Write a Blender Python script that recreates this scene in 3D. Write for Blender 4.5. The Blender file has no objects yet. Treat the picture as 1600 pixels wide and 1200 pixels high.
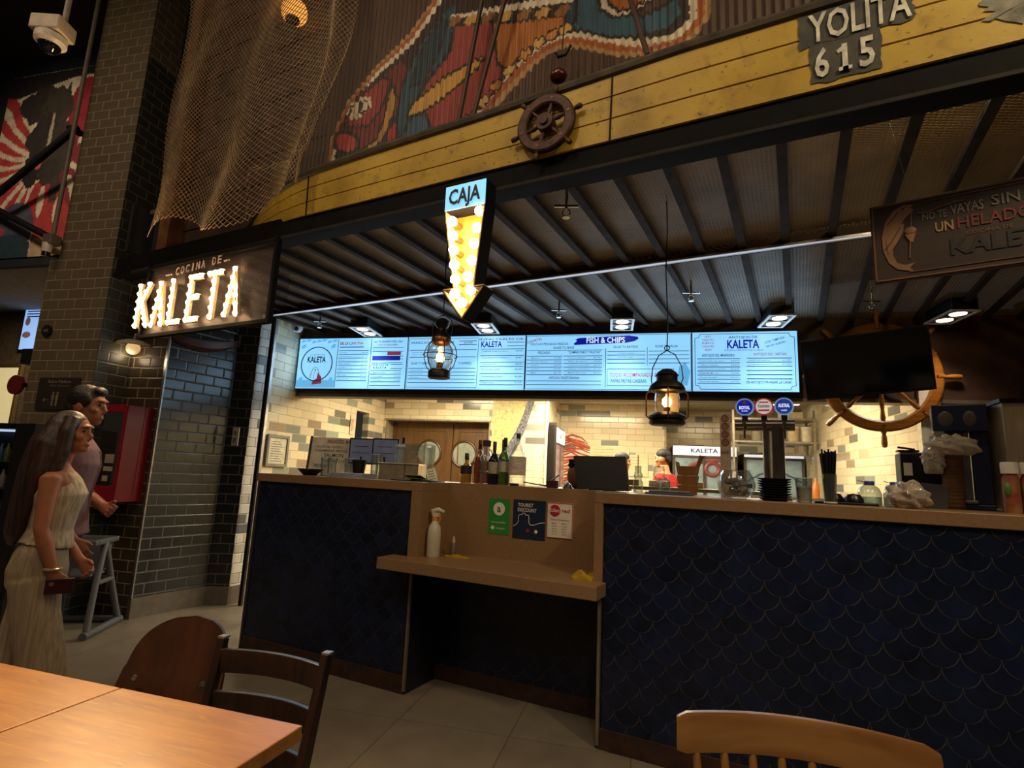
import bpy, bmesh, math, random
from mathutils import Vector, Matrix
from math import sin, cos, pi, radians, sqrt, atan2
R0 = random.Random(7)
SC = bpy.context.scene
COL = SC.collection

# ------------------------------------------------------------------ camera, world, exposure, large lights
MY = radians(13.733)                       # the kitchen stands turned by this angle to the counter
def camera():
    yaw, pitch, roll = radians(27.514), radians(9.4747), radians(2.5914)
    F = Vector((-sin(yaw)*cos(pitch), cos(yaw)*cos(pitch), sin(pitch)))
    r = Vector((cos(yaw), sin(yaw), 0)); u = r.cross(F)
    R = cos(roll)*r + sin(roll)*u; U = -sin(roll)*r + cos(roll)*u
    cd = bpy.data.cameras.new('camera'); co = bpy.data.objects.new('camera', cd); COL.objects.link(co)
    M = Matrix((R, U, -F)).transposed().to_4x4(); M.translation = Vector((0, 0, 1.42))
    co.matrix_world = M
    cd.sensor_fit = 'HORIZONTAL'; cd.sensor_width = 36; cd.lens = 36*857.73/1600; cd.clip_start = .02; cd.clip_end = 200
    SC.camera = co
camera()
w = bpy.data.worlds.new('world'); SC.world = w; w.use_nodes = True
w.node_tree.nodes['Background'].inputs[0].default_value = (.85, .72, .60, 1)
w.node_tree.nodes['Background'].inputs[1].default_value = .03
SC.view_settings.view_transform = 'Standard'; SC.view_settings.look = 'None'
SC.view_settings.gamma = 1; SC.view_settings.use_curve_mapping = False; SC.view_settings.exposure = 0.0
SC.cycles.use_denoising = True
SC.cycles.max_bounces = 7; SC.cycles.diffuse_bounces = 3; SC.cycles.glossy_bounces = 3
SC.cycles.transmission_bounces = 6; SC.cycles.transparent_max_bounces = 16
SC.cycles.sample_clamp_indirect = 4; SC.cycles.caustics_reflective = False; SC.cycles.caustics_refractive = False
def K(s, t, z=0):                           # kitchen frame -> world
    return Vector((-5.19 + cos(MY)*s - sin(MY)*t, 4.05 + sin(MY)*s + cos(MY)*t, z))
def lamp(name, kind, loc, power, col, size=.3, size_y=None, rot=(0, 0, 0), spot=None, blend=.4):
    d = bpy.data.lights.new(name, kind); o = bpy.data.objects.new(name, d); COL.objects.link(o)
    d.energy = power; d.color = col; o.location = loc; o.rotation_euler = rot
    if kind == 'AREA':
        d.size = size
        if size_y: d.shape = 'RECTANGLE'; d.size_y = size_y
    else: d.shadow_soft_size = size
    if kind == 'SPOT': d.spot_size = spot; d.spot_blend = blend
    return o
def aim(o, target):
    o.rotation_euler = (Vector(target) - o.location).to_track_quat('-Z', 'Y').to_euler()
WARM = (1, .74, .48); CREAM = (1, .82, .54); COOL = (.75, .87, 1)
# kitchen ceiling lights
lamp('kitchen_light', 'AREA', K(1.6, 1.75, 2.66), 80, CREAM, 1.0, .5)
lamp('kitchen_light', 'AREA', K(3.4, 2.5, 2.66), 140, CREAM, 1.2, .5)
lamp('kitchen_light', 'AREA', K(5.4, 1.9, 2.66), 75, CREAM, 1.0, .5)
# mall lights high above the seating, the last one an added fill
lamp('mall_and_fill_light', 'AREA', (-1.0, -1.0, 6.6), 68, WARM, 2.5)
lamp('mall_and_fill_light', 'AREA', (-5.2, -1.0, 6.6), 75, WARM, 2.5)
lamp('mall_and_fill_light', 'AREA', (2.6, -1.5, 5.8), 42, (1, .82, .62), 2.5, None, (0, radians(25), 0))  # fill added to lift the dark tiles, pillar side and faces
o = lamp('table_light', 'SPOT', (-2.6, -.2, 3.9), 400, (1, .70, .40), .12, spot=radians(48), blend=1); aim(o, (-1.62, .68, .75))
o = lamp('chair_light', 'SPOT', (.6, -.3, 3.6), 66, (1, .84, .62), .12, spot=radians(50)); aim(o, (.05, 1.45, .9))
o = lamp('facade_fill_light', 'SPOT', (-1.8, -1.2, 5.6), 160, (1, .78, .52), .2, spot=radians(60), blend=.9); aim(o, (-1.9, 2.6, 4.1))  # spot added to brighten the painted sheet, no fixture known
o = lamp('mural_fill_light', 'SPOT', (-8.0, .6, 6.0), 200, (1, .85, .7), .2, spot=radians(80), blend=.8); aim(o, (-9.2, 3.4, 5.2))  # extra spot put in to lift the dark mural
for s_ in (.72, 2.12, 3.68, 5.04):          # what the menu screens give off
    o = lamp('screen_light', 'AREA', K(s_, .50, 2.64), 4.5, (.56, .78, 1), 1.3, .55); aim(o, K(s_-.1, -3, 3.0))
o = lamp('hull_light', 'SPOT', (2.2, .9, 4.6), 210, (1, .80, .46), .15, spot=radians(75), blend=.9); aim(o, (.9, 2.46, 3.25))
lamp('added_canopy_light', 'POINT', (.75, 3.0, 3.45), 55, (1, .76, .40), .1)  # lamp added above the mesh to give it a yellow glow
lamp('far_shop_light', 'AREA', (-10.6, 4.3, 3.9), 60, CREAM, 1.5)

# ------------------------------------------------------------------ materials
def hx(h, a=1):
    h = h.lstrip('#'); v = [int(h[i:i+2], 16)/255 for i in (0, 2, 4)]
    return tuple([(c/12.92 if c <= .04045 else ((c+.055)/1.055)**2.4) for c in v] + [a])
class NT:
    def __init__(s, name):
        s.m = bpy.data.materials.new(name); s.m.use_nodes = True; s.t = s.m.node_tree
        s.b = s.t.nodes['Principled BSDF']; s.out = s.t.nodes['Material Output']
    def n(s, ty, **kw):
        x = s.t.nodes.new('ShaderNode'+ty)
        for k, v in kw.items():
            if k.startswith('i_'): x.inputs[k[2:].replace('_', ' ')].default_value = v
            else: setattr(x, k, v)
        return x
    def l(s, a, b): s.t.links.new(a, b)
    def coord(s): return s.n('TexCoord').outputs['Object']
    def mathn(s, op, a, b=None, c=None):
        x = s.n('Math', operation=op)
        for i, v in enumerate((a, b, c)):
            if v is None: continue
            if isinstance(v, (int, float)): x.inputs[i].default_value = v
            else: s.l(v, x.inputs[i])
        return x.outputs[0]
    def mix(s, f, a, b, mode='MIX'):
        x = s.n('MixRGB', blend_type=mode)
        for i, v in enumerate((f, a, b)):
            if isinstance(v, (int, float)): x.inputs[i].default_value = v
            elif isinstance(v, tuple): x.inputs[i].default_value = v
            else: s.l(v, x.inputs[i])
        return x.outputs[0]
    def ramp(s, f, stops, interp='LINEAR'):
        x = s.n('ValToRGB'); x.color_ramp.interpolation = interp; e = x.color_ramp.elements
        while len(e) < len(stops): e.new(.5)
        for el, (p, c) in zip(e, stops): el.position = p; el.color = c
        s.l(f, x.inputs[0]); return x.outputs[0]
    def bump(s, h, d=.01, st=.5):
        x = s.n('Bump'); x.inputs['Strength'].default_value = st; x.inputs['Distance'].default_value = d
        s.l(h, x.inputs['Height']); s.l(x.outputs[0], s.b.inputs['Normal'])
    def emis(s, c, st):
        if isinstance(c, tuple): s.b.inputs['Emission Color'].default_value = c
        else: s.l(c, s.b.inputs['Emission Color'])
        s.b.inputs['Emission Strength'].default_value = st
MATS = {}
def mat(name, col, rough=.5, metal=0, var=.12, scale=14, bump=0, em=0, emcol=None, coat=0, spec=.5, stretch=None, dark=None):
    """plain surface with a fine noise variation of its colour"""
    if name in MATS: return MATS[name]
    t = NT(name); c = hx(col) if isinstance(col, str) else col
    co = t.coord()
    if stretch:
        mp = t.n('Mapping'); mp.inputs['Scale'].default_value = stretch; t.l(co, mp.inputs[0]); co = mp.outputs[0]
    nz = t.n('TexNoise', i_Scale=scale, i_Detail=4.0); t.l(co, nz.inputs['Vector'])
    d = hx(dark) if dark else tuple(v*(1-var*2) for v in c[:3]) + (1,)
    l = tuple(min(1, v*(1+var)) for v in c[:3]) + (1,)
    t.l(t.ramp(nz.outputs[0], [(.3, d), (.7, l)]), t.b.inputs['Base Color'])
    t.b.inputs['Roughness'].default_value = rough; t.b.inputs['Metallic'].default_value = metal
    t.b.inputs['Coat Weight'].default_value = coat; t.b.inputs['Specular IOR Level'].default_value = spec
    if bump: t.bump(nz.outputs[0], .01, bump)
    if em: t.emis(hx(emcol) if isinstance(emcol, str) else (emcol or c), em)
    MATS[name] = t.m; return t.m
def glass(name, col='#ffffff', rough=.03, alpha=.0, tint=.12):
    """thin clear glass: mostly see-through, glossy at grazing angles"""
    if name in MATS: return MATS[name]
    t = NT(name); tr = t.n('BsdfTransparent'); gl = t.n('BsdfGlossy'); gl.inputs['Roughness'].default_value = rough
    c = hx(col); tr.inputs[0].default_value = c
    df = t.n('BsdfDiffuse'); df.inputs[0].default_value = c
    lw = t.n('LayerWeight'); lw.inputs['Blend'].default_value = .45
    m1 = t.n('MixShader'); m2 = t.n('MixShader')
    f = t.mathn('MULTIPLY_ADD', lw.outputs['Facing'], .7, .06); t.l(f, m1.inputs[0]); t.l(tr.outputs[0], m1.inputs[1]); t.l(gl.outputs[0], m1.inputs[2])
    m2.inputs[0].default_value = tint; t.l(m1.outputs[0], m2.inputs[1]); t.l(df.outputs[0], m2.inputs[2])
    t.l(m2.outputs[0], t.out.inputs[0]); MATS[name] = t.m; return t.m
def tilemat(name, base, mortar, w=.3, h=.1, mw=.006, accents=(), rough=.2, bev=.4, var=.25, off=.5, diag=False, shift=(0, 0)):
    """glazed brick-bond tiles laid along the object's local x (plus y) and z"""
    if name in MATS: return MATS[name]
    t = NT(name); s = t.n('SeparateXYZ'); t.l(t.coord(), s.inputs[0]); cb = t.n('CombineXYZ')
    u = t.mathn('ADD', s.outputs[0], s.outputs[1])
    t.l(t.mathn('ADD', u, 40+shift[0]), cb.inputs[0]); t.l(t.mathn('ADD', s.outputs[2], 10+shift[1]), cb.inputs[1])
    br = t.n('TexBrick'); br.offset = off; br.offset_frequency = 2; br.squash = 1
    br.inputs['Scale'].default_value = 1; br.inputs['Brick Width'].default_value = w; br.inputs['Row Height'].default_value = h
    br.inputs['Mortar Size'].default_value = mw; br.inputs['Mortar Smooth'].default_value = .1; br.inputs['Bias'].default_value = 0
    br.inputs['Color1'].default_value = (0, 0, 0, 1); br.inputs['Color2'].default_value = (1, 1, 1, 1); br.inputs['Mortar'].default_value = (.5, .5, .5, 1)
    t.l(cb.outputs[0], br.inputs['Vector'])
    c = hx(base); n = len(accents); st = [(0, c)]
    k = .86 if n else 1
    st = [(0, tuple(v*(1-var) for v in c[:3])+(1,)), (.3, c), (.55, tuple(min(1, v*(1+var*.3)) for v in c[:3])+(1,))]
    for i, a in enumerate(accents): st.append((.815+.17*i/max(1, n), hx(a)))
    tint = t.ramp(br.outputs['Color'], st, 'CONSTANT' if n else 'LINEAR')
    t.l(t.mix(br.outputs['Fac'], tint, hx(mortar)), t.b.inputs['Base Color'])
    rr = t.mathn('MULTIPLY_ADD', br.outputs['Fac'], .6, rough); t.l(rr, t.b.inputs['Roughness'])
    br2 = t.n('TexBrick'); br2.offset = off; br2.offset_frequency = 2
    for k_, v in (('Scale', 1), ('Brick Width', w), ('Row Height', h), ('Mortar Size', mw*2.2), ('Mortar Smooth', 1)): br2.inputs[k_].default_value = v
    t.l(cb.outputs[0], br2.inputs['Vector'])
    t.bump(t.mathn('SUBTRACT', 1, br2.outputs['Fac']), .006, bev)
    MATS[name] = t.m; return t.m
def wirecloth(name, col, a, b, wid, rough=.6, metal=.4):
    """expanded metal: diamond strands with open holes, in the object's local xy (or x+y, z) plane"""
    if name in MATS: return MATS[name]
    t = NT(name); s = t.n('SeparateXYZ'); t.l(t.coord(), s.inputs[0])
    v = t.mathn('ADD', s.outputs[1], s.outputs[2])
    u1 = t.mathn('ADD', t.mathn('DIVIDE', s.outputs[0], a), t.mathn('DIVIDE', v, b))
    u2 = t.mathn('SUBTRACT', t.mathn('DIVIDE', s.outputs[0], a), t.mathn('DIVIDE', v, b))
    f = t.mathn('MINIMUM', t.mathn('FRACT', t.mathn('ADD', u1, 500)), t.mathn('FRACT', t.mathn('ADD', u2, 500)))
    k = t.mathn('LESS_THAN', f, wid)
    nz = t.n('TexNoise', i_Scale=3.0); t.l(t.coord(), nz.inputs['Vector'])
    c = hx(col); t.l(t.ramp(nz.outputs[0], [(.3, tuple(x*.6 for x in c[:3])+(1,)), (.7, c)]), t.b.inputs['Base Color'])
    t.b.inputs['Roughness'].default_value = rough; t.b.inputs['Metallic'].default_value = metal
    tr = t.n('BsdfTransparent'); mx = t.n('MixShader'); t.l(k, mx.inputs[0]); t.l(tr.outputs[0], mx.inputs[1]); t.l(t.b.outputs[0], mx.inputs[2])
    t.l(mx.outputs[0], t.out.inputs[0]); MATS[name] = t.m; return t.m
def wood(name, c1, c2, rough=.4, scale=3, axis=0, coat=0, bump=.1, fine=1):
    if name in MATS: return MATS[name]
    t = NT(name); mp = t.n('Mapping'); sc = [scale*6]*3; sc[axis] = scale*.7; mp.inputs['Scale'].default_value = sc
    t.l(t.coord(), mp.inputs[0]); nz = t.n('TexNoise', i_Scale=fine, i_Detail=7.0, i_Distortion=1.0); t.l(mp.outputs[0], nz.inputs['Vector'])
    t.l(t.ramp(nz.outputs[0], [(.3, hx(c1)), (.68, hx(c2))]), t.b.inputs['Base Color'])
    t.b.inputs['Roughness'].default_value = rough; t.b.inputs['Coat Weight'].default_value = coat; t.b.inputs['Coat Roughness'].default_value = .2
    if bump: t.bump(nz.outputs[0], .004, bump)
    MATS[name] = t.m; return t.m
def lightmat(name, col, st):
    return mat(name, col, .4, var=.02, em=st, emcol=col)

# ------------------------------------------------------------------ mesh building
class MB:
    def __init__(s): s.v = []; s.f = []; s.sm = []
    def add(s, vs, fs, smooth=False, M=None):
        b = len(s.v)
        s.v += [tuple(M @ Vector(v)) if M else tuple(v) for v in vs]
        for f in fs: s.f.append([b+i for i in f]); s.sm.append(smooth)
        return s
    def box(s, x0, x1, y0, y1, z0, z1, M=None):
        v = [(x, y, z) for z in (z0, z1) for y in (y0, y1) for x in (x0, x1)]
        return s.add(v, [(0, 2, 3, 1), (4, 5, 7, 6), (0, 1, 5, 4), (2, 6, 7, 3), (0, 4, 6, 2), (1, 3, 7, 5)], M=M)
    def bar(s, p, q, w, d, up=(0, 0, 1), M=None, w2=None, d2=None):
        p, q = Vector(p), Vector(q); a = (q-p).normalized(); u = Vector(up)
        if abs(a.dot(u)) > .98: u = Vector((0, 1, 0))
        x = a.cross(u).normalized(); y = x.cross(a)
        w2 = w if w2 is None else w2; d2 = d if d2 is None else d2
        v = [p+x*(i*w/2)+y*(j*d/2) for i, j in ((-1, -1), (1, -1), (1, 1), (-1, 1))] + [q+x*(i*w2/2)+y*(j*d2/2) for i, j in ((-1, -1), (1, -1), (1, 1), (-1, 1))]
        return s.add(v, [(3, 2, 1, 0), (4, 5, 6, 7), (0, 1, 5, 4), (1, 2, 6, 5), (2, 3, 7, 6), (3, 0, 4, 7)], M=M)
    def tube(s, pts, r, n=10, cap=True, M=None, closed=False, flat=1, up=(0, 0, 1)):
        """tube along points; r a number, a list, or a list of (rx, ry)"""
        pts = [Vector(p) for p in pts]; m = len(pts)
        if not isinstance(r, (list, tuple)): r = [r]*m
        vs = []; fs = []; prev = None
        for i, p in enumerate(pts):
            a = pts[(i+1) % m] if (closed or i < m-1) else p; b = pts[i-1] if (closed or i > 0) else p
            t = (a-b).normalized()
            if prev is None:
                u = Vector(up)
                if abs(t.dot(u)) > .95: u = Vector((0, 1, 0)) if abs(t.y) < .9 else Vector((1, 0, 0))
                x = (u - t*u.dot(t)).normalized()
            else: x = (prev - t*prev.dot(t)).normalized()
            prev = x; y = t.cross(x); rr = r[i]; rx, ry = rr if isinstance(rr, (list, tuple)) else (rr, rr*flat)
            for k in range(n):
                an = 2*pi*k/n; vs.append(p + x*cos(an)*rx + y*sin(an)*ry)
        for i in range(m if closed else m-1):
            j = (i+1) % m
            for k in range(n): fs.append((i*n+k, i*n+(k+1) % n, j*n+(k+1) % n, j*n+k))
        if cap and not closed: fs += [tuple(range(n))[::-1], tuple((m-1)*n+k for k in range(n))]
        return s.add(vs, fs, True, M)
    def cyl(s, p, q, r, r2=None, n=16, M=None): return s.tube([p, q], [r, r if r2 is None else r2], n, True, M)
    def lathe(s, prof, c=(0, 0, 0), n=24, M=None, sy=1):
        """revolve (r, z) pairs about a vertical axis at c"""
        vs = []; fs = []; m = len(prof)
        for r, z in prof:
            for k in range(n): a = 2*pi*k/n; vs.append((c[0]+cos(a)*r, c[1]+sin(a)*r*sy, c[2]+z))
        for i in range(m-1):
            for k in range(n): fs.append((i*n+k, i*n+(k+1) % n, (i+1)*n+(k+1) % n, (i+1)*n+k))
        if prof[0][0] > 1e-5: fs.append(tuple(range(n))[::-1])
        if prof[-1][0] > 1e-5: fs.append(tuple((m-1)*n+k for k in range(n)))
        return s.add(vs, fs, True, M)
    def prism(s, poly, d0, d1, plane='xz', M=None):
        """polygon in a plane, thickened along the third axis"""
        f = {'xz': lambda a, b, d: (a, d, b), 'xy': lambda a, b, d: (a, b, d), 'yz': lambda a, b, d: (d, a, b)}[plane]
        n = len(poly); vs = [f(a, b, d0) for a, b in poly] + [f(a, b, d1) for a, b in poly]
        fs = [tuple(range(n))[::-1], tuple(range(n, 2*n))] + [(i, (i+1) % n, n+(i+1) % n, n+i) for i in range(n)]
        return s.add(vs, fs, M=M)
    def ball(s, c, r, n=12, m=8, M=None, rot=None):
        """ellipsoid; r number or (rx, ry, rz)"""
        rx, ry, rz = r if isinstance(r, (list, tuple)) else (r, r, r); c = Vector(c)
        Q = rot or Matrix.Identity(3); vs = [c + Q @ Vector((0, 0, -rz))]; fs = []
        for i in range(1, m):
            a = -pi/2 + pi*i/m
            for k in range(n): b = 2*pi*k/n; vs.append(c + Q @ Vector((rx*cos(a)*cos(b), ry*cos(a)*sin(b), rz*sin(a))))
        vs.append(c + Q @ Vector((0, 0, rz))); L = len(vs)-1
        for k in range(n): fs.append((0, 1+(k+1) % n, 1+k)); fs.append((L, L-n+k, L-n+(k+1) % n))
        for i in range(m-2):
            for k in range(n): fs.append((1+i*n+k, 1+i*n+(k+1) % n, 1+(i+1)*n+(k+1) % n, 1+(i+1)*n+k))
        return s.add(vs, fs, True, M)
    def torus(s, c, R, r, n=32, m=8, axis='z', M=None, arc=(0, 2*pi), flat=1):
        full = arc[1]-arc[0] > 6.28; k = n if full else n+1
        f = {'z': lambda a: (cos(a)*R, sin(a)*R, 0), 'y': lambda a: (cos(a)*R, 0, sin(a)*R), 'x': lambda a: (0, cos(a)*R, sin(a)*R)}[axis]
        up = {'z': (0, 0, 1), 'y': (0, 1, 0), 'x': (1, 0, 0)}[axis]
        pts = [Vector(c)+Vector(f(arc[0]+(arc[1]-arc[0])*i/n)) for i in range(k)]
        return s.tube(pts, r, m, True, M, closed=full, flat=flat, up=up)
    def text(s, body, o, h, X=(1, 0, 0), Z=(0, 0, 1), w=None, ext=.002, bold=0, align='C', shear=0):
        """lettering standing at o (baseline, left/centre), cap height h, optionally squeezed to width w"""
        cu = bpy.data.curves.new('letters', 'FONT'); cu.body = body; cu.size = 1; cu.offset = bold; cu.resolution_u = 2; cu.shear = shear
        ob = bpy.data.objects.new('letters', cu); COL.objects.link(ob)
        dg = bpy.context.evaluated_depsgraph_get(); dg.update(); me = bpy.data.meshes.new_from_object(ob.evaluated_get(dg))
        vs = [v.co.copy() for v in me.vertices]; fs = [tuple(p.vertices) for p in me.polygons]
        bpy.data.objects.remove(ob); bpy.data.curves.remove(cu); bpy.data.meshes.remove(me)
        if not vs: return s
        x0 = min(v.x for v in vs); x1 = max(v.x for v in vs); sc = h/.69; sx = sc if w is None else w/max(1e-6, x1-x0)
        X, Z, o = Vector(X).normalized(), Vector(Z).normalized(), Vector(o); N = X.cross(Z)
        wd = (x1-x0)*sx; sh = {'L': 0, 'C': -wd/2, 'R': -wd}[align]
        n = len(vs); P = [o + X*((v.x-x0)*sx+sh) + Z*(v.y*sc) for v in vs]
        s.add([p + N*ext for p in P], fs)
        if ext > .0035:                      # thick letters get sides
            from collections import Counter
            ec = Counter(); 
            for f in fs:
                for i in range(len(f)): ec[tuple(sorted((f[i], f[(i+1) % len(f)])))] += 1
            s.add(P + [p + N*ext for p in P], [(a, b, b+n, a+n) for (a, b), c in ec.items() if c == 1])
        return s
    def mesh(s, name):
        me = bpy.data.meshes.new(name); me.from_pydata(s.v, [], s.f); me.polygons.foreach_set('use_smooth', s.sm)
        bm = bmesh.new(); bm.from_mesh(me); bmesh.ops.recalc_face_normals(bm, faces=bm.faces)
        for e in bm.edges:
            if len(e.link_faces) == 2 and e.calc_face_angle(0) > radians(42): e.smooth = False
        bm.to_mesh(me); bm.free(); me.update(); return me
    def obj(s, name, m, parent=None, bevel=0, loc=None, rz=0, seg=2):
        me = s.mesh(name); ob = bpy.data.objects.new(name, me); COL.objects.link(ob)
        if m: me.materials.append(m)
        if parent: ob.parent = parent
        if loc is not None: ob.location = loc
        if rz: ob.rotation_euler = (0, 0, rz)
        if bevel:
            b = ob.modifiers.new('bevel', 'BEVEL'); b.width = bevel; b.segments = seg; b.limit_method = 'ANGLE'; b.angle_limit = radians(40)
        return ob
def tag(o, label, cat, group=None):
    o['label'] = label; o['category'] = cat
    if group: o['group'] = group
    return o
def thing(name, label, cat, loc=(0, 0, 0), rz=0, group=None, rot=None):
    o = bpy.data.objects.new(name, None); COL.objects.link(o); o.location = loc; o.rotation_euler = rot or (0, 0, rz)
    o.empty_display_size = .1; return tag(o, label, cat, group)
def struct(name, mb, m, loc=(0, 0, 0), rz=0, bevel=0):
    o = mb.obj(name, m, None, bevel, loc, rz); o['kind'] = 'structure'; return o
def solo(name, label, cat, mb, m, loc=(0, 0, 0), rz=0, group=None, bevel=0):
    return tag(mb.obj(name, m, None, bevel, loc, rz), label, cat, group)
def dup(root, loc, rz=None, label=None, group=None):
    r = root.copy(); COL.objects.link(r); r.location = loc
    if rz is not None: r.rotation_euler = (0, 0, rz)
    if label: r['label'] = label
    if group: r['group'] = group
    for ch in list(root.children):
        c = ch.copy(); COL.objects.link(c); c.parent = r
        for g in ch.children:
            d = g.copy(); COL.objects.link(d); d.parent = c
    return r
def baked(mb, mods, name, m, parent=None):
    """mesh with its modifiers applied"""
    me = mb.mesh(name); ob = bpy.data.objects.new('tmp', me); COL.objects.link(ob)
    for ty, kw in mods:
        md = ob.modifiers.new(ty, ty)
        for k, v in kw.items(): setattr(md, k, v)
    dg = bpy.context.evaluated_depsgraph_get(); dg.update(); e = bpy.data.meshes.new_from_object(ob.evaluated_get(dg)); e.name = name
    bpy.data.objects.remove(ob); bpy.data.meshes.remove(me)
    e.materials.clear(); e.materials.append(m); e.polygons.foreach_set('use_smooth', [True]*len(e.polygons))
    o = bpy.data.objects.new(name, e); COL.objects.link(o)
    if parent: o.parent = parent
    return o
def fused(mb, name, m, parent=None, vox=.007, it=4, extra=()):
    return baked(mb, [('REMESH', dict(mode='VOXEL', voxel_size=vox, use_smooth_shade=True)), ('SMOOTH', dict(factor=.5, iterations=it))] + list(extra), name, m, parent)

# ------------------------------------------------------------------ the setting
def FS(u, d, z=0):                          # frame of the pillar and the shop beyond it
    return Vector((-6.36 + cos(MY)*u - sin(MY)*d, 2.484 + sin(MY)*u + cos(MY)*d, z))
def floor_mat():
    t = NT('floor_tile'); mp = t.n('Mapping'); mp.inputs['Location'].default_value = (40*.6586+.8187-.1, 40*.6586-.5961, 0)
    t.l(t.coord(), mp.inputs[0]); br = t.n('TexBrick'); br.offset = 0
    for k, v in (('Scale', 1), ('Brick Width', .6586), ('Row Height', .6586), ('Mortar Size', .003), ('Mortar Smooth', .1), ('Bias', 0)): br.inputs[k].default_value = v
    br.inputs['Color1'].default_value = hx('#7f7567'); br.inputs['Color2'].default_value = hx('#786e60'); br.inputs['Mortar'].default_value = hx('#3d372f')
    t.l(mp.outputs[0], br.inputs['Vector']); nz = t.n('TexNoise', i_Scale=6.0, i_Detail=6.0); t.l(t.coord(), nz.inputs['Vector'])
    t.l(t.mix(.35, br.outputs['Color'], t.ramp(nz.outputs[0], [(.3, hx('#655c4e')), (.7, hx('#8a7f6f'))])), t.b.inputs['Base Color'])
    t.b.inputs['Roughness'].default_value = .38; return t.m
struct('floor', MB().box(-18, 7, -4, 12, -.05, 0), floor_mat(), rz=MY)
DARK = mat('dark_paint', '#1b1614', .8, var=.2)
struct('ceiling', MB().box(-18, 6, -4, 10, 7.2, 7.3), mat('mall_ceiling', '#14100e', .9))
TILE_K = tilemat('kitchen_tile', '#e6d9b8', '#b9a988', .29, .1, .004, ('#8f958a', '#a5927a', '#77756c', '#9aa396', '#c9b898'), .16, .25, .10)
TILE_D = tilemat('dark_tile', '#20252a', '#625e58', .2, .1, .005, (), .16, .35, .2)
TILE_F = tilemat('brown_tile', '#3f362b', '#8a7b63', .2, .1, .005, (), .3, .6, .2)
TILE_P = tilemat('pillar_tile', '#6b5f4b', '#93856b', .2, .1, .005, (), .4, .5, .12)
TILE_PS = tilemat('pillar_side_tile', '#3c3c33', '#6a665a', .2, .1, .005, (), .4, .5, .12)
TILE_W = tilemat('white_tile', '#e2ded6', '#98938a', .2, .1, .004, ('#c4beb2', '#6b7075'), .2, .5, .08)
SKIRT = mat('stone_skirt', '#6d6358', .5)
# dark tiled wall: face along y at x=-5.36
struct('wall_dark_tile', MB().box(0, .72, 0, .08, .18, 3.3), TILE_D, (-5.36, 3.08, 0), pi/2)
struct('baseboard_dark', MB().box(0, .72, -.008, .08, 0, .18), SKIRT, (-5.36, 3.08, 0), pi/2)
struct('trim_1', MB().box(-.004, .008, -.006, .03, .18, 3.3), mat('alu_edge', '#a9a6a0', .3, .8), (-5.36, 3.08, 0), pi/2)
J = atan2(.13, .2)
struct('wall_jut', MB().box(0, .24, 0, .08, .18, 3.3), TILE_D, (-5.385, 3.79, 0), J)
struct('baseboard_jut', MB().box(0, .245, -.008, .08, 0, .18), SKIRT, (-5.385, 3.79, 0), J)
struct('wall_strip', MB().box(0, .14, 0, .12, .18, 3.3), TILE_W, (-5.185, 3.925, 0), pi/2)
struct('baseboard_strip', MB().box(0, .14, -.006, .12, 0, .18), SKIRT, (-5.185, 3.925, 0), pi/2)
struct('wall_fire', MB().box(-1.1, .0, 0, .08, 0, 3.4), TILE_F, (-5.365, 3.09, 0), MY)
# pillar
struct('pillar', MB().box(0, .673, 0, .36, 0, 7.2).box(-.11, 0, 0, .36, 0, 3.32), TILE_P, FS(0, 0), MY)
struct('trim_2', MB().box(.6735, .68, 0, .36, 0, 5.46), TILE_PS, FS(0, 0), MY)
# storefront post and roller guide at the end of the counter
struct('trim_3', MB().box(-.02, .012, -.02, .02, 0, 3.03), mat('dark_steel', '#201d1c', .45, .6), (-5.075, 4.0, 0), .1, .004)
struct('trim_4', MB().box(.013, .04, -.012, .02, 0, 3.0), mat('alu', '#b5b4b2', .35, .8), (-5.075, 4.0, 0), .1)
# kitchen walls
WL = MB().box(.05, 2.055, 0, .1, 0, 3.12).box(2.055, 2.93, 0, .1, 2.26, 3.12).box(2.434, 2.93, 0, .1, 0, 2.26)
struct('wall_left', WL, TILE_K, K(0, 0), MY+pi/2)
struct('wall_pantry', MB().box(-.6, -.55, 1.9, 3.0, 0, 2.4), mat('pantry_wall', '#4d4032', .8), K(0, 0), MY)
WB = MB().box(-.1, .06, 0, .1, 0, 2.75).box(.06, 1.77, 0, .1, 2.23, 2.75).box(1.77, 2.646, 0, .1, 0, 2.75)
struct('wall_back', WB, TILE_K, K(0, 2.92), MY)
struct('trim_5', MB().box(.03, 1.80, -.02, .3, 2.215, 2.24).box(.04, .065, 0, .3, 0, 2.22).box(1.765, 1.79, 0, .3, 0, 2.22), mat('door_reveal', '#9b8e76', .5), K(0, 2.92), MY)
struct('trim_6', MB().box(2.646, 2.665, -.012, .12, 0, 2.72), mat('cream_edge', '#efe6cf', .4), K(0, 2.92), MY)
struct('wall_return', MB().box(0, 1.5, 0, .05, 0, 2.75), TILE_K, K(2.65, 2.95), MY+pi/2)
struct('wall_rear', MB().box(2.55, 4.44, 0, .1, 0, 2.75), TILE_K, K(0, 4.42), MY)
struct('wall_recess', MB().box(4.44, 9, 0, .1, 0, 2.75).box(4.40, 4.44, -.58, 0, 0, 2.75), TILE_K, K(0, 5.0), MY)
struct('wall_right', MB().box(-5.0, -.62, 0, .12, 0, 2.75), TILE_K, K(6.55, 0), MY-pi/2)
struct('trim_7', MB().box(6.53, 6.70, .55, .62, 0, 2.72), mat('cream_edge', '#efe6cf', .4), K(0, 0), MY)
struct('wall_side', MB().box(6.67, 9.2, 0, .1, 0, 2.75), mat('cream_wall', '#d8cba9', .6), K(0, 2.3), MY)
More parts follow.
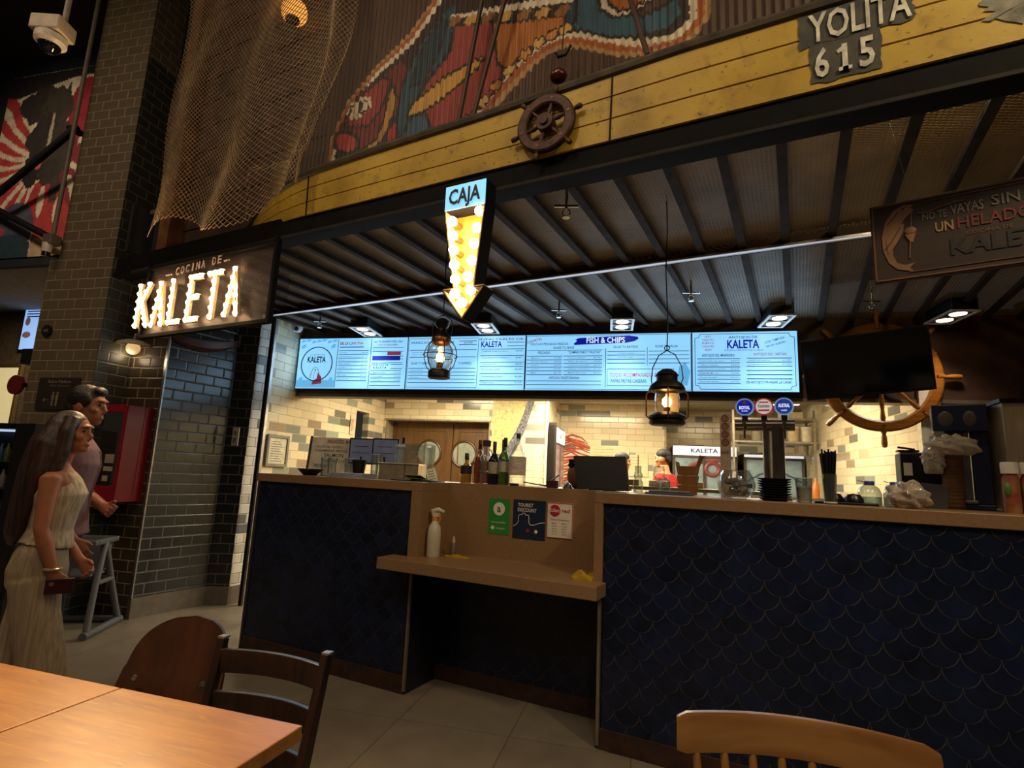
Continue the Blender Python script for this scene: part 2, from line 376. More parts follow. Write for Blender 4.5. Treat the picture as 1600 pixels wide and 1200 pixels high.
def ceil_mat():
    t = NT('ceiling_board'); mp = t.n('Mapping'); mp.inputs['Location'].default_value = (12, 12, 0); t.l(t.coord(), mp.inputs[0])
    br = t.n('TexBrick'); br.offset = 0
    for k, v in (('Scale', 1), ('Brick Width', .61), ('Row Height', .61), ('Mortar Size', .008), ('Bias', 0)): br.inputs[k].default_value = v
    br.inputs['Color1'].default_value = hx('#d9cfae'); br.inputs['Color2'].default_value = hx('#d4c9a8'); br.inputs['Mortar'].default_value = hx('#efe8d2')
    t.l(mp.outputs[0], br.inputs['Vector']); t.l(br.outputs['Color'], t.b.inputs['Base Color']); t.b.inputs['Roughness'].default_value = .8; return t.m
struct('ceiling_kitchen', MB().box(0, 9.2, .75, 5.1, 2.72, 2.78), ceil_mat(), K(0, 0), MY)
for i, (s, t_) in enumerate(((1.6, 1.75), (3.4, 2.5), (5.4, 1.9), (6.1, 3.9))):
    p = thing('ceiling_panel_light', ['white lit ceiling panel above the kitchen doors', 'white lit ceiling panel above the cooks', 'white lit ceiling panel behind the beer taps',
        'bright lit ceiling panel beyond the steel shelves'][i], 'light', K(s, t_, 2.70), MY, 'kitchen ceiling lights')
    MB().box(-.3, .3, -.15, .15, -.012, .02).obj('frame', mat('white_metal', '#dcdad4', .4), p, .003)
    MB().box(-.28, .28, -.13, .13, -.016, -.013).obj('diffuser', lightmat('panel_glow', '#fff3d6', 3.0), p)
# double door with round windows
WD = wood('door_wood', '#553a1e', '#70502a', .45, 2, 2, bump=.05)
dr = thing('door_1', 'brown wooden double swing door with round frosted windows', 'door', K(0, 3.15), MY); dr['kind'] = 'structure'
for a, b, c in ((.07, 1.105, .725), (1.12, 1.765, 1.315)):
    lf = MB().box(a, b, 0, .045, .01, 2.21).obj('door_leaf', WD, dr, .004)
    fr_ = MB(); x0, x1 = a+.09, b-.09
    for z0, z1 in ((.2, 1.05), (1.2, 2.08)):
        for p_, q_ in (((x0, z0), (x1, z0)), ((x1, z0), (x1, z1)), ((x1, z1), (x0, z1)), ((x0, z1), (x0, z0))): fr_.bar((p_[0], -.003, p_[1]), (q_[0], -.003, q_[1]), .02, .02, (0, 1, 0))
    fr_.obj('moulding', WD, lf, .004)
    MB().torus((c, -.006, 1.72), .2, .022, 32, 8, 'y').obj('porthole_rim', mat('porthole_wood', '#4a311a', .4), lf)
    MB().cyl((c, -.012, 1.72), (c, .0, 1.72), .195, n=32).obj('porthole_glass', mat('frosted_glass', '#8f9684', .3, em=.12, emcol='#b9bfa2'), lf)  # faint emission in the glass stands in for light behind the doors
    MB().box(a+.02 if a > 1 else b-.1, a+.1 if a > 1 else b-.02, -.012, 0, .95, 1.25).obj('push_plate', mat('steel', '#8c8a86', .3, .9), lf)
# menu fascia
FBR = mat('fascia_brown', '#4a2f20', .55, var=.25, scale=8)
struct('wall_fascia', MB().box(0, 7.42, .59, .75, 2.28, 3.13), FBR, K(0, 0), MY)
struct('trim_8', MB().box(0, 9.2, .575, .75, 2.245, 2.28), mat('fascia_edge', '#6a5a46', .5), K(0, 0), MY)
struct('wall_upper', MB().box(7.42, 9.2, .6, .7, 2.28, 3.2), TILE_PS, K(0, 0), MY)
# canopy: beam, joists, expanded metal, added plate that catches light, roller beam with light line
STEEL = mat('rust_steel', '#33261e', .75, 0, var=.35, scale=9, dark='#1d1512', spec=.2)
BEAM = mat('black_steel', '#0c0a09', .75, 0, var=.3, spec=.15)
struct('beam', MB().box(-5.3, 2.6, 2.49, 2.62, 3.0, 3.16).box(-5.3, 2.6, 2.47, 2.53, 2.985, 3.015), BEAM)
struct('trim_9', MB().box(-5.0, 2.6, 2.462, 2.475, 2.985, 3.005), mat('beam_lip', '#2a2622', .7, 0, spec=.2), bevel=.002)
xs = [-1.337+.2655*i for i in range(-14, 14)]
for x in xs:
    yend = 4.05 + .57/cos(MY) + (x+5.19)*math.tan(MY)
    struct('ceiling_joist', MB().box(x-.017, x+.017, 2.62, yend, 3.035, 3.065).box(x-.024, x+.024, 2.62, yend, 3.025, 3.036), STEEL)
MESH_M = wirecloth('expanded_metal', '#8a7a66', .045, .021, .42, .5, .1)
v = [(-5.3, 2.6, 3.072), (2.6, 2.6, 3.072), (2.6, 6.6, 3.072), (-5.3, 4.6, 3.072)]
struct('ceiling_mesh', MB().add(v, [(0, 1, 2, 3)]), MESH_M)
struct('ceiling_glow_plate', MB().box(-5.4, 2.7, 2.74, 6.9, 3.72, 3.76), mat('glow_plate_brown', '#7a6234', .8, var=.3, scale=3))  # plate added over the mesh so the lamp there has something to light
struct('wall_canopy', MB().box(-5.45, -5.4, 2.6, 4.4, 3.3, 3.76).box(2.62, 2.7, 2.6, 6.9, 2.3, 3.76), DARK)
struct('trim_10', MB().box(-5.05, 2.6, 3.86, 3.95, 3.015, 3.10), STEEL, bevel=.004)
lb = thing('light_strip', 'long thin white light strip under the canopy cross beam', 'light', (-5.0, 3.86, 3.0))
MB().box(0, 7.6, -.02, .03, -.002, .012).obj('channel', mat('alu', '#b5b4b2', .35, .8), lb)
MB().box(0, 7.6, -.016, .0, -.006, -.003).obj('diffuser', lightmat('strip_glow', '#d8dcf0', .55), lb)

# facade above the canopy: painted corrugated sheet, rusty boards, frame column
FISH = [
 ('#b08a5a', [(-2.98, 3.58), (-2.95, 3.8), (-2.82, 4.07), (-2.56, 4.28), (-2.3, 4.43), (-2.12, 4.62), (-2.06, 4.86), (-1.0, 4.44), (-.96, 4.22), (-.86, 4.05), (-.66, 3.92), (-.53, 3.95), (-.42, 4.05), (-.3, 4.15), (-.31, 3.8), (-.42, 3.66), (-.66, 3.68), (-.82, 3.74), (-1.02, 3.86), (-1.12, 3.9), (-1.22, 3.89), (-1.32, 3.84), (-1.45, 3.74), (-1.62, 3.58)]),
 ('#a4592a', [(-2.97, 3.58), (-2.94, 3.8), (-2.81, 4.05), (-2.555, 4.26), (-2.29, 4.405), (-2.11, 4.6), (-2.05, 4.84), (-1.02, 4.42), (-.98, 4.2), (-.87, 4.03), (-.66, 3.9), (-.53, 3.93), (-.44, 4.03), (-.33, 4.12), (-.34, 3.8), (-.45, 3.69), (-.66, 3.71), (-.82, 3.77), (-1.02, 3.89), (-1.12, 3.93), (-1.24, 3.92), (-1.34, 3.87), (-1.47, 3.78), (-1.66, 3.6)]),
 ('#d9cdb4', [(-2.94, 3.6), (-2.91, 3.78), (-2.79, 4.03), (-2.54, 4.235), (-2.27, 4.375), (-2.08, 4.59), (-2.04, 4.80), (-1.05, 4.38), (-1.01, 4.18), (-.89, 4.0), (-.67, 3.875), (-.53, 3.90), (-.47, 3.96), (-.37, 4.07), (-.38, 3.8), (-.48, 3.72), (-.67, 3.745), (-.81, 3.81), (-1.04, 3.94), (-1.12, 3.97), (-1.24, 3.96), (-1.37, 3.91), (-1.5, 3.82), (-1.68, 3.63)]),
 ('#2a1712', [(-2.90, 3.6), (-2.885, 3.77), (-2.77, 4.005), (-2.53, 4.20), (-2.25, 4.34), (-2.05, 4.57), (-2.0, 4.75), (-1.07, 4.35), (-1.03, 4.17), (-.92, 3.99), (-.67, 3.85), (-.52, 3.875), (-.42, 3.99), (-.41, 3.82), (-.5, 3.76), (-.67, 3.785), (-.81, 3.85), (-1.04, 3.975), (-1.12, 4.0), (-1.24, 3.99), (-1.38, 3.94), (-1.52, 3.85), (-1.72, 3.66)]),
 ('#6e2320', [(-2.87, 3.73), (-2.86, 3.88), (-2.71, 4.09), (-2.48, 4.19), (-2.35, 4.25), (-2.27, 4.14), (-2.33, 3.99), (-2.35, 3.8), (-2.38, 3.64), (-2.65, 3.63)]),
 ('#8f2f2a', [(-2.83, 3.86), (-2.7, 4.06), (-2.5, 4.16), (-2.42, 4.1), (-2.5, 3.9), (-2.6, 3.8)]),
 ('#27485a', [(-2.31, 3.62), (-2.35, 3.8), (-2.32, 4.04), (-2.2, 4.3), (-2.02, 4.49), (-1.91, 4.52), (-1.92, 4.24), (-1.99, 4.1), (-2.13, 4.0), (-2.2, 3.85), (-2.21, 3.62)]),
 ('#16303f', [(-2.25, 4.0), (-2.18, 4.26), (-2.03, 4.44), (-1.97, 4.4), (-2.03, 4.18), (-2.15, 4.0)]),
 ('#98403a', [(-2.22, 3.82), (-2.11, 3.99), (-1.94, 4.15), (-1.92, 4.35), (-1.66, 4.28), (-1.51, 4.2), (-1.48, 3.95), (-1.53, 3.8), (-1.69, 3.66), (-1.9, 3.62), (-2.1, 3.62), (-2.18, 3.64)]),
 ('#b06b2a', [(-1.62, 4.25), (-1.13, 4.12), (-1.1, 4.03), (-1.29, 4.01), (-1.45, 3.91), (-1.5, 3.88), (-1.57, 3.95)]),
 ('#c79a45', [(-2.25, 3.77), (-2.23, 3.86), (-1.98, 3.98), (-1.76, 4.03), (-1.66, 4.03), (-1.71, 3.97), (-1.85, 3.89), (-1.96, 3.83), (-2.11, 3.78)]),
 ('#31566a', [(-2.29, 3.63), (-2.22, 3.77), (-2.1, 3.76), (-2.04, 3.62), (-2.2, 3.61)]),
 ('#b98a3c', [(-2.65, 3.62), (-2.51, 3.68), (-2.45, 3.85), (-2.44, 4.02), (-2.4, 4.06), (-2.36, 3.95), (-2.39, 3.79), (-2.45, 3.66), (-2.56, 3.59)]),
 ('#9c2c2a', [(-2.44, 3.64), (-2.39, 3.76), (-2.34, 3.76), (-2.33, 3.62)]),
 ('#33586a', [(-1.12, 4.40), (-.89, 4.3), (-.87, 4.12), (-.82, 4.02), (-.67, 3.93), (-.55, 3.95), (-.47, 3.99), (-.45, 3.86), (-.53, 3.8), (-.67, 3.81), (-.85, 3.87), (-1.04, 3.99), (-1.12, 4.04)]),
 ('#1f3c4c', [(-1.12, 4.40), (-1.06, 4.38), (-1.05, 4.05), (-1.12, 4.04)]),
 ('#d8cdb6', [(-.92, 4.3), (-.6, 4.2), (-.6, 4.02), (-.7, 3.965), (-.83, 3.99), (-.91, 4.08)]),
 ('#a5602c', [(-.86, 4.3), (-.55, 4.2), (-.6, 4.06), (-.7, 4.0), (-.80, 4.02), (-.86, 4.1)]),
 ('#d8ccb2', [(-2.78, 3.91), (-2.77, 4.0), (-2.7, 4.06), (-2.61, 4.03), (-2.58, 3.95), (-2.65, 3.91), (-2.71, 3.89)]),
 ('#1d1512', [(-2.72, 3.93), (-2.70, 4.02), (-2.63, 4.02), (-2.60, 3.94), (-2.66, 3.91)]),
 ('#cfc4ad', [(-2.685, 3.95), (-2.67, 4.005), (-2.625, 4.0), (-2.615, 3.95), (-2.65, 3.93)]),
 ('#1d1512', [(-2.93, 3.74), (-2.92, 3.84), (-2.79, 3.83), (-2.67, 3.74), (-2.66, 3.64), (-2.77, 3.63), (-2.88, 3.66)]),
 ('#a83c36', [(-2.90, 3.75), (-2.89, 3.81), (-2.79, 3.80), (-2.70, 3.73), (-2.69, 3.66), (-2.77, 3.65), (-2.86, 3.69)]),
 ('#d9cdb4', [(-1.96, 4.44), (-1.05, 4.25), (-1.06, 4.19), (-1.95, 4.41)]),
]
for i in range(7):                           # the two scale bands of the fish
    a = i/6; FISH.append(('#c79a52' if i % 2 else '#8d5f33', [(-1.92+.78*a+dx*.055, 4.385-.23*a+dz*.04) for dx, dz in ((-1, 0), (-.3, .9), (.6, .8), (1, 0), (.3, -.9), (-.6, -.8))]))
    x_, z_ = [(-1.66, 3.69), (-1.57, 3.77), (-1.48, 3.85), (-1.38, 3.92), (-1.29, 3.965), (-1.2, 3.99), (-1.12, 4.0)][i]
    FISH.append(('#1d1512', [(x_+dx*.06, z_+.025+dz*.045) for dx, dz in ((-1, 0), (-.3, .9), (.6, .8), (1, 0), (.3, -.9), (-.6, -.8))]))
    FISH.append(('#c98a45' if i % 2 else '#d0a860', [(x_+dx*.042, z_+.025+dz*.033) for dx, dz in ((-1, 0), (-.3, .9), (.6, .8), (1, 0), (.3, -.9), (-.6, -.8))]))
def inside(x, z, P):
    c = False; j = len(P)-1
    for i in range(len(P)):
        if (P[i][1] > z) != (P[j][1] > z) and x < (P[j][0]-P[i][0])*(z-P[i][1])/(P[j][1]-P[i][1])+P[i][0]: c = not c
        j = i
    return c
def near_edge(x, z, P, d):
    for (a, b), (c, e) in zip(P, P[1:]+P[:1]):
        ux, uz = c-a, e-b; L = ux*ux+uz*uz
        if L < 1e-9: continue
        t = max(0, min(1, ((x-a)*ux+(z-b)*uz)/L)); dx, dz = x-a-ux*t, z-b-uz*t
        if dx*dx+dz*dz < d*d: return True
    return False
def painted_sheet(name, x0, x1, z0, z1, y, nx, nz, polys, base, wave, wob, loc=(0, 0, 0), rz=0, ink=None):
    """corrugated sheet, each point carrying the colour of the paint on it"""
    mb = MB(); vs = []; cs = []; bb = [(min(p[0] for p in P), max(p[0] for p in P), min(p[1] for p in P), max(p[1] for p in P)) for _, P in polys]
    hc = [hx(c) for c, _ in polys]; hb = hx(base); rr = random.Random(3)
    for k in range(nz+1):
        for i in range(nx+1):
            x = x0+(x1-x0)*i/nx; z = z0+(z1-z0)*k/nz
            vs.append((x, y + (wave[1]*sin(2*pi*x/wave[0]) if wave else 0), z)); c = hb
            xx = x + wob*sin(z*90)*.5; zz = z + wob*(sin(x*131)+rr.uniform(-1, 1))
            for q, ((a, b, d, e), (_, P), h) in enumerate(zip(bb, polys, hc)):
                if a-.012 < xx < b+.012 and d-.012 < zz < e+.012:
                    if a < xx < b and d < zz < e and inside(xx, zz, P): c = h
                    if ink and ink[0] <= q < 18 and near_edge(xx, zz, P, ink[1]): c = ink[2]
            cs.append(c)
    fs = [(k*(nx+1)+i, k*(nx+1)+i+1, (k+1)*(nx+1)+i+1, (k+1)*(nx+1)+i) for k in range(nz) for i in range(nx)]
    mb.add(vs, fs, True)
    t = NT(name); at = t.n('Attribute'); at.attribute_name = 'paint'; nz_ = t.n('TexNoise', i_Scale=7.0, i_Detail=6.0)
    mp = t.n('Mapping'); mp.inputs['Scale'].default_value = (4, 1, .5) if wave else (1, 1, 1); t.l(t.coord(), mp.inputs[0]); t.l(mp.outputs[0], nz_.inputs['Vector'])
    f = t.ramp(nz_.outputs[0], [(.42, (1, 1, 1, 1)), (.72, (.5, .42, .36, 1))]); t.l(t.mix(.7, at.outputs[0], f, 'MULTIPLY'), t.b.inputs['Base Color'])
    t.b.inputs['Roughness'].default_value = .6
    o = mb.obj(name, t.m, None, 0, loc, rz); ca = o.data.color_attributes.new('paint', 'FLOAT_COLOR', 'POINT')
    ca.data.foreach_set('color', [q for c in cs for q in c]); return o
o = painted_sheet('wall_fish_mural', -3.3, 1.0, 3.45, 5.1, 2.62, 620, 230, FISH, '#4a3222', (.042, .007), .005, ink=(4, .0105, hx('#20140f'))); o['kind'] = 'structure'
struct('wall_sheet', MB().box(1.0, 2.6, 2.61, 2.63, 3.45, 7.0).box(-3.3, 1.0, 2.61, 2.63, 5.1, 7.0), mat('sheet_brown', '#4a3222', .6, var=.3))
rb = MB()
for i in range(22): rb.box(-4.62, -3.0, 2.62+.006*(i % 2), 2.66, 3.12+.12*i, 3.12+.12*i+.112)
struct('wall_rusty_board', rb, mat('rusty_board', '#4a3020', .6, var=.4, scale=5, dark='#241610'))
struct('column', MB().box(-4.76, -4.62, 2.50, 2.68, 3.0, 6.8), mat('corten', '#7a4a22', .6, var=.35, scale=6, dark='#4b2a14'), bevel=.004)
struct('wall_facade_side', MB().box(-5.3, -4.76, 2.75, 2.8, 3.1, 7.2).box(-3.0, 2.6, 2.66, 2.7, 3.2, 7.0), DARK)

# the boat hull along the canopy edge
def hull_mat():
    t = NT('yellow_paint'); co = t.coord(); n1 = t.n('TexNoise', i_Scale=42.0, i_Detail=8.0); t.l(co, n1.inputs['Vector'])
    n2 = t.n('TexNoise', i_Scale=2.5, i_Detail=4.0); t.l(co, n2.inputs['Vector'])
    c = t.ramp(n2.outputs[0], [(.25, hx('#8f7020')), (.45, hx('#b8952e')), (.7, hx('#c9a83a'))]); n3 = t.n('TexNoise', i_Scale=11.0, i_Detail=9.0); t.l(co, n3.inputs['Vector']); c = t.mix(t.ramp(n3.outputs[0], [(.55, (0, 0, 0, 1)), (.78, (.6, .6, .6, 1))]), c, hx('#6e5522')); chip = t.ramp(n1.outputs[0], [(.64, (0, 0, 0, 1)), (.70, (.8, .8, .8, 1))])
    t.l(t.mix(chip, c, hx('#5a4420')), t.b.inputs['Base Color']); t.b.inputs['Roughness'].default_value = .5; t.bump(n1.outputs[0], .003, .3); return t.m
hull = thing('boat_hull', 'long weathered yellow wooden boat side mounted above the canopy', 'boat', (0, 0, 0))
TOPZ = [(-3.66, 3.17), (-3.5, 3.29), (-3.28, 3.363), (-2.9, 3.415), (-2.4, 3.435), (-1.6, 3.45), (-1.0, 3.475), (-.4, 3.50), (.3, 3.50), (2.6, 3.50)]
def topz(x):
    for (a, p), (b, q) in zip(TOPZ, TOPZ[1:]):
        if x <= b: return p+(q-p)*(x-a)/(b-a)
    return TOPZ[-1][1]
def hull_pt(x, f):                           # f 0 bottom .. 1 rail
    zb = 3.128; z = zb + (topz(x)-zb)*f; bow = max(0, (-3.0-x))**1.5*.18
    return Vector((x, 2.475 - .03*f + bow, z))
hx_ = [-3.66+.06*i for i in range(104)]
pl = MB(); NP = 3
for k in range(NP):
    f0, f1 = k/NP+.012, (k+1)/NP-.012
    vs = []; n = len(hx_)
    for x in hx_:
        for f, d in ((f0, 0), (f1, 0), (f1, .03), (f0, .03)): p = hull_pt(x, f); vs.append((p.x, p.y+d, p.z))
    fs = [(4*i+a, 4*i+(a+1) % 4, 4*i+4+(a+1) % 4, 4*i+4+a) for i in range(n-1) for a in range(4)] + [(0, 1, 2, 3), (4*n-4, 4*n-3, 4*n-2, 4*n-1)]
    pl.add(vs, fs)
pl.obj('hull_planks', hull_mat(), hull)
bk = MB(); vs = []
for x in hx_: p = hull_pt(x, .02); q = hull_pt(x, .98); vs += [(p.x, p.y+.012, p.z), (q.x, q.y+.012, q.z)]
bk.add(vs, [(2*i, 2*i+1, 2*i+3, 2*i+2) for i in range(len(hx_)-1)]).obj('seam_backing', mat('seam_black', '#1c1408', .9), hull)
MB().tube([hull_pt(x, 1)+Vector((0, .005, .012)) for x in hx_], (.028), 8).obj('rail', mat('rail_brown', '#4a4032', .6, var=.35, scale=9, dark='#2a221b'), hull)
sm_ = MB()
for x in (-2.95, -.79): 
    for f in (0, .33, .66): sm_.bar(hull_pt(x+.02*f, f)+Vector((0, -.003, 0)), hull_pt(x+.02*(f+.33), f+.34)+Vector((0, -.003, 0)), .008, .006, (0, 1, 0))
sm_.obj('butt_joint', mat('seam_black', '#1c1408', .9), hull)
def patch(x0, x1, z0, z1, seed, jag=.012, n=9):
    r = random.Random(seed); P = []
    for i in range(n): P.append((x0+(x1-x0)*i/n, z0+r.uniform(-jag, jag)))
    for i in range(n): P.append((x1+r.uniform(-jag, jag), z0+(z1-z0)*i/n))
    for i in range(n): P.append((x1-(x1-x0)*i/n, z1+r.uniform(-jag, jag)))
    for i in range(n): P.append((x0+r.uniform(-jag, jag), z1-(z1-z0)*i/n))
    return P
def hy(z): return 2.475-.03*(z-3.128)/.37-.004
pt = MB()
for P in (patch(.08, .495, 3.33, 3.485, 1, .008), patch(.118, .375, 3.155, 3.335, 2, .006)):
    n = len(P); c = (sum(p[0] for p in P)/n, sum(p[1] for p in P)/n)
    pt.add([(c[0], hy(c[1]), c[1])]+[(a, hy(b), b) for a, b in P], [(0, 1+i, 1+(i+1) % n) for i in range(n)])
pt.obj('black_panel', mat('worn_black', '#232320', .6, var=.5, scale=16, dark='#4d4a43'), hull)
lt = MB(); WZ = (0, -.08, 1)
lt.text('YOLITA', (.30, hy(3.355)-.003, 3.345), .125, (1, 0, 0), WZ, .37, .003, .018)
for ch, x in (('6', .16), ('5', .325)): lt.text(ch, (x, hy(3.19)-.003, 3.18), .125, (1, 0, 0), WZ, .055, .003, .02)
y1_ = hy(3.24)-.006
lt.box(.236, .256, y1_, y1_+.003, 3.18, 3.305).box(.222, .270, y1_, y1_+.003, 3.18, 3.197).prism([(.25, 3.305), (.216, 3.28), (.222, 3.264), (.25, 3.28)], y1_-.0005, y1_+.002)
lt.obj('lettering', mat('worn_white', '#d9d5c6', .6, var=.25, scale=20), hull)
gp = MB()
for P in (patch(.62, .95, 3.38, 3.44, 5, .02), patch(.72, .95, 3.22, 3.33, 6, .03)):
    n = len(P); c = (sum(p[0] for p in P)/n, sum(p[1] for p in P)/n)
    gp.add([(c[0], hy(c[1]), c[1])]+[(a, hy(b), b) for a, b in P], [(0, 1+i, 1+(i+1) % n) for i in range(n)])
gp.obj('bare_patch', mat('grey_primer', '#8b8678', .7, var=.3, scale=18), hull)

# ------------------------------------------------------------------ bar counter
def scale_tiles(x0, x1, z0, z1, r=.0685, seed=1):
    """fish-scale tiles facing -y on the plane y=0, cut at the panel's edges"""
    rr = random.Random(seed); bm = bmesh.new(); nz = int((z1-z0)/r)+3; nx = int((x1-x0)/(2*r))+3; g = .0021; A = 8
    for k in range(nz):
        for i in range(-1, nx):
            cx = x0+(2*i+(k % 2))*r; cz = z1-(k-.3)*r; s = r-g; P = []
            for a in range(A+1): t = pi+pi*a/A; P.append((cx+cos(t)*s, cz+sin(t)*s))
            for a in range(1, A//2+1): t = -pi/2-(pi/2)*a/(A//2); P.append((cx+r+cos(t)*(r+g)-.0, cz+r+sin(t)*(r+g)))
            for a in range(1, A//2): t = -(pi/2)*a/(A//2); P.append((cx-r+cos(t)*(r+g), cz+r+sin(t)*(r+g)))
            if max(p[0] for p in P) < x0 or min(p[0] for p in P) > x1 or max(p[1] for p in P) < z0 or min(p[1] for p in P) > z1: continue
            tl = (rr.uniform(-.0012, .0012), rr.uniform(-.0012, .0012))
            vs = [bm.verts.new((x, -.0022+(x-cx)/r*tl[0]*.4+(z-cz)/r*tl[1]*.4, z)) for x, z in P]; vb = [bm.verts.new((x, 0, z)) for x, z in P]
            bm.faces.new(vs)
            for q in range(len(P)): bm.faces.new((vs[q], vs[(q+1) % len(P)], vb[(q+1) % len(P)], vb[q]))
    for co, no in (((x0, 0, 0), (-1, 0, 0)), ((x1, 0, 0), (1, 0, 0)), ((0, 0, z0), (0, 0, -1)), ((0, 0, z1), (0, 0, 1))):
        bmesh.ops.bisect_plane(bm, geom=bm.verts[:]+bm.edges[:]+bm.faces[:], plane_co=co, plane_no=no, clear_outer=True)
    bmesh.ops.triangulate(bm, faces=[f for f in bm.faces if len(f.verts) > 4])
    bm.verts.index_update(); mb = MB(); mb.add([v.co.copy() for v in bm.verts], [[v.index for v in f.verts] for f in bm.faces]); bm.free(); return mb
def navy():
    t = NT('navy_glaze'); g = t.n('NewGeometry'); nz = t.n('TexNoise', i_Scale=9.0, i_Detail=3.0); t.l(t.coord(), nz.inputs['Vector'])
    c = t.ramp(g.outputs['Random Per Island'], [(0, hx('#0b1324')), (.35, hx('#0e172e')), (.6, hx('#141a2e')), (.8, hx('#141f40')), (1, hx('#0f1932'))])
    t.l(t.mix(.35, c, t.ramp(nz.outputs[0], [(.35, hx('#0b1225')), (.7, hx('#202a46'))])), t.b.inputs['Base Color'])
    t.b.inputs['Roughness'].default_value = .28; t.b.inputs['Specular IOR Level'].default_value = .35; return t.m
NAVY = navy(); GROUT = mat('grout', '#4f4a48', .8); PLINTH = mat('plinth_brown', '#3a2219', .55, var=.25)
BEIGE = mat('beige_quartz', '#907050', .35, var=.06, scale=60); BEIGE_T = BEIGE
ctr = thing('bar_counter', 'long bar counter clad in navy fish-scale tiles with beige stone top', 'counter', (0, 3.1, 0))
def tiles(nm, x0, x1, z0, z1, y, seed):
    p = MB().box(x0, x1, y-.0008, y+.04, z0, z1).obj('tile_backing', GROUT, ctr)
    m_ = scale_tiles(x0, x1, z0, z1, seed=seed); o = m_.obj('tile_panel', NAVY, ctr); o.location = (0, y-.0005, 0)
tiles('l', -3.88, -2.345, .11, 1.285, .01, 2); tiles('r', -.985, 2.6, .105, 1.285, .01, 5); tiles('n', -2.30, -1.02, .105, .80, .35, 8)
MB().box(-3.87, -2.31, .0, .04, 0, .11).obj('plinth', PLINTH, ctr, .002)
MB().box(-1.01, 2.6, .0, .04, 0, .105).obj('plinth', PLINTH, ctr, .002)
MB().box(-2.31, -1.0, .345, .38, 0, .105).obj('plinth', PLINTH, ctr, .002)
top = MB().box(-3.90, -2.26, -.01, .72, 1.287, 1.35).box(-2.26, -1.04, .345, .95, 1.287, 1.35).box(-1.04, 2.6, -.01, .75, 1.287, 1.35)
top.obj('countertop', BEIGE, ctr, .004)
MB().box(-2.345, -2.26, -.008, .36, .855, 1.288).obj('niche_side', BEIGE, ctr, .002)
MB().box(-1.04, -.99, -.008, .36, .855, 1.288).obj('niche_side', BEIGE, ctr, .002)
MB().box(-2.262, -1.038, .338, .37, .855, 1.3495).obj('niche_back', BEIGE, ctr)
MB().box(-2.335, -2.30, .012, .36, 0, .80).obj('side_panel', mat('side_dark', '#171a22', .5), ctr)
MB().box(-1.02, -.99, .012, .36, 0, .80).obj('side_panel', mat('side_dark', '#171a22', .5), ctr)
MB().box(-2.312, -2.296, -.006, .012, .02, .80).obj('edge_strip', mat('strip_alu', '#8d8175', .4, .5), ctr)
MB().box(-1.012, -.996, -.006, .012, .02, .80).obj('edge_strip', mat('strip_alu', '#8d8175', .4, .5), ctr)
MB().box(-3.895, -3.875, -.006, .7, .0, 1.287).obj('end_panel', mat('end_panel', '#3a3430', .5), ctr, .002)
sh = [(-2.46, -.175), (-.965, -.175), (-.965, -.008), (-1.04, -.008), (-1.04, .35), (-2.26, .35), (-2.26, -.008), (-2.46, -.008)]
MB().prism(sh, .785, .858, 'xy').obj('cash_shelf', BEIGE, ctr, .004)
MB().box(-3.9, 2.6, .6, .66, 0, 1.287).obj('back_panel', mat('back_panel', '#5d564c', .5), ctr)

# stickers on the cash niche
NB = 3.1+.338
def sticker(label, x0, x1, z0, z1, col):
    s = thing('sticker', label, 'sticker', ((x0+x1)/2, NB, (z0+z1)/2), group='stickers on the cash niche')
    w_, h_ = (x1-x0)/2, (z1-z0)/2
    MB().box(-w_, w_, -.003, 0, -h_, h_).obj('sheet', mat('sheet_'+col[1:], col, .4, var=.04), s); return s, w_, h_
WHT = mat('print_white', '#e9e4d8', .5, var=.03); REDP = mat('print_red', '#b3212a', .5, var=.05); BLK = mat('print_black', '#1c1c20', .5, var=.05)
s, a, b = sticker('green sticker with a round white letter a', -1.925, -1.765, 1.02, 1.258, '#2f8a3c')
MB().cyl((0, -.005, .05), (0, -.003, .05), .045, n=28).text('recomiendan', (0, -.004, -.045), .012, w=.11, ext=.001).text('amipass', (.015, -.004, -.085), .014, w=.07, ext=.001).cyl((-.045, -.005, -.078), (-.045, -.003, -.078), .013, n=16).obj('logo', WHT, s)
MB().text('a', (0, -.0055, .03), .05, bold=.01, ext=.001).obj('letter', mat('print_green', '#1d5c2a', .5), s)
s, a, b = sticker('navy tourist discount sticker with a white suitcase drawing', -1.735, -1.495, 1.005, 1.262, '#1b2a44')
MB().text('TOURIST', (-.085, -.004, .083), .023, w=.115, ext=.001, bold=.012, align='L').text('DISCOUNT', (-.085, -.004, .05), .023, w=.14, ext=.001, bold=.012, align='L').tube([(-.115, -.004, -.05), (-.09, -.004, -.035), (-.078, -.004, -.02), (-.078, -.004, .02), (-.072, -.004, .028), (-.05, -.004, .03), (-.05, -.004, .04), (-.03, -.004, .04), (-.03, -.004, .03), (-.005, -.004, .028), (0, -.004, .02), (0, -.004, -.02), (.012, -.004, -.034), (.04, -.004, -.033), (.08, -.004, -.018), (.118, -.004, -.012)], .0022, 6).cyl((.055, -.004, -.075), (.055, -.003, -.075), .012, n=14).obj('print', WHT, s)
MB().cyl((-.005, -.005, -.072), (-.005, -.003, -.072), .012, n=16).obj('red_dot', REDP, s)
s, a, b = sticker('white voucher sticker with a red disc and red border', -1.485, -1.30, 1.03, 1.258, '#e6ddd0')
m_ = MB().cyl((-.035, -.005, .062), (-.035, -.003, .062), .038, n=28)
for p, q in (((-.089, -.004, -.111), (.089, -.004, -.111)), ((.089, -.004, -.111), (.089, -.004, .111)), ((.089, -.004, .111), (-.089, -.004, .111)), ((-.089, -.004, .111), (-.089, -.004, -.111))): m_.bar(p, q, .004, .002, (0, 1, 0))
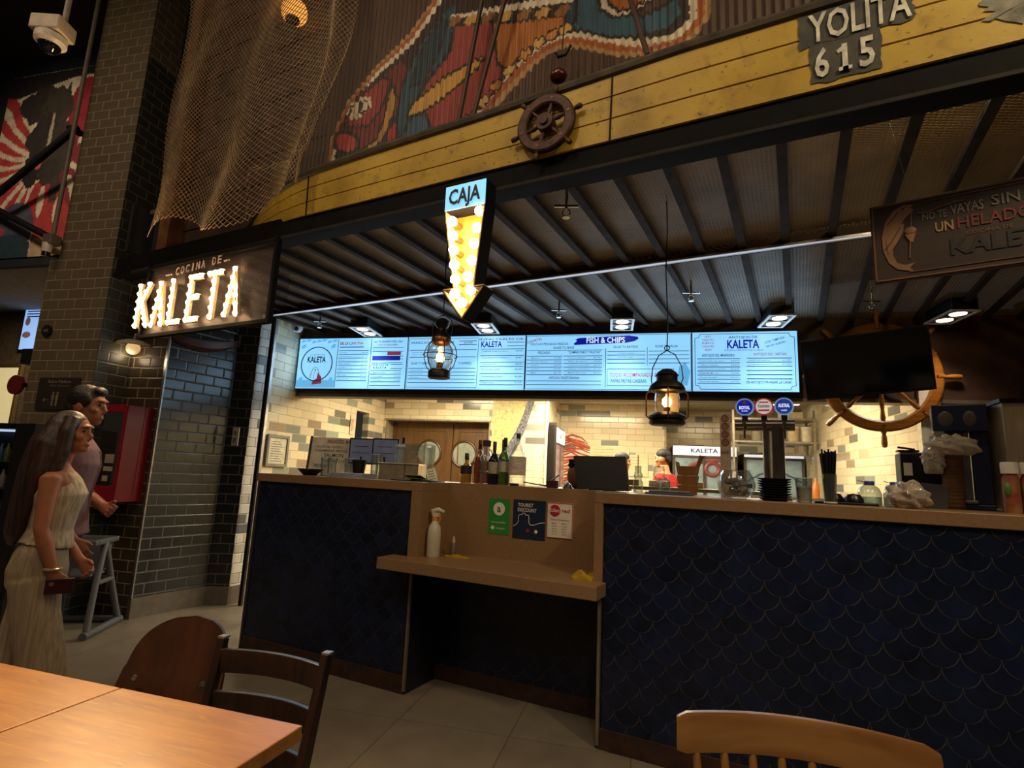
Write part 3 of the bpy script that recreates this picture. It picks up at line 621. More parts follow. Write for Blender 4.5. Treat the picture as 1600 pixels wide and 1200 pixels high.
m_.text('red', (.042, -.004, .053), .024, w=.055, ext=.001, bold=.015).obj('print_red', REDP, s)
MB().text('Eden', (-.036, -.006, .053), .024, w=.07, ext=.001, bold=.012).obj('print_white', WHT, s)
m_ = MB().text('Ticket Restaurant', (0, -.004, .0), .011, w=.13, ext=.001)
for i in range(5):
    for x in (-.035, .035): m_.text(['Bar', 'Cafe', 'Almuerzo', 'Cena', 'Once'][i], (x, -.004, -.022-.017*i), .008, w=.035, ext=.001)
m_.obj('print_grey', mat('print_grey', '#77706c', .5), s)
# shelf items
sp = thing('spray_bottle', 'white trigger spray bottle standing on the cash shelf', 'bottle', (-2.205, 3.19, .858), .3)
MB().lathe([(.001, 0), (.042, 0), (.046, .01), (.046, .16), (.04, .2), (.022, .225), (.018, .245)]).obj('body', mat('white_plastic', '#c9c0ac', .4, var=.04), sp)
MB().box(-.018, .03, -.014, .014, .262, .29).tube([(-.012, 0, .275), (-.02, 0, .30), (.02, 0, .312), (.062, 0, .296)], [.016, .018, .016, .01], 10).obj('spray_head', mat('white_plastic', '#c9c0ac', .4), sp, .003)
MB().tube([(.03, 0, .285), (.036, 0, .25), (.028, 0, .222)], [.009, .007, .006], 8).cyl((0, 0, .24), (0, 0, .265), .022).obj('trigger', mat('orange_plastic', '#d08a34', .45), sp)
sb = thing('small_bottle', 'small grey dropper bottle behind the white spray bottle', 'bottle', (-2.135, 3.33, .858))
MB().lathe([(.001, 0), (.02, 0), (.02, .075), (.012, .085)]).obj('body', mat('grey_plastic', '#6d5f4c', .5), sb)
MB().lathe([(.011, .084), (.012, .1), (.005, .128), (.001, .13)]).obj('nozzle', mat('white_plastic', '#c9c0ac', .4), sb)
def cloth(name, label, loc, sx, sy, amp, col, seed, rz=0):
    r = random.Random(seed); ph = [r.uniform(0, 6) for _ in range(6)]; n = 18; vs = []; fs = []
    f = lambda u, v: amp*(.5+.28*sin(u*5+ph[0]+v*2)+.22*sin(v*7+ph[1]+u*3))*(.35+.65*(1-max(abs(u), abs(v))**4))
    for s_ in (1, 0):
        for j in range(n+1):
            for i in range(n+1):
                u, v = 2*i/n-1, 2*j/n-1; e = 1+.12*sin(3*v+ph[2])+.08*sin(5*u+ph[3]); vs.append((u*sx/2*e, v*sy/2*(1+.15*sin(2*u+ph[4])), f(u, v)*s_+.002*s_))
    N_ = (n+1)**2
    for s_ in (0, N_):
        for j in range(n):
            for i in range(n): a = s_+j*(n+1)+i; fs.append((a, a+1, a+n+2, a+n+1))
    for i in range(n):
        for a, b in ((i, i+1), (n*(n+1)+i, n*(n+1)+i+1), (i*(n+1), (i+1)*(n+1)), (i*(n+1)+n, (i+1)*(n+1)+n)): fs.append((a, b, b+N_, a+N_))
    return solo(name, label, 'cloth', MB().add(vs, fs, True), mat(col+'cl', col, .9, bump=.3, scale=120), loc, rz)
cloth('folded_cloth', 'flat folded yellow cloth beside the spray bottle', (-2.07, 3.27, .858), .17, .05, .02, '#a98a1f', 3, .05)
cloth('crumpled_cloth', 'crumpled yellow cloth at the end of the cash shelf', (-1.10, 3.10, .858), .13, .10, .05, '#a8861c', 9, .2)

# ------------------------------------------------------------------ lit signs
GLOW = lightmat('bulb_glow', '#ffdca6', 60.0); TRIMY = mat('letter_cream', '#d8b988', .45)
sg = thing('marquee_sign', 'framed hanging sign with shop name in lit bulb letters', 'sign', (-3.94, 2.46, 2.39))
fr_ = MB()
for p, q in (((-.75, 0, 0), (.76, 0, 0)), ((-.75, 0, .58), (.76, 0, .58)), ((-.75, 0, -.015), (-.75, 0, .61)), ((.76, 0, -.015), (.76, 0, .61))): fr_.bar(p, q, .032, .04, (0, 1, 0))
fr_.obj('frame', BEAM, sg, .003)
MB().box(-.74, .75, .006, .009, .01, .57).obj('mesh_panel', wirecloth('sign_mesh', '#6b5a55', .012, .012, .33, .5, .2), sg)
GLY = {'K': [[(0, 0), (0, 1)], [(.12, .46), (.85, 1)], [(.3, .6), (.95, 0)]], 'A': [[(0, 0), (.5, 1)], [(.5, 1), (1, 0)], [(.22, .3), (.78, .3)]],
       'L': [[(0, 1), (0, 0)], [(0, 0), (.9, 0)]], 'E': [[(0, 1), (0, 0)], [(0, 1), (.9, 1)], [(0, .52), (.75, .52)], [(0, 0), (.9, 0)]], 'T': [[(0, 1), (1, 1)], [(.5, 1), (.5, 0)]]}
bm_ = MB().ball((0, 0, 0), .0175, 10, 6).mesh('bulb'); bm_.materials.append(GLOW)
def bulb(parent, loc, me=None):
    o = bpy.data.objects.new('bulb', me or bm_); COL.objects.link(o); o.parent = parent; o.location = loc
for i, ch in enumerate('KALETA'):
    x0 = -.775+.222*i; wd = .125 if i else .15; h = .335; z0 = .075+.012*(i == 0)
    lm = MB()
    for p, q in GLY[ch]:
        P, Q = (x0+p[0]*wd, -.03, z0+p[1]*h), (x0+q[0]*wd, -.03, z0+q[1]*h)
        lm.bar(P, Q, .036, .012, (0, 1, 0))
        d = (Vector(Q)-Vector(P)).normalized(); n_ = Vector((-d.z, 0, d.x))*.02
        for s_ in (1, -1): lm.bar(Vector(P)+n_*s_-d*.018+Vector((0, -.005, 0)), Vector(Q)+n_*s_+d*.018+Vector((0, -.005, 0)), .004, .022, (0, 1, 0))
    lo = lm.obj('letter', TRIMY, sg)
    pts = []
    for p, q in GLY[ch]:
        L = math.hypot((q[0]-p[0])*wd, (q[1]-p[1])*h); n_ = max(1, round(L/.062))
        for k in range(n_+1): pts.append((x0+(p[0]+(q[0]-p[0])*k/n_)*wd, z0+(p[1]+(q[1]-p[1])*k/n_)*h))
    keep = []
    for p in pts:
        if all(math.hypot(p[0]-k[0], p[1]-k[1]) > .036 for k in keep): keep.append(p)
    for p in keep: bulb(lo, (p[0], -.047, p[1]))
PINKW = mat('sign_white', '#c9b0a4', .5)
m_ = MB()
for i, ch in enumerate('COCINA DE'):
    if ch != ' ': m_.text(ch, (-.36+.064*i, -.012, .475+.003*i), .062, ext=.004, w=.042 if ch != 'I' else .014, bold=.01)
for x in (-.50, -.47, -.44): m_.ball((x, -.012, .49), .008, 8, 5)
for x in (.21, .235, .26): m_.ball((x, -.012, .51), .008, 8, 5)
m_.obj('lettering', PINKW, sg)
lamp('marquee_light', 'AREA', (-4.1, 2.30, 2.65), 30, (1, .66, .32), 1.2, .35, (radians(-90), 0, 0))

cj = thing('arrow_sign', 'CAJA arrow sign with blue top box and glowing bulbs', 'sign', (-1.57, 2.36, 2.23), 0)
X_ = lambda x: x+1.57; Z_ = lambda z: z-2.23
MB().box(X_(-1.708), X_(-1.44), .003, .11, Z_(2.86), Z_(3.01)).obj('header_box', BEAM, cj, .004)
MB().box(X_(-1.704), X_(-1.444), 0, .004, Z_(2.863), Z_(3.007)).obj('header_face', mat('header_blue', '#8ed2f2', .4, em=.9, emcol='#7fcdf6', var=.03), cj)
MB().text('CAJA', (X_(-1.574), -.004, Z_(2.893)), .085, w=.205, ext=.003, bold=.03).obj('lettering', mat('letter_navy', '#171b2c', .5), cj)
bt, hw = Z_(2.40), .125
out = [(X_(-1.700), Z_(2.86)), (X_(-1.610), bt), (X_(-1.680), bt), (X_(-1.548), 0), (X_(-1.425), bt), (X_(-1.487), bt), (X_(-1.448), Z_(2.86))]
MB().prism(out, .095, .11).obj('back_plate', mat('arrow_orange', '#b9822f', .5), cj)
rim = MB()
for p, q in zip(out[:-1], out[1:]): rim.bar((p[0], .05, p[1]), (q[0], .05, q[1]), .008, .10, (0, 1, 0))
sd_ = MB()
for p, q in zip(out[:-1], out[1:]):
    p, q = Vector((p[0], .052, p[1])), Vector((q[0], .052, q[1])); d_ = (q-p).normalized(); n_ = Vector((-d_.z, 0, d_.x))*.006
    c_ = Vector((X_(-1.56), .052, Z_(2.55))); n_ = n_ if ((p+q)/2+n_-c_).length > ((p+q)/2-n_-c_).length else -n_
    sd_.bar(p+n_, q+n_, .005, .104, (0, 1, 0))
sd_.obj('side_skin', BEAM, cj)
rim.obj('rim', mat('arrow_rim', '#c49a5c', .45), cj)
bb_ = MB().ball((0, 0, 0), .027, 14, 8).mesh('bulb'); bb_.materials.append(GLOW)
for x, z in ((-1.655, 2.80), (-1.482, 2.83), (-1.645, 2.715), (-1.492, 2.735), (-1.635, 2.63), (-1.503, 2.645), (-1.625, 2.54), (-1.512, 2.55), (-1.612, 2.455), (-1.532, 2.462), (-1.608, 2.375), (-1.51, 2.385), (-1.56, 2.32)):
    bulb(cj, (X_(x), .012, Z_(z)), bb_)
    MB().cyl((X_(x), .04, Z_(z)), (X_(x), .096, Z_(z)), .016, n=12).obj('socket', mat('socket_brass', '#8a6a3a', .4, .6), cj)
MB().box(X_(-1.60), X_(-1.55), .11, .14, Z_(2.98), Z_(3.08)).obj('bracket', BEAM, cj)

hs = thing('hanging_sign', 'brown wooden hanging sign with a painted fish and ice cream', 'sign', (.345, 2.86, 2.35), radians(-8))
MB().box(0, 1.25, 0, .02, 0, .375).obj('board', wood('sign_brown', '#25140c', '#331c11', .6, 3, 0), hs, .003)
m_ = MB()
for p, q in (((.01, .012), (1.24, .012)), ((.01, .365), (1.24, .365)), ((.01, .012), (.01, .365))): m_.bar((p[0], -.002, p[1]), (q[0], -.002, q[1]), .007, .004, (0, 1, 0))
for p, q in (((.13, .035), (1.24, .035)), ((.2, .35), (1.24, .35))): m_.bar((p[0], -.002, p[1]), (q[0], -.002, q[1]), .003, .004, (0, 1, 0))
m_.obj('border', mat('border_tan', '#6e4628', .6), hs)
fp = [(.165, .345), (.13, .355), (.09, .335), (.055, .285), (.04, .215), (.042, .15), (.06, .09), (.09, .055), (.12, .045), (.15, .035), (.135, .055), (.155, .075), (.12, .07), (.09, .085), (.077, .125), (.08, .18), (.10, .24), (.13, .29), (.165, .32), (.15, .333)]
MB().prism(fp, -.004, 0).prism([(.055, .20), (.10, .255), (.125, .265), (.12, .225), (.09, .17), (.06, .13)], -.007, -.003).prism([(.135, .10), (.155, .33), (.158, .33), (.139, .10)], -.006, 0).prism([(.125, .21), (.165, .21), (.152, .17), (.145, .17)], -.007, 0).ball((.146, -.004, .225), (.022, .005, .02), 10, 6).obj('painted_fish', mat('fish_tan', '#86603f', .6), hs)
MB().prism([(.062, .27), (.066, .27), (.11, .325), (.106, .327)], -.0055, -.004).prism([(.05, .15), (.08, .19), (.112, .25), (.108, .25), (.076, .193), (.048, .155)], -.0085, -.0068).ball((.125, -.005, .335), (.005, .003, .005), 8, 5).obj('fish_lines', mat('fish_dark', '#4a2c1c', .6), hs)
MB().text('NO TE', (.235, -.002, .262), .034, w=.085, align='C', ext=.002, bold=.006).text('VAYAS', (.345, -.002, .268), .042, w=.11, ext=.002, bold=.006).text('SIN', (.47, -.002, .275), .045, w=.09, ext=.002, bold=.006).obj('lettering_grey', mat('paint_grey', '#6e6a5c', .6), hs)
MB().text('UN', (.265, -.002, .20), .042, w=.062, ext=.002, bold=.02).obj('lettering_cream', mat('paint_cream', '#a08452', .6), hs)
MB().text('HELADO', (.43, -.002, .2), .05, w=.24, ext=.002, bold=.008).obj('lettering_red', mat('paint_red', '#741a1e', .6), hs)
MB().text('COCINA DE', (.41, -.002, .165), .016, w=.15, ext=.002).tube([(.175, -.002, .30), (.21, -.002, .297), (.26, -.002, .312), (.315, -.002, .322), (.34, -.002, .32)], .004, 6).obj('lettering_tan', mat('border_tan', '#6e4628', .6), hs)
MB().text('KALETA', (.46, -.002, .085), .07, w=.36, ext=.002, bold=.02).obj('lettering_black', mat('paint_black', '#15100e', .6), hs)
MB().tube([(.16, .01, .375), (.10, .02, .785)], .0015, 5).tube([(1.1, .01, .375), (1.12, .02, .785)], .0015, 5).obj('thread', mat('thread_grey', '#8a857a', .6), hs)

# ------------------------------------------------------------------ menu screens
SCRN = lightmat('screen_blue', '#8ccffc', 1.0); INK = mat('ink_navy', '#123a72', .5, em=.05, emcol='#123a72'); INKB = mat('ink_blue', '#1a26b8', .5, em=.45, emcol='#1220c0')
INKR = mat('ink_red', '#c23a5c', .5, em=.3, emcol='#c8405f'); INKW = lightmat('ink_white', '#dff2ff', .95); SCR2 = lightmat('screen_deep', '#67b9ee', .78); BEZ = mat('bezel_black', '#0c0c0f', .4)
def screen(label, s0, s1):
    p = thing('menu_screen', label, 'screen', K(s0, .57, 2.335), MY, 'menu screens over the bar')
    L = s1-s0
    MB().box(0, L, -.035, .018, -.012, .617).obj('housing', BEZ, p, .003)
    MB().box(.006, L-.006, -.038, -.034, 0, .605).obj('display', SCRN, p)
    return p
def rows(mb, x0, x1, zs, th=.006):
    for z in zs: mb.box(x0, x1, -.0405, -.0385, z-th/2, z+th/2)
Y_ = -.0388
def tx(mb, t_, x, z, h, w=None, bold=.01, **k): return mb.text(t_, (x, Y_, z), h, w=w, bold=bold, ext=.0012, **k)
def entries(mb, words, x0, x1, zs, price=True, h=.011, rr=random.Random(4)):
    for w_, z in zip(words, zs):
        tx(mb, w_, x0+.01, z, h, w=min((x1-x0)*.62, .012*len(w_)), bold=.004, align='L')
        if price: tx(mb, '$%d.%d90' % (rr.randint(2, 12), rr.randint(1, 9)), x1-.005, z, h, w=.075, bold=.004, align='R')
p1_ = screen('menu screen with the round fish emblem', .012, 1.43)
m_ = MB()
m_.torus((.262, Y_, .296), .205, .0065, 48, 6, 'y'); m_.box(.522, .528, -.0405, -.0385, .01, .59); m_.box(.955, .961, -.0405, -.0385, .01, .59)
tx(m_, 'KALETA', .257, .315, .068, .245, .03); tx(m_, 'COCINA DE', .26, .40, .014, .2, .004)
rows(m_, .54, .93, [.455-.045*i for i in range(9)]); entries(m_, ['Limonada', 'Jugo natural', 'Bebida', 'Agua mineral', 'Cerveza', 'Schop', 'Michelada', 'Copa de vino'], .545, .93, [.425-.045*i for i in range(8)])
tx(m_, 'DE LA CANTINA', .70, .525, .035, .30, .0); m_.box(.55, .86, -.0405, -.0385, .492, .502)
tx(m_, 'NO TE VENDEN? PIDE UNA', 1.17, .545, .024, .36); tx(m_, 'YA LE VI QUE QUIERO', 1.17, .51, .018, .25)
rows(m_, .98, 1.37, (.487, .44, .385, .35, .305)); tx(m_, 'HUELLAS DE', 1.09, .272, .022, .21); tx(m_, 'KALETA', 1.09, .235, .026, .17)
rows(m_, 1.22, 1.37, (.285, .24)); rows(m_, .975, 1.36, [.215-.044*i for i in range(6)])
entries(m_, ['Merluza frita', 'Lomo palta', 'Churrasco'], 1.0, 1.36, [.185-.044*i for i in range(3)])
m_.obj('print_navy', INK, p1_)
MB().text('DE LA CANTINA', (.702, Y_-.001, .527), .033, w=.295, ext=.0012, bold=.004).prism([(.22, .045), (.35, .06), (.34, .14), (.29, .19), (.28, .12), (.23, .09)], -.0403, -.0386).box(1.17, 1.34, -.0408, -.0386, .395, .435).obj('print_red', INKR, p1_)
MB().box(.985, 1.335, -.0408, -.0386, .335, .383).obj('print_blue', INKB, p1_)
f_ = MB().tube([(.19, Y_, .12), (.20, Y_, .19), (.225, Y_, .245), (.25, Y_, .26), (.28, Y_, .24), (.305, Y_, .18), (.32, Y_, .1), (.30, Y_, .06)], .003, 6).tube([(.235, Y_, .11), (.235, Y_, .17), (.255, Y_, .215)], .002, 6).ball((.252, Y_, .225), (.012, .001, .008), 8, 5)
f_.obj('emblem_fish', mat('emblem_grey', '#6f7a90', .5, em=.2), p1_)
wv = MB()
for k in range(14):
    x = .03+.07*(k % 7); z = (.02, .545)[k//7]+.01*(k % 3); wv.prism([(x, z), (x+.05, z+.012), (x+.075, z+.04), (x+.04, z+.03), (x+.012, z+.042)], -.0392, -.0383)
for z in (.08, .1, .48, .5):
    for x in (.03, .43): wv.prism([(x, z), (x+.05, z+.01), (x+.07, z+.04), (x+.02, z+.03)], -.0392, -.0383)
wv.box(.01, .518, -.0389, -.0381, .01, .1).obj('waves', SCR2, p1_)
p2_ = screen('menu screen behind the round lantern', 1.43, 2.817)
m_ = MB()
for x0, x1, z0, z1 in ((.012, .85, .02, .585),):
    for a, b, c, d in ((x0, x1, z0, z0+.004), (x0, x1, z1-.004, z1), (x0, x0+.004, z0, z1), (x1-.004, x1, z0, z1)): m_.box(a, b, -.0405, -.0385, c, d)
tx(m_, 'SANGUCHES Y TABLAS', .30, .525, .026, .52); rows(m_, .62, .83, (.55, .51)); tx(m_, '$14.990', .73, .522, .018, .1)
rows(m_, .03, .83, (.45, .368, .24, .197, .157, .117, .077)); tx(m_, 'ELIGE TU BASE', .16, .285, .026, .2); tx(m_, 'TU ADEREZO', .70, .285, .026, .16)
entries(m_, ['Reineta apanada con ensalada', 'Salmon, camaron, pulpo', 'Papas fritas', 'Arroz blanco', 'Ensalada'], .05, .82, (.42, .393, .213, .17, .13), False)
tx(m_, 'INFALTABLES DE', 1.11, .555, .022, .5, .004); rows(m_, 1.18, 1.37, (.53, .49)); rows(m_, .88, 1.37, (.455, .38, .305, .258, .18, .1, .057))
entries(m_, ['Empanada de queso camaron', 'Empanada de loco y marisco', 'Sopa marinera', 'Porcion de machas', 'Pescado frito casero', 'Papas fritas'], .89, 1.36, (.425, .35, .277, .22, .14, .075), h=.015)
m_.obj('print_navy', INK, p2_)
MB().text('KALETA', (1.0, Y_, .48), .062, w=.24, ext=.0012, bold=.03).obj('print_blue', INKB, p2_)
p3_ = screen('menu screen headed FISH & CHIPS', 2.817, 4.544)
m_ = MB()
for a, b, c, d in ((.005, .012, .01, .595), (1.715, 1.72, .01, .595), (.01, 1.72, .01, .014), (.01, 1.72, .591, .595), (.86, .866, .03, .45), (1.285, 1.289, .265, .46), (.88, 1.55, .05, .054), (.88, 1.55, .226, .23), (.88, .884, .05, .23), (1.546, 1.55, .05, .23)): m_.box(a, b, -.0405, -.0385, c, d)
tx(m_, 'SOLO LOS PESCADOS FRESCOS', .26, .492, .024, .41); tx(m_, 'ELIGE TU BASE', .42, .45, .024, .22); tx(m_, 'ELIGE TU BATIDO', 1.07, .452, .024, .25); tx(m_, 'ELIGE TU SALSA', 1.48, .455, .024, .22)
rows(m_, .02, .83, (.433,), .004); tx(m_, '-PESCADO-', .205, .395, .026, .15); tx(m_, '"CAMARONES Y PALETAS"', .64, .397, .028, .35)
for i in range(6): rows(m_, .02, .405, (.37-.0405*i,)); rows(m_, .42, .83, (.37-.0405*i,))
entries(m_, ['Merluza', 'Reineta del sur', 'Congrio', 'Corvina', 'Mixto'], .06, .4, [.345-.0405*i for i in range(5)]); entries(m_, ['Camaron apanado', 'Paleta de calamar', 'Camaron ecuatoriano', 'Calamar a la romana', 'Mixto de la casa'], .46, .82, [.345-.0405*i for i in range(5)])
tx(m_, '-OPCION VEGETARIANA-', .43, .12, .026, .34); rows(m_, .02, .82, (.1, .06))
for z in (.415, .375, .332, .29): rows(m_, .88, 1.27, (z,)); rows(m_, 1.3, 1.70, (z,))
entries(m_, ['Tempura clasica', 'Cerveza negra'], .98, 1.25, (.39, .35), False); tx(m_, 'PAPAS FRITAS CASERAS', 1.10, .085, .034, .36)
m_.obj('print_navy', INK, p3_)
MB().prism([(.52, .50), (.56, .535), (.54, .55), (.58, .565), (1.10, .585), (1.19, .57), (1.20, .55), (1.16, .525), (1.08, .508), (.54, .49)], -.0405, -.0386).obj('brush_banner', INKB, p3_)
MB().text('FISH & CHIPS', (.86, Y_-.002, .51), .058, w=.40, ext=.0012, bold=.015).obj('print_white', INKW, p3_)
MB().text('CHUPETAL', (.10, Y_, .53), .028, (1, 0, .28), (-.28, 0, 1), w=.17, ext=.0012, bold=.01).text('TODO ACOMPANADO DE', (1.16, Y_, .145), .042, w=.5, ext=.0012, bold=.005).obj('print_red', INKR, p3_)
MB().prism([(1.58, .1), (1.68, .05), (1.71, .2), (1.66, .3), (1.6, .25)], -.0392, -.0383).obj('waves', SCR2, p3_)
p4_ = screen('menu screen beside the wall TV, listing ANTOJOS DEL CAPITAN', 4.544, 5.53)
m_ = MB(); c_ = .05
bd = [(.03+c_, .585), (.955-c_, .585), (.955-c_*.7, .55), (.955, .545), (.955, .06), (.955-c_*.7, .055), (.955-c_, .02), (.03+c_, .02), (.03+c_*.7, .055), (.03, .06), (.03, .545), (.03+c_*.7, .55)]
for p, q in zip(bd, bd[1:]+bd[:1]): m_.bar((p[0], -.0395, p[1]), (q[0], -.0395, q[1]), .005, .002, (0, 1, 0))
tx(m_, 'ANTOJOS DE', .486, .538, .024, .27); tx(m_, 'ANTOJOS DEL MARINERO', .25, .352, .028, .31); rows(m_, .05, .455, [.33-.0415*i for i in range(7)], .007); rows(m_, .515, .925, [.335-.0415*i for i in range(6)], .007)
entries(m_, ['Empanaditas de queso', 'Calamar apanado', 'Camarones al pil pil', 'Ceviche del dia', 'Chupe de jaiba', 'Aros de cebolla'], .06, .45, [.303-.0415*i for i in range(6)]); entries(m_, ['Tabla del capitan', 'Jardin de mariscos'], .52, .92, [.308-.0415*i for i in range(2)])
tx(m_, 'UN ANTOJITO PA PASAR LA CANA!', .71, .08, .028, .41); tx(m_, 'PORQUE LA MAR NOS TRAE LO MEJOR', .49, .41, .014, .36, .0)
m_.text('CON TEMPURA', (.78, Y_, .505), .024, (1, 0, .3), (-.3, 0, 1), w=.19, ext=.0012, bold=.008).text('NO HAY ALERGIAS', (.79, Y_, .465), .022, (1, 0, .3), (-.3, 0, 1), w=.18, ext=.0012, bold=.008)
m_.obj('print_navy', INK, p4_)
MB().text('KALETA', (.486, Y_, .438), .082, w=.30, ext=.0012, bold=.03).obj('print_blue', INKB, p4_)
m_ = MB(); tx(m_, 'ANTOJOS DEL CAPITAN', .73, .36, .028, .3)
for i, t_ in enumerate(('HOY', 'TODO TU', 'PUERTO', 'CALETAS', 'SI!')): tx(m_, t_, .155, .55-.034*i, .02, .022*len(t_[:5]))
tx(m_, 'Ceviche del dia', .13, .178, .014, .14); m_.obj('print_red', INKR, p4_)

# ------------------------------------------------------------------ hanging lamps and fittings
LBLK = mat('lantern_black', '#14100e', .45, .4); COPPER = mat('lantern_copper', '#8a5a30', .35, .8); CLEAR = glass('clear_glass', '#f2f6f5', .04, tint=.03); FIL = lightmat('flame_glow', '#ffb85a', 14)
ln = thing('lantern', 'round caged globe lantern hanging before the menu screens', 'lantern', (-2.19, 3.1, 2.07))
MB().lathe([(.0, -.005), (.072, -.005), (.078, .0), (.078, .035), (.07, .05), (.062, .055)]).obj('base', LBLK, ln)
MB().lathe([(.05, .055), (.085, .1), (.098, .15), (.09, .2), (.058, .245)], n=28).obj('globe', CLEAR, ln)
MB().lathe([(.05, .235), (.066, .245), (.07, .27), (.066, .28), (.04, .285)]).obj('collar', COPPER, ln)
MB().lathe([(.066, .28), (.06, .3), (.035, .32), (.03, .35), (.05, .375), (.052, .4), (.03, .42), (.001, .43)]).obj('chimney', LBLK, ln)
cg = MB().torus((0, 0, .155), .118, .0035, 36, 6)
for k in range(6):
    a = pi*k/3+.3; cg.tube([(cos(a)*r, sin(a)*r, z) for r, z in ((.068, .04), (.1, .08), (.117, .14), (.117, .18), (.1, .225), (.068, .265))], .0032, 6)
cg.obj('cage', LBLK, ln)
MB().cyl((0, 0, .06), (0, 0, .11), .018).obj('bulb_socket', COPPER, ln); MB().lathe([(.012, .1), (.03, .125), (.028, .15), (.012, .19), (.001, .2)], n=14).obj('bulb', FIL, ln)
MB().torus((0, 0, .36), .085, .003, 24, 6, 'y', arc=(0, pi)).tube([(.085, 0, .36), (.075, 0, .27)], .003, 6).tube([(-.085, 0, .36), (-.075, 0, .27)], .003, 6).obj('bail', LBLK, ln)
MB().tube([(0, 0, .44), (.004, 0, .6), (-.003, 0, .8), (0, 0, .985)], .004, 6).obj('chain', LBLK, ln)
lamp('lantern_light', 'POINT', (-2.19, 3.1, 2.21), 5, (1, .62, .28), .03)
ln = thing('lantern', 'dark ship lantern with side guards hanging over the counter', 'lantern', (-.632, 3.1, 1.735))
MB().lathe([(.0, 0), (.088, 0), (.098, .008), (.098, .022), (.09, .028), (.1, .036), (.1, .05), (.09, .056), (.075, .066), (.06, .07)], n=28).obj('base', LBLK, ln)
MB().lathe([(.058, .068), (.068, .1), (.07, .14), (.062, .185)], n=24).obj('globe', CLEAR, ln)
MB().lathe([(.06, .185), (.095, .19), (.1, .205), (.09, .225), (.065, .245), (.058, .25), (.058, .275), (.065, .28), (.05, .30), (.028, .315), (.001, .322)], n=28).obj('hood', LBLK, ln)
for a in (0, pi/2, pi, 3*pi/2):
    a += .25; MB().tube([(cos(a)*.09, sin(a)*.09, .03), (cos(a)*.112, sin(a)*.112, .05), (cos(a)*.114, sin(a)*.114, .17), (cos(a)*.092, sin(a)*.092, .2)], .0045, 6).obj('guard', COPPER, ln)
MB().cyl((0, 0, .07), (0, 0, .1), .02).obj('bulb_socket', COPPER, ln); MB().lathe([(.012, .098), (.028, .12), (.026, .145), (.001, .17)], n=14).obj('bulb', FIL, ln)
MB().cyl((.02, .03, .075), (.02, .03, .18), .035, n=14).obj('wick_shade', mat('shade_cream', '#d9b98a', .6, em=.8, emcol='#ffb060'), ln)
MB().tube([(-.08, 0, .21), (-.088, 0, .26), (-.08, 0, .33), (-.045, 0, .4), (0, 0, .425), (.045, 0, .4), (.08, 0, .33), (.088, 0, .26), (.078, 0, .235), (.085, 0, .225)], .0032, 6).obj('bail', LBLK, ln)
MB().tube([(0, 0, .425), (.006, 0, .6), (-.005, 0, .9), (.004, 0, 1.15), (0, 0, 1.38)], .0035, 6).torus((0, 0, .44), .014, .003, 12, 5, 'y').obj('wire', LBLK, ln)
lamp('lantern_light', 'POINT', (-.632, 3.1, 1.87), 5, (1, .62, .28), .03)
# twin downlights under the canopy
WMET = mat('white_metal', '#dcdad4', .4); DGLOW = lightmat('downlight_glow', '#ffe2b8', 5)
def downlight(x, y, label):
    d = thing('downlight', label, 'light', (x, y, 2.95), MY+.06, 'canopy downlights')
    MB().box(-.1, .1, -.2, .2, .012, .17).obj('housing', mat('black_box', '#0d0c0e', .5), d, .003)
    b_ = MB()
    for x0, x1, y0, y1 in ((-.115, -.092, -.21, .21), (.092, .115, -.21, .21), (-.092, .092, -.21, -.185), (-.092, .092, .185, .21), (-.092, .092, -.008, .008)): b_.box(x0, x1, y0, y1, 0, .014)
    b_.obj('trim_ring', WMET, d)
    for y0 in (-.097, .097):
        MB().torus((0, y0, .012), .075, .008, 20, 6).obj('reflector', mat('reflector', '#3a3532', .3, .6), d)
        MB().cyl((0, y0, .004), (0, y0, .01), .062, n=20).obj('bulb', DGLOW, d)
    MB().cyl((0, 0, .17), (0, 0, .2), .02).obj('stem', mat('black_box', '#0d0c0e', .5), d)
    lamp('downlight_beam', 'SPOT', (x, y, 2.93), 26, (1, .86, .68), .06, spot=radians(110), blend=.8)
for (x, y), lb_ in zip(((-4.29, 4.6), (-2.90, 4.9), (-1.50, 5.2), (-.12, 5.53), (1.25, 5.85)), ('twin downlight above the emblem menu screen', 'twin downlight between the globe lantern and the arrow sign', 'twin downlight above the FISH & CHIPS screen', 'twin downlight above the last menu screen', 'twin downlight above the wall-mounted TV')):
    downlight(x, y, lb_)
CHROME = mat('chrome', '#b9b7b2', .2, .95)
for (x, y), lb_ in zip(((-4.52, 4.13), (-1.93, 4.59), (-1.13, 2.75), (.60, 5.2), (-.72, 4.5)), ('sprinkler head beside the white dome camera', 'sprinkler head with crossbar behind the arrow sign', 'sprinkler head near the canopy front beam', 'sprinkler head above the TV', 'sprinkler head above the ship lantern wire')):
    s_ = thing('sprinkler', lb_, 'sprinkler', (x, y, 3.02), .4, 'canopy sprinklers')
    MB().cyl((0, 0, -.07), (0, 0, .12), .009, n=10).obj('pipe', CHROME, s_)
    MB().torus((0, 0, -.09), .022, .004, 14, 5, 'y').cyl((0, 0, -.122), (0, 0, -.118), .022, n=12).bar((-.07, 0, -.05), (.07, 0, -.05), .012, .012).obj('head', CHROME, s_)
dc = thing('security_camera', 'small white dome camera in the corner above the white tiles', 'camera', K(.12, .30, 3.02), MY)
MB().lathe([(.001, -.06), (.045, -.05), (.062, -.02), (.064, .02), (.06, .03)]).obj('body', mat('white_plastic2', '#d5d8de', .4), dc); MB().ball((.02, -.035, -.025), (.028, .028, .03)).obj('lens', mat('lens_black', '#101014', .1), dc)
MB().cyl((0, 0, .03), (0, 0, .11), .03).obj('mount', mat('white_plastic2', '#d5d8de', .4), dc)
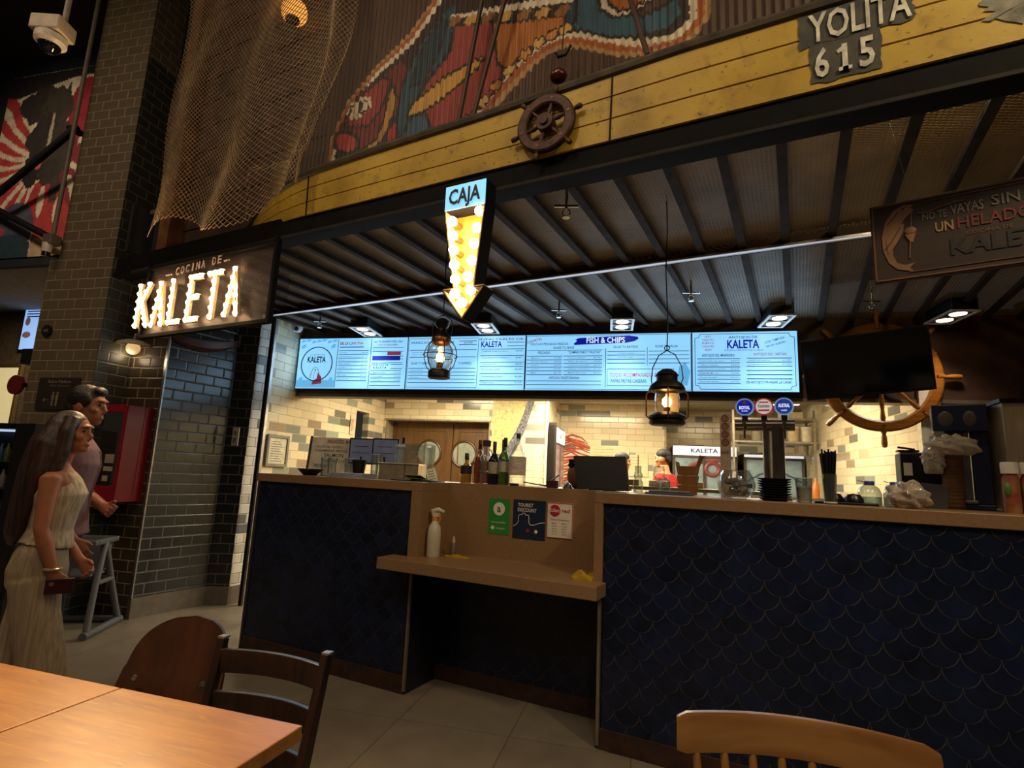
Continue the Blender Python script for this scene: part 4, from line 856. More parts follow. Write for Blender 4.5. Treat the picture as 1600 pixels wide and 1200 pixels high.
cm = thing('security_camera', 'white box camera with a black glass dome on a hanging pole', 'camera', (-4.47, 1.47, 4.27), .5)
MB().box(-.10, .10, -.08, .08, -.0, .11).obj('housing', mat('cam_beige', '#bfae98', .5), cm, .01)
MB().lathe([(.08, .0), (.092, -.01), (.092, -.055), (.07, -.075)]).obj('collar', mat('cam_white', '#d9cfc2', .4), cm); MB().ball((0, 0, -.07), (.066, .066, .06), 16, 10).obj('dome', mat('dome_black', '#09090b', .06, spec=.9), cm)
MB().cyl((.05, .02, .10), (.05, .02, 2.93), .018, n=12).obj('pole', mat('cam_pole', '#8d8072', .5), cm)
lamp('pole_camera_light', 'AREA', (-3.6, .2, 4.6), 2.2, WARM, .5, None, (0, radians(70), 0))  # small area lamp turned towards the pole camera

# ------------------------------------------------------------------ ship's wheels, TV, net, poles
def wheel(name, label, loc, rot, R, rim, n, m, ph=0, depth=.03, hub=.18, fat=1):
    p = thing(name, label, 'ship wheel', loc, rot=rot)
    r0 = R-rim/2; n_ = 48; vs = []; fs = []
    for k in range(n_):
        a = 2*pi*k/n_
        for r, d in ((R, -depth*.3), (R-rim*.15, -depth/2), (R-rim*.85, -depth/2), (R-rim, -depth*.3), (R-rim, depth/2), (R, depth/2)): vs.append((cos(a)*r, d, sin(a)*r))
    fs = [(6*k+i, 6*k+(i+1) % 6, 6*((k+1) % n_)+(i+1) % 6, 6*((k+1) % n_)+i) for k in range(n_) for i in range(6)]
    MB().add(vs, fs).obj('rim', m, p)
    MB().cyl((0, -depth*.8, 0), (0, depth*.6, 0), R*hub, n=24).cyl((0, -depth*1.1, 0), (0, -depth*.7, 0), R*hub*.5, n=20).obj('hub', m, p, .003)
    for k in range(n):
        a = ph+2*pi*k/n; d = Vector((cos(a), 0, sin(a))); q = R
        MB().tube([d*q*t for t in (hub*.8, .3, .45, .6, .75, R and 1-rim/R*.95)], [q*x*fat for x in (.035, .03, .045, .03, .045, .035)], 10).obj('spoke', m, p)
        MB().tube([d*q*t for t in (1-rim/R*.5, 1.0, 1.04, 1.1, 1.2, 1.27, 1.285)], [q*x*fat for x in (.05, .05, .032, .045, .05, .04, .015)], 10).obj('handle', m, p)
    pl_ = MB()
    for k in range(n):
        a = ph+2*pi*k/n; c = Vector((cos(a), 0, sin(a)))*(R-rim/2); pl_.cyl(c+Vector((0, -depth/2-.002, 0)), c+Vector((0, -depth/2+.004, 0)), rim*.16, n=10)
    pl_.obj('rivets', mat('rivet', '#5a3b1a', .4, .5), p); return p
WHW = wood('wheel_wood', '#8a4f14', '#b06f24', .35, 4, 0, coat=.3, bump=.05)
wheel('ship_wheel', 'large varnished wooden ship wheel mounted behind the TV', K(6.22, .535, 2.485), (0, 0, MY), .515, .10, 8, WHW, 0, .04)
o = wheel('ship_wheel', 'small rusty brown ship wheel fixed on the yellow boat side', (-1.13, 2.425, 3.29), (0, 0, 0), .165, .055, 6, mat('rust_wheel', '#4a2a1c', .55, .3, var=.35, scale=30, dark='#22130d'), .25, .035, .3, 1.8)
MB().cyl((0, 0, 0), (0, .06, 0), .03).obj('axle', STEEL, o)
tv = thing('television', 'black television tilted down in front of the big ship wheel', 'television', (.552, 5.471, 2.496), rot=(0, 0, 0))
tv.rotation_mode = 'XYZ'
yw, tl, ro = radians(-3.09), radians(15.44), radians(4.03)
X = Vector((cos(yw), sin(yw), 0)); Yv = Vector((-sin(yw), cos(yw), 0)); Z2 = cos(tl)*Vector((0, 0, 1)) - sin(tl)*Yv
X2 = cos(ro)*X + sin(ro)*Z2; Z3 = -sin(ro)*X + cos(ro)*Z2
tv.rotation_euler = Matrix((X2, Z3.cross(X2), Z3)).transposed().to_euler()
MB().box(-.465, .465, 0, .035, -.263, .263).box(-.3, .3, .035, .065, -.2, .12).obj('housing', mat('tv_black', '#0c0b0c', .4), tv, .004)
MB().box(-.455, .455, -.003, .001, -.245, .254).obj('display', mat('tv_glass', '#05050a', .12, spec=.6, var=.02), tv)
fr_ = MB()
for p, q in (((-.465, -.002, -.263), (.465, -.002, -.263)), ((.465, -.002, -.263), (.465, -.002, .263)), ((.465, -.002, .263), (-.465, -.002, .263)), ((-.465, -.002, .263), (-.465, -.002, -.263))): fr_.bar(p, q, .008, .008, (0, 1, 0))
fr_.obj('bezel', mat('tv_bezel', '#3a3836', .3, .4), tv)
MB().bar((0, .06, 0), (.02, .50, -.02), .05, .05).obj('bracket', BEAM, tv)
# fishing net over the rusty boards
def net():
    nu, nv = 92, 104; vs = []; fs = []
    for j in range(nv+1):
        for i in range(nu+1):
            u, v = i/nu, j/nv
            x = -4.62+2.0*u + .22*(1-v)*(u-.1); z = 5.55-2.38*v + .25*v*v*(1-u)*0
            z -= .16*sin(pi*u)*(1-v)*1.6 - .10*v*sin(u*9); x += .05*sin(v*9+u*3)+.06*sin(2*pi*u*1.5)*v
            g = max(0, u-.82)/.18; x -= g*.16*(.4+.6*v)
            y = 2.33+.055*sin(u*16+v*3)*(.3+.7*v)+.035*sin(u*31+v*5)*g*2+.06*(1-v)
            bow = max(0, -3.0-x)**1.5*.18; y = min(y, 2.42) - (.02 if x > -3.4 and z < 3.5 else 0)
            vs.append((x, y, z))
    W_ = nu+1
    for j in range(1, nv, 1):
        for i in range(1, nu, 1):
            if (i+j) % 2 == 0: fs.append((j*W_+i-1, (j+1)*W_+i, j*W_+i+1, (j-1)*W_+i))
    mb = MB(); mb.add(vs, fs)
    return baked(mb, [('WIREFRAME', dict(thickness=.0068, use_boundary=True, use_even_offset=False))], 'fishing_net', mat('net_twine', '#a08868', .9, var=.2), None)
o = net(); tag(o, 'brown knotted fishing net draped over the rusty boards', 'net')
gl_ = thing('globe_lamp', 'glowing orange globe lamp hanging behind the net', 'lamp', (-3.33, 2.47, 4.88))
MB().ball((0, 0, 0), .098, 20, 12).obj('globe', lightmat('orange_glow', '#ffab4a', 1.1), gl_); MB().ball((.01, -.015, -.088), (.055, .055, .03), 16, 8).obj('cap', mat('cap_brown', '#3a2230', .5), gl_)
MB().cyl((0, 0, .09), (0, 0, .6), .006, n=6).obj('cord', LBLK, gl_)
POLEW = wood('pole_wood', '#2a1a10', '#4a3020', .6, 3, 2)
for a, b, lb_ in (((-1.60, 2.50, 4.55), (-1.75, 2.49, 3.45), 'dark thin pole leaning upright before the painted fish body'), ((-1.40, 2.50, 4.55), (-1.655, 2.49, 3.45), 'dark thin pole leaning steeply beside the upright pole'), ((-.80, 2.52, 4.35), (-.605, 2.50, 3.58), 'brown pole leaning before the painted fish tail')):
    solo('wooden_pole', lb_, 'pole', MB().tube([a, b], .014, 8), POLEW, group='poles before the fish painting')
fl = thing('glass_float', 'small round red float hanging above the little ship wheel', 'float', (-1.10, 2.50, 3.62))
MB().ball((0, 0, 0), (.05, .045, .04), 16, 10).obj('body', mat('float_red', '#4a1210', .25), fl); MB().tube([(.02, 0, .03), (.02, 0, .2), (.03, 0, .38)], .004, 6).obj('cord', POLEW, fl)
MB().tube([(-.02, 0, .15), (0, -.01, .11), (.04, 0, .12), (.07, 0, .17)], .008, 6).obj('hook', mat('hook_iron', '#1c1614', .5, .6), fl)

# ------------------------------------------------------------------ passage at the dark tiled wall
bt_ = thing('wall_boat', 'narrow red brown wooden half boat hung on the dark tiles', 'decoration', (-5.34, 3.45, 2.565), pi/2)
vs = []; n = 16
for i in range(n+1):
    u = i/n; wd = .10*sin(pi*min(1, u*1.02+.0))**.6 + .004; zc = .02 + .10*(u-.15)**2*1.6
    x = -.36+.72*u
    vs += [(x, 0, zc+.035), (x, -wd*.6, zc+.03), (x, -wd*.5, zc-.03*sin(pi*u)-.01), (x, 0, zc-.06*sin(pi*u)-.015)]
fs = [(4*i+a, 4*i+(a+1) % 4, 4*i+4+(a+1) % 4, 4*i+4+a) for i in range(n) for a in range(4)] + [(0, 1, 2, 3), (4*n, 4*n+1, 4*n+2, 4*n+3)]
MB().add(vs, fs, True).obj('hull', mat('boat_red', '#4a2018', .5, var=.3, scale=12), bt_); MB().tube([(vs[4*i+1][0], vs[4*i+1][1]-.003, vs[4*i+1][2]) for i in range(n+1)], .008, 6).obj('gunwale', mat('boat_trim', '#5f3a1e', .5), bt_)
MB().tube([(.33, -.02, .09), (.335, -.02, .2)], .012, 8).ball((.335, -.02, .21), .014).obj('hanger', mat('hanger_brass', '#7a6a50', .4, .6), bt_)
sw = thing('intercom', 'white wall phone plate with two buttons on the dark tiles', 'switch', (-5.20, 3.86, 1.60), J)
MB().box(-.065, .0, -.075, -.055, 0, .19).obj('plate', mat('plate_white', '#b9ada0', .5), sw, .004); MB().box(-.05, -.02, -.083, -.075, .03, .08).box(-.05, -.02, -.083, -.075, .11, .15).obj('button', mat('button_grey', '#6f665e', .5), sw)
wl = thing('wall_lamp', 'enamel wall lamp with round glowing bulb on the tiles', 'lamp', FS(.73, .30, 2.50), MY)
MB().lathe([(.05, .055), (.07, .06), (.14, .03), (.17, .0), (.168, -.006), (.135, .022), (.05, .045)], n=32).obj('shade', mat('enamel', '#b5a892', .35), wl)
MB().ball((0, 0, -.02), .062, 18, 12).obj('bulb', mat('lamp_bulb', '#d9c7a0', .4, em=.55, emcol='#ffd590'), wl); MB().tube([(0, 0, .06), (0, 0, .12), (.03, .1, .14), (.05, .16, .14)], .012, 8).obj('arm', mat('enamel', '#b5a892', .35), wl)
lamp('wall_lamp_light', 'POINT', FS(.73, .25, 2.40), 1.2, WARM, .06)
fc = thing('fire_cabinet', 'red fire hose cabinet with glass front on the tiled wall', 'cabinet', (-5.58, 2.94, 1.03), MY)
RED = mat('fire_red', '#8e1420', .35, var=.06)
MB().box(-.27, .175, -.0, .10, 0, .87).obj('body', RED, fc, .006)
fr_ = MB()
for a, b, c, d in ((-.27, -.235, 0, .87), (.135, .175, 0, .87), (-.235, .135, 0, .14), (-.235, .135, .80, .87)): fr_.box(a, b, -.18, .0, c, d)
fr_.box(.165, .175, -.18, 0, 0, .87).obj('door_frame', RED, fc, .004)
MB().box(-.235, .135, -.03, -.02, .14, .80).obj('recess', mat('recess_dark', '#1c0d0d', .4), fc)
MB().box(-.235, .135, -.172, -.168, .14, .80).obj('glass', glass('cabinet_glass', '#b9a9a5', .05, tint=.03), fc)
MB().torus((-.05, -.09, .40), .13, .035, 24, 10, 'y').torus((-.05, -.06, .40), .07, .03, 20, 8, 'y').obj('hose_reel', mat('hose_red', '#5e1218', .6), fc)
MB().box(.0, .10, -.176, -.173, .34, .42).box(.0, .10, -.176, -.173, .27, .31).box(.0, .06, -.176, -.173, .18, .23).obj('paper_label', mat('label_paper', '#a89a8c', .6), fc)
hc = thing('high_chair', 'grey plastic baby high chair by the tiled corner', 'high chair', (-5.40, 2.62, 0), radians(38))
GP = mat('grey_resin', '#55585e', .5, var=.06)
for sx in (-1, 1):
    MB().tube([(sx*.2, -.02, .72), (sx*.23, .1, .4), (sx*.27, .24, .03)], [.026, .024, .026], 10).obj('leg', GP, hc); MB().tube([(sx*.2, -.02, .72), (sx*.23, -.14, .4), (sx*.27, -.26, .03)], [.026, .024, .026], 10).obj('leg', GP, hc)
    MB().tube([(sx*.27, -.30, .028), (sx*.27, .28, .028)], .03, 10).obj('foot', GP, hc); MB().tube([(sx*.235, -.15, .40), (sx*.235, .11, .40)], .02, 8).obj('stretcher', GP, hc)
MB().box(-.2, .2, -.17, .14, .45, .475).box(-.18, .18, .12, .15, .45, .72).obj('seat', GP, hc, .008); MB().tube([(-.27, .26, .03), (.27, .26, .03)], .026, 8).obj('crossbar', GP, hc); MB().tube([(-.235, .11, .4), (.235, .11, .4)], .018, 8).obj('crossbar', GP, hc)
tr_ = MB()
for a, b, c, d in ((-.22, .22, -.21, -.16), (-.22, .22, .13, .17), (-.22, -.17, -.16, .13), (.17, .22, -.16, .13)): tr_.box(a, b, c, d, .70, .745)
tr_.obj('tray_ring', GP, hc, .012)

# ------------------------------------------------------------------ pillar signs and the shop beyond
s_ = thing('sign', 'round black number sign on the brown pillar', 'sign', FS(.04, -.004, 2.585), MY)
MB().cyl((0, -.02, 0), (0, 0, 0), .055, n=28).obj('disc', mat('sign_black', '#121010', .5), s_); MB().text('445', (0, -.0215, -.015), .03, w=.06, ext=.001, bold=.02).obj('lettering', mat('sign_grey', '#8b7f6c', .5), s_)
s_ = thing('restroom_sign', 'dark brown restroom sign with arrow on the pillar', 'sign', FS(.07, -.02, 1.83), MY)
MB().box(0, .48, 0, .015, 0, .30).obj('board', mat('sign_brown_dark', '#2b211f', .6), s_, .003)
m_ = MB().text('Baños Públicos', (.25, -.002, .25), .028, w=.27, ext=.001, bold=.02).text('Public Restrooms', (.26, -.002, .215), .02, w=.24, ext=.001)
m_.bar((.09, -.002, .09), (.15, -.002, .09), .007, .002, (0, 1, 0)).bar((.09, -.002, .09), (.112, -.002, .11), .007, .002, (0, 1, 0)).bar((.09, -.002, .09), (.112, -.002, .07), .007, .002, (0, 1, 0))
for x in (.20, .25): m_.ball((x, -.001, .155), (.012, .002, .012), 10, 6).box(x-.014, x+.014, -.003, 0, .09, .14).box(x-.01, x-.002, -.003, 0, .035, .09).box(x+.002, x+.01, -.003, 0, .035, .09)
m_.obj('lettering', mat('sign_grey', '#8b7f6c', .5), s_)
s_ = thing('blade_sign', 'round dark red blade sign on the pillar edge', 'sign', FS(-.205, -.02, 2.06), MY)
MB().cyl((0, -.015, 0), (0, .015, 0), .092, n=32).obj('disc', mat('disc_red', '#6e1612', .5), s_); MB().box(.08, .12, -.01, .01, -.02, .02).obj('bracket', BEAM, s_)
s_ = thing('speaker_box', 'small black box mounted at the pillar edge under the lit screen', 'speaker', FS(-.32, .05, 2.28), MY)
MB().box(0, .21, 0, .12, 0, .15).obj('body', mat('sign_black', '#121010', .5), s_, .004)
cd_ = thing('conduit', 'light grey pipe running up the pillar corner', 'pipe', FS(-.0, -.09, 3.40), MY)
MB().tube([(0, 0, .12), (0, 0, 3.75)], .02, 10).obj('pipe', mat('pipe_grey', '#6f675c', .5), cd_); MB().box(-.06, .05, -.05, .05, .02, .12).obj('fitting', mat('fit_grey', '#6a6257', .5), cd_, .006); MB().cyl((-.02, -.02, -.06), (-.02, -.02, .03), .04, .045).obj('cap', mat('cam_white', '#d9cfc2', .4), cd_)
MB().cyl((-.02, -.02, -.10), (-.02, -.02, -.06), .035).obj('lens', mat('lens_black', '#101014', .1), cd_)
# mural over the far shop, with black braces before it
def blob(cx, cz, rx, rz, n=18, j=0, rr=random.Random(21)): return [(cx+cos(2*pi*k/n)*rx*(1+rr.uniform(-j, j)), cz+sin(2*pi*k/n)*rz*(1+rr.uniform(-j, j))) for k in range(n)]
SUN = [('#cbb896', [(-4.2, 4.0), (-1.2, 4.0), (-1.2, 7.0), (-4.2, 7.0)])]
for k in range(9):                           # rays to the side, then the red ground with cream drips
    a = radians(128+15*k); SUN.append(('#a8342f', [(-2.8+cos(a-.05)*.35, 5.5+sin(a-.05)*.35)] + [(-2.8+cos(a-.075+.03*sin(r_*9+k))*r_, 5.5+sin(a-.075+.03*sin(r_*9+k))*r_) for r_ in (.6, .9, 1.2, 1.6)] + [(-2.8+cos(a+.075+.03*sin(r_*9+k))*r_, 5.5+sin(a+.075+.03*sin(r_*9+k))*r_) for r_ in (1.6, 1.2, .9, .6)]))
SUN += [('#a8342f', [(-2.85, 5.2), (-2.98, 4.75), (-2.72, 4.5), (-2.70, 4.15), (-1.2, 4.15), (-1.2, 5.6), (-2.3, 5.5)]), ('#7a2226', [(-2.6, 5.95), (-1.2, 6.0), (-1.2, 4.95), (-2.1, 4.75), (-2.42, 5.1)]), ('#cbb896', blob(-2.68, 4.92, .06, .24)), ('#cbb896', blob(-2.36, 4.78, .06, .2)), ('#cbb896', [(-2.32, 5.3), (-2.2, 5.28), (-2.0, 4.95), (-1.98, 4.8), (-2.06, 4.78), (-2.14, 4.92)]), ('#cbb896', [(-2.25, 5.5), (-1.9, 5.3), (-1.9, 5.2), (-2.28, 5.42)]), ('#cbb896', [(-2.2, 5.85), (-1.95, 6.0), (-1.9, 5.92), (-2.2, 5.74)]),
 ('#8f1c26', blob(-2.18, 6.35, .30, .48)), ('#4d4852', blob(-3.08, 4.52, .36, .42)), ('#22343c', [(-4, 3.9), (-2.72, 3.9), (-2.72, 4.3), (-2.95, 4.45), (-4, 4.45)]), ('#a8342f', blob(-3.35, 4.5, .1, .07)), ('#b89a6f', [(-2.72, 4.08), (-2.0, 4.08), (-2.15, 4.3), (-2.68, 4.38)]),
 ('#211a16', [(-4.2, 6.75), (-3.5, 6.62), (-3.0, 6.75), (-2.5, 6.85), (-1.2, 6.9), (-1.2, 7.0), (-4.2, 7.0)])]
for c_, q_ in (('#2e251c', (-3.0, 6.45, .42, .3)), ('#3a3022', (-2.72, 6.3, .3, .5)), ('#2e251c', (-2.85, 5.85, .3, .45)), ('#3a3022', (-2.55, 5.7, .26, .45)), ('#221b16', (-2.95, 5.42, .2, .25)), ('#332a1f', (-2.62, 5.35, .2, .2)), ('#3a3022', (-2.48, 5.1, .10, .22)), ('#a89878', (-2.74, 5.95, .035, .36)), ('#c05a4a', (-2.86, 5.5, .06, .07))): SUN.append((c_, blob(*q_, 26, .22)))
o = painted_sheet('mural_panel', -3.72, -1.2, 4.10, 7.0, 0, 220, 260, SUN, '#c9b79a', None, .008, FS(0, 1.5), MY); tag(o, 'red and cream sun mural panel high beyond the pillar', 'mural')
for a, b, lb_ in (((-3.4, 1.25, 4.72), (-1.55, 1.0, 5.6), 'black diagonal brace rising across the sun mural'), ((-3.4, 1.3, 4.85), (-1.75, 1.2, 4.12), 'black diagonal brace falling across the mural bottom'), ((-2.1, 1.3, 5.85), (-1.55, 1.05, 5.55), 'short black brace near the pillar pipe')):
    solo('steel_brace', lb_, 'brace', MB().tube([FS(*a), FS(*b)], .045, 10), BEAM, group='braces before the mural')
struct('wall_far', MB().box(-9, -.6, 3.5, 3.6, 0, 4.4), mat('far_wall', '#7d6c57', .7, var=.2), FS(0, 0), MY)
struct('wall_far_facade', MB().box(-9, -3.72, 1.5, 1.6, 0, 7.2).box(-1.2, 0, 1.5, 1.6, 4.0, 7.2).box(-3.72, -1.2, 1.52, 1.6, 3.98, 7.2), mat('far_dark', '#0d0f14', .8), FS(0, 0), MY)
struct('ceiling_far', MB().box(-9, 0, 1.6, 3.5, 4.02, 4.08), mat('far_ceiling', '#a59c93', .8), FS(0, 0), MY)
mp_ = thing('menu_display', 'tall blue white lit menu display beside the pillar', 'screen', FS(-5.46, 3.45, 3.28), MY)
MB().box(-.03, .58, 0, .04, -.03, .93).obj('housing', BEZ, mp_); MB().box(0, .55, -.006, 0, 0, .9).obj('display', lightmat('far_screen', '#9cc4ff', .8), mp_)
m_ = MB()
for i in range(5): m_.box(.06, .45-.05*(i % 2), -.009, -.006, .80-.05*i, .82-.05*i)
m_.obj('print', INK, mp_); MB().ball((.12, -.006, .27), (.1, .003, .06), 12, 6).ball((.1, -.006, .52), (.06, .003, .08), 12, 6).obj('food_picture', mat('food_pic', '#a8766a', .5, em=.25), mp_)
lp = thing('lightbox', 'cream backlit wall panel behind the red blade sign', 'panel', FS(-6.6, 3.40, 1.0), MY)
MB().box(0, 1.35, 0, .06, 0, 2.0).obj('frame', mat('panel_frame', '#6b5230', .5), lp); MB().box(.05, 1.3, -.006, 0, .05, 1.93).obj('diffuser', mat('panel_cream', '#e8d5a0', .5, em=.55, emcol='#f2dca0'), lp); MB().box(.62, .9, -.01, -.005, .05, .75).obj('shadow_figure', mat('panel_tan', '#b59a62', .5, em=.2), lp)  # the tan shape is a figure's shadow painted on the panel
fr_ = thing('drinks_fridge', 'black drinks fridge with bottles glowing behind its glass', 'fridge', FS(-3.56, 1.62, 0), MY)
FBL = mat('fridge_black', '#0c0d10', .4)
MB().box(0, 1.18, .25, .6, 0, 1.81).obj('body', FBL, fr_)
for a_, b_ in ((0, .05), (1.12, 1.18)): MB().box(a_, b_, 0, .25, 0, 1.81).obj('side_panel', FBL, fr_)
MB().box(.05, 1.12, 0, .25, 1.74, 1.81).obj('top_panel', FBL, fr_); MB().box(.05, 1.12, 0, .25, 0, .5).obj('plinth', FBL, fr_)
for z in (.62, .95, 1.3): MB().box(.05, 1.12, .02, .25, z, z+.02).obj('shelf', mat('shelf_grey', '#4a4d52', .4), fr_)
MB().box(.05, 1.12, .02, .04, .53, .56).obj('light_tube', lightmat('tube_glow', '#bfe4ff', 3), fr_); MB().box(.05, 1.12, .02, .04, 1.70, 1.73).obj('light_tube', lightmat('tube_glow2', '#bcd8ff', .8), fr_)
for k in range(3):
    for i in range(9):
        c_ = ['#2d5a36', '#7a2a2a', '#3a5a7a', '#8a8a8a', '#5a6a3a'][(i*2+k) % 5]
        b_ = tag(MB().lathe([(.001, 0), (.034, 0), (.036, .14), (.015, .19), (.014, .23), (.001, .23)], n=10).obj('bottle', mat('drink'+c_[1:], c_, .3), None, 0, FS(-3.56+.12+.115*i, 1.62+.13, (.64, .97, 1.32)[k]), MY), 'drink bottle on the %s shelf of the black drinks fridge' % ('lowest', 'middle', 'top')[k], 'bottle', 'bottles on the %s fridge shelf' % ('lowest', 'middle', 'top')[k])
bx = thing('bin_cabinet', 'tall black waste cabinet standing against the pillar', 'cabinet', FS(.30, -.30, 0), MY)
MB().box(0, .22, 0, .29, 0, 1.68).obj('body', mat('cab_black', '#0d0b0b', .45), bx, .006); MB().box(.03, .19, -.004, 0, .2, 1.2).obj('door', mat('cab_door', '#141112', .4), bx, .003)
stn = thing('poster_stand', 'black folding stand leaning near the drinks fridge', 'stand', FS(-1.33, 1.0, 0), MY)
MB().tube([(-.1, 0, 0), (.2, .1, 1.0)], .018, 8).tube([(.55, 0, 0), (.25, .1, 1.0)], .018, 8).tube([(.02, .03, .4), (.43, .03, .4)], .012, 8).obj('frame', BEZ, stn)

# ------------------------------------------------------------------ things on the bar
CT = 1.35
GL = glass('clear_glass', '#f2f6f5', .04, tint=.03); GLT = glass('tinted_glass', '#dfe6e2', .05, tint=.08)
BLKC = mat('black_ceramic', '#0c0b0c', .3, spec=.6)
bw = thing('black_bowl', 'shallow black bowl at the counter end by the white tiles', 'bowl', (-3.49, 3.25, CT))
MB().lathe([(.001, 0), (.05, 0), (.055, .006), (.10, .05), (.098, .054), (.05, .012), (.001, .010)], n=32).obj('body', BLKC, bw)
def tumbler(x, y, r, h, label, taper=.85):
    t_ = thing('drinking_glass', label, 'glass', (x, y, CT))
    MB().lathe([(.001, 0), (r*taper, 0), (r, h), (r*.93, h), (r*taper*.9, .012), (.001, .012)], n=24).obj('body', GL, t_)
    MB().lathe([(.001, .001), (r*taper*.97, .001), (r*taper*.97, .01), (.001, .01)], n=24).torus((0, 0, h), r*.97, .0022, 24, 5).obj('rim_and_base', mat('glass_edge', '#cfd6d4', .15, spec=.8), t_); return t_
for x, y, r, h, lb_ in ((-3.44, 3.36, .042, .15, 'short glass right behind the black bowl'), (-3.275, 3.27, .04, .15, 'short glass standing foremost between bowl and black cup'), (-3.27, 3.45, .04, .15, 'short glass just left of the black cup'), (-3.0, 3.45, .033, .19, 'tall clear glass right of the black cup'), (-3.10, 3.62, .03, .2, 'tall clear glass behind the black cup')): tumbler(x, y, r, h, lb_)
bc = thing('black_cup', 'matt black tapered cup on the counter', 'cup', (-3.136, 3.42, CT)); MB().lathe([(.001, 0), (.042, 0), (.058, .14), (.054, .14), (.038, .01), (.001, .01)], n=28).obj('body', BLKC, bc)
for i in range(3):
    MBx = MB().box(-.16+.01*i, .16, -.09, .09, 0, .011); solo('paper_stack', ('lowest', 'middle', 'topmost')[i]+' flat tray of the stack under the glasses', 'tray', MBx, mat('tray_grey', '#a9adb8', .4), (-3.03, 3.24, CT+.0125*i), .05+.03*i, 'flat trays by the glasses', .002)
tr = thing('steel_tray', 'open stainless steel tray box left of the leaflets', 'tray', (-2.77, 3.52, CT), .3)
m_ = MB()
for a, b, c, d in ((-.16, .16, -.10, -.095), (-.16, .16, .095, .10), (-.16, -.155, -.1, .1), (.155, .16, -.1, .1)): m_.box(a, b, c, d, 0, .125)
m_.box(-.16, .16, -.1, .1, 0, .005).box(-.17, .17, -.11, -.095, .12, .127).obj('body', mat('tray_steel', '#d2c7ac', .3, .8), tr, .002); MB().box(.05, .055, -.105, -.1, .0, .12).obj('divider', mat('steel', '#8c8a86', .3, .9), tr)
def leaflet(label, loc, rz, tilt, col, col2, w=.13, h=.19):
    l = thing('leaflet', label, 'leaflet', loc, group='leaflets on the counter'); l.rotation_euler = (tilt, 0, rz)
    MB().box(-w/2, w/2, -h/2, h/2, 0, .003).obj('sheet', mat('leaf_'+col[1:], col, .5, var=.05), l); MB().box(-w*.35, w*.35, -h*.1, h*.35, .003, .0038).obj('print', mat('leaf_'+col2[1:], col2, .5), l)
MB_ = MB().box(-.16, .16, -.11, .11, 0, .008); solo('dark_tray', 'thin dark tray under the yellow leaflets', 'tray', MB_, mat('tray_dark', '#1a1718', .5), (-2.43, 3.27, CT), .1, bevel=.002)
leaflet('yellow and blue leaflet on the dark tray', (-2.46, 3.28, CT+.025), .3, -.18, '#a9a428', '#2d3a6e')
leaflet('green leaflet beside the upright white card', (-2.40, 3.25, CT+.014), -.4, -.08, '#8a9a2e', '#3d4f8a')
cd_ = thing('white_card', 'white card leaning upright at the counter corner', 'card', (-2.34, 3.33, CT), radians(8)); cd_.rotation_euler = (radians(-20), radians(-18), radians(30))
MB().box(-.035, .035, 0, .004, 0, .105).obj('sheet', mat('card_white', '#d9d3bd', .5), cd_); m_ = MB()
for i in range(4): m_.box(-.025, .02, -.0015, 0, .02+.02*i, .026+.02*i)
m_.obj('print', mat('print_grey', '#77706c', .5), cd_)
ms = thing('menu_stand', 'white chalk style menu stand with lettering by the tiled wall', 'menu stand', (-3.66, 3.62, CT), radians(30)); ms.rotation_euler = (radians(-10), 0, radians(30))
MB().box(-.2, .2, 0, .012, 0, .34).obj('board', mat('board_cream', '#f0ead8', .5), ms, .003); MB().box(-.205, -.185, -.004, .03, 0, .345).bar((0, .012, .3), (0, .10, .02), .03, .012, (1, 0, 0)).obj('frame', mat('frame_dark', '#4a433a', .5), ms)
m_ = MB().text('CALAMARES FRITOS', (-.01, -.002, .21), .02, w=.28, ext=.001, bold=.01).text('CEVICHE MIXTO', (-.03, -.002, .245), .018, w=.24, ext=.001).text('SALMON', (.02, -.002, .165), .03, w=.17, ext=.001, bold=.012).text('PESCADO', (-.06, -.002, .07), .028, w=.16, ext=.001, bold=.01).text('MARISCOS', (.02, -.002, .12), .018, w=.2, ext=.001)
m_.obj('lettering', mat('print_ink', '#3a3d3c', .5), ms); MB().text('PAILAS DEL MAR', (.06, -.002, .29), .03, w=.22, ext=.001, bold=.015).obj('lettering_red', mat('print_rust', '#a8402e', .5), ms)
for x, lb_ in ((-3.36, 'grey tablet screen in black frame nearer the menu stand'), (-3.10, 'grey tablet screen in black frame nearer the steel tray')):
    tb = thing('order_tablet', lb_, 'tablet', (x, 3.68, CT), radians(22), group='order tablets')
    MB().box(-.115, .115, 0, .018, .11, .335).obj('housing', BEZ, tb, .004); MB().box(-.103, .103, -.002, .001, .125, .322).obj('display', mat('tablet_grey', '#6f7480', .3, em=.12, emcol='#8088a0'), tb)
    MB().box(-.06, .06, -.0035, -.001, .26, .266).box(-.08, .07, -.0035, -.001, .205, .21).obj('print', mat('tablet_line', '#3e414a', .4), tb); MB().box(-.06, .06, 0, .1, 0, .01).bar((0, .05, .005), (0, .012, .18), .05, .012, (1, 0, 0)).obj('stand', BEZ, tb)
ac = thing('display_case', 'clear acrylic display case with dark knob by the door', 'case', (-2.80, 3.70, CT), .15)
m_ = MB()
for a, b, c, d in ((-.14, .14, -.09, -.086), (-.14, .14, .086, .09), (-.14, -.136, -.09, .09), (.136, .14, -.09, .09)): m_.box(a, b, c, d, 0, .29)
m_.obj('case', GL, ac); MB().box(.125, .143, -.093, -.07, 0, .3).box(-.14, .14, -.09, .09, 0, .006).obj('edge', mat('case_cream', '#cfc6a6', .4), ac); MB().cyl((-.08, -.06, .29), (-.08, -.06, .34), .012).obj('knob', BEZ, ac)
nf = thing('framed_notice', 'small grey framed notice on the white kitchen tiles', 'frame', K(.012, .33, 1.40), MY+pi/2)
m_ = MB()
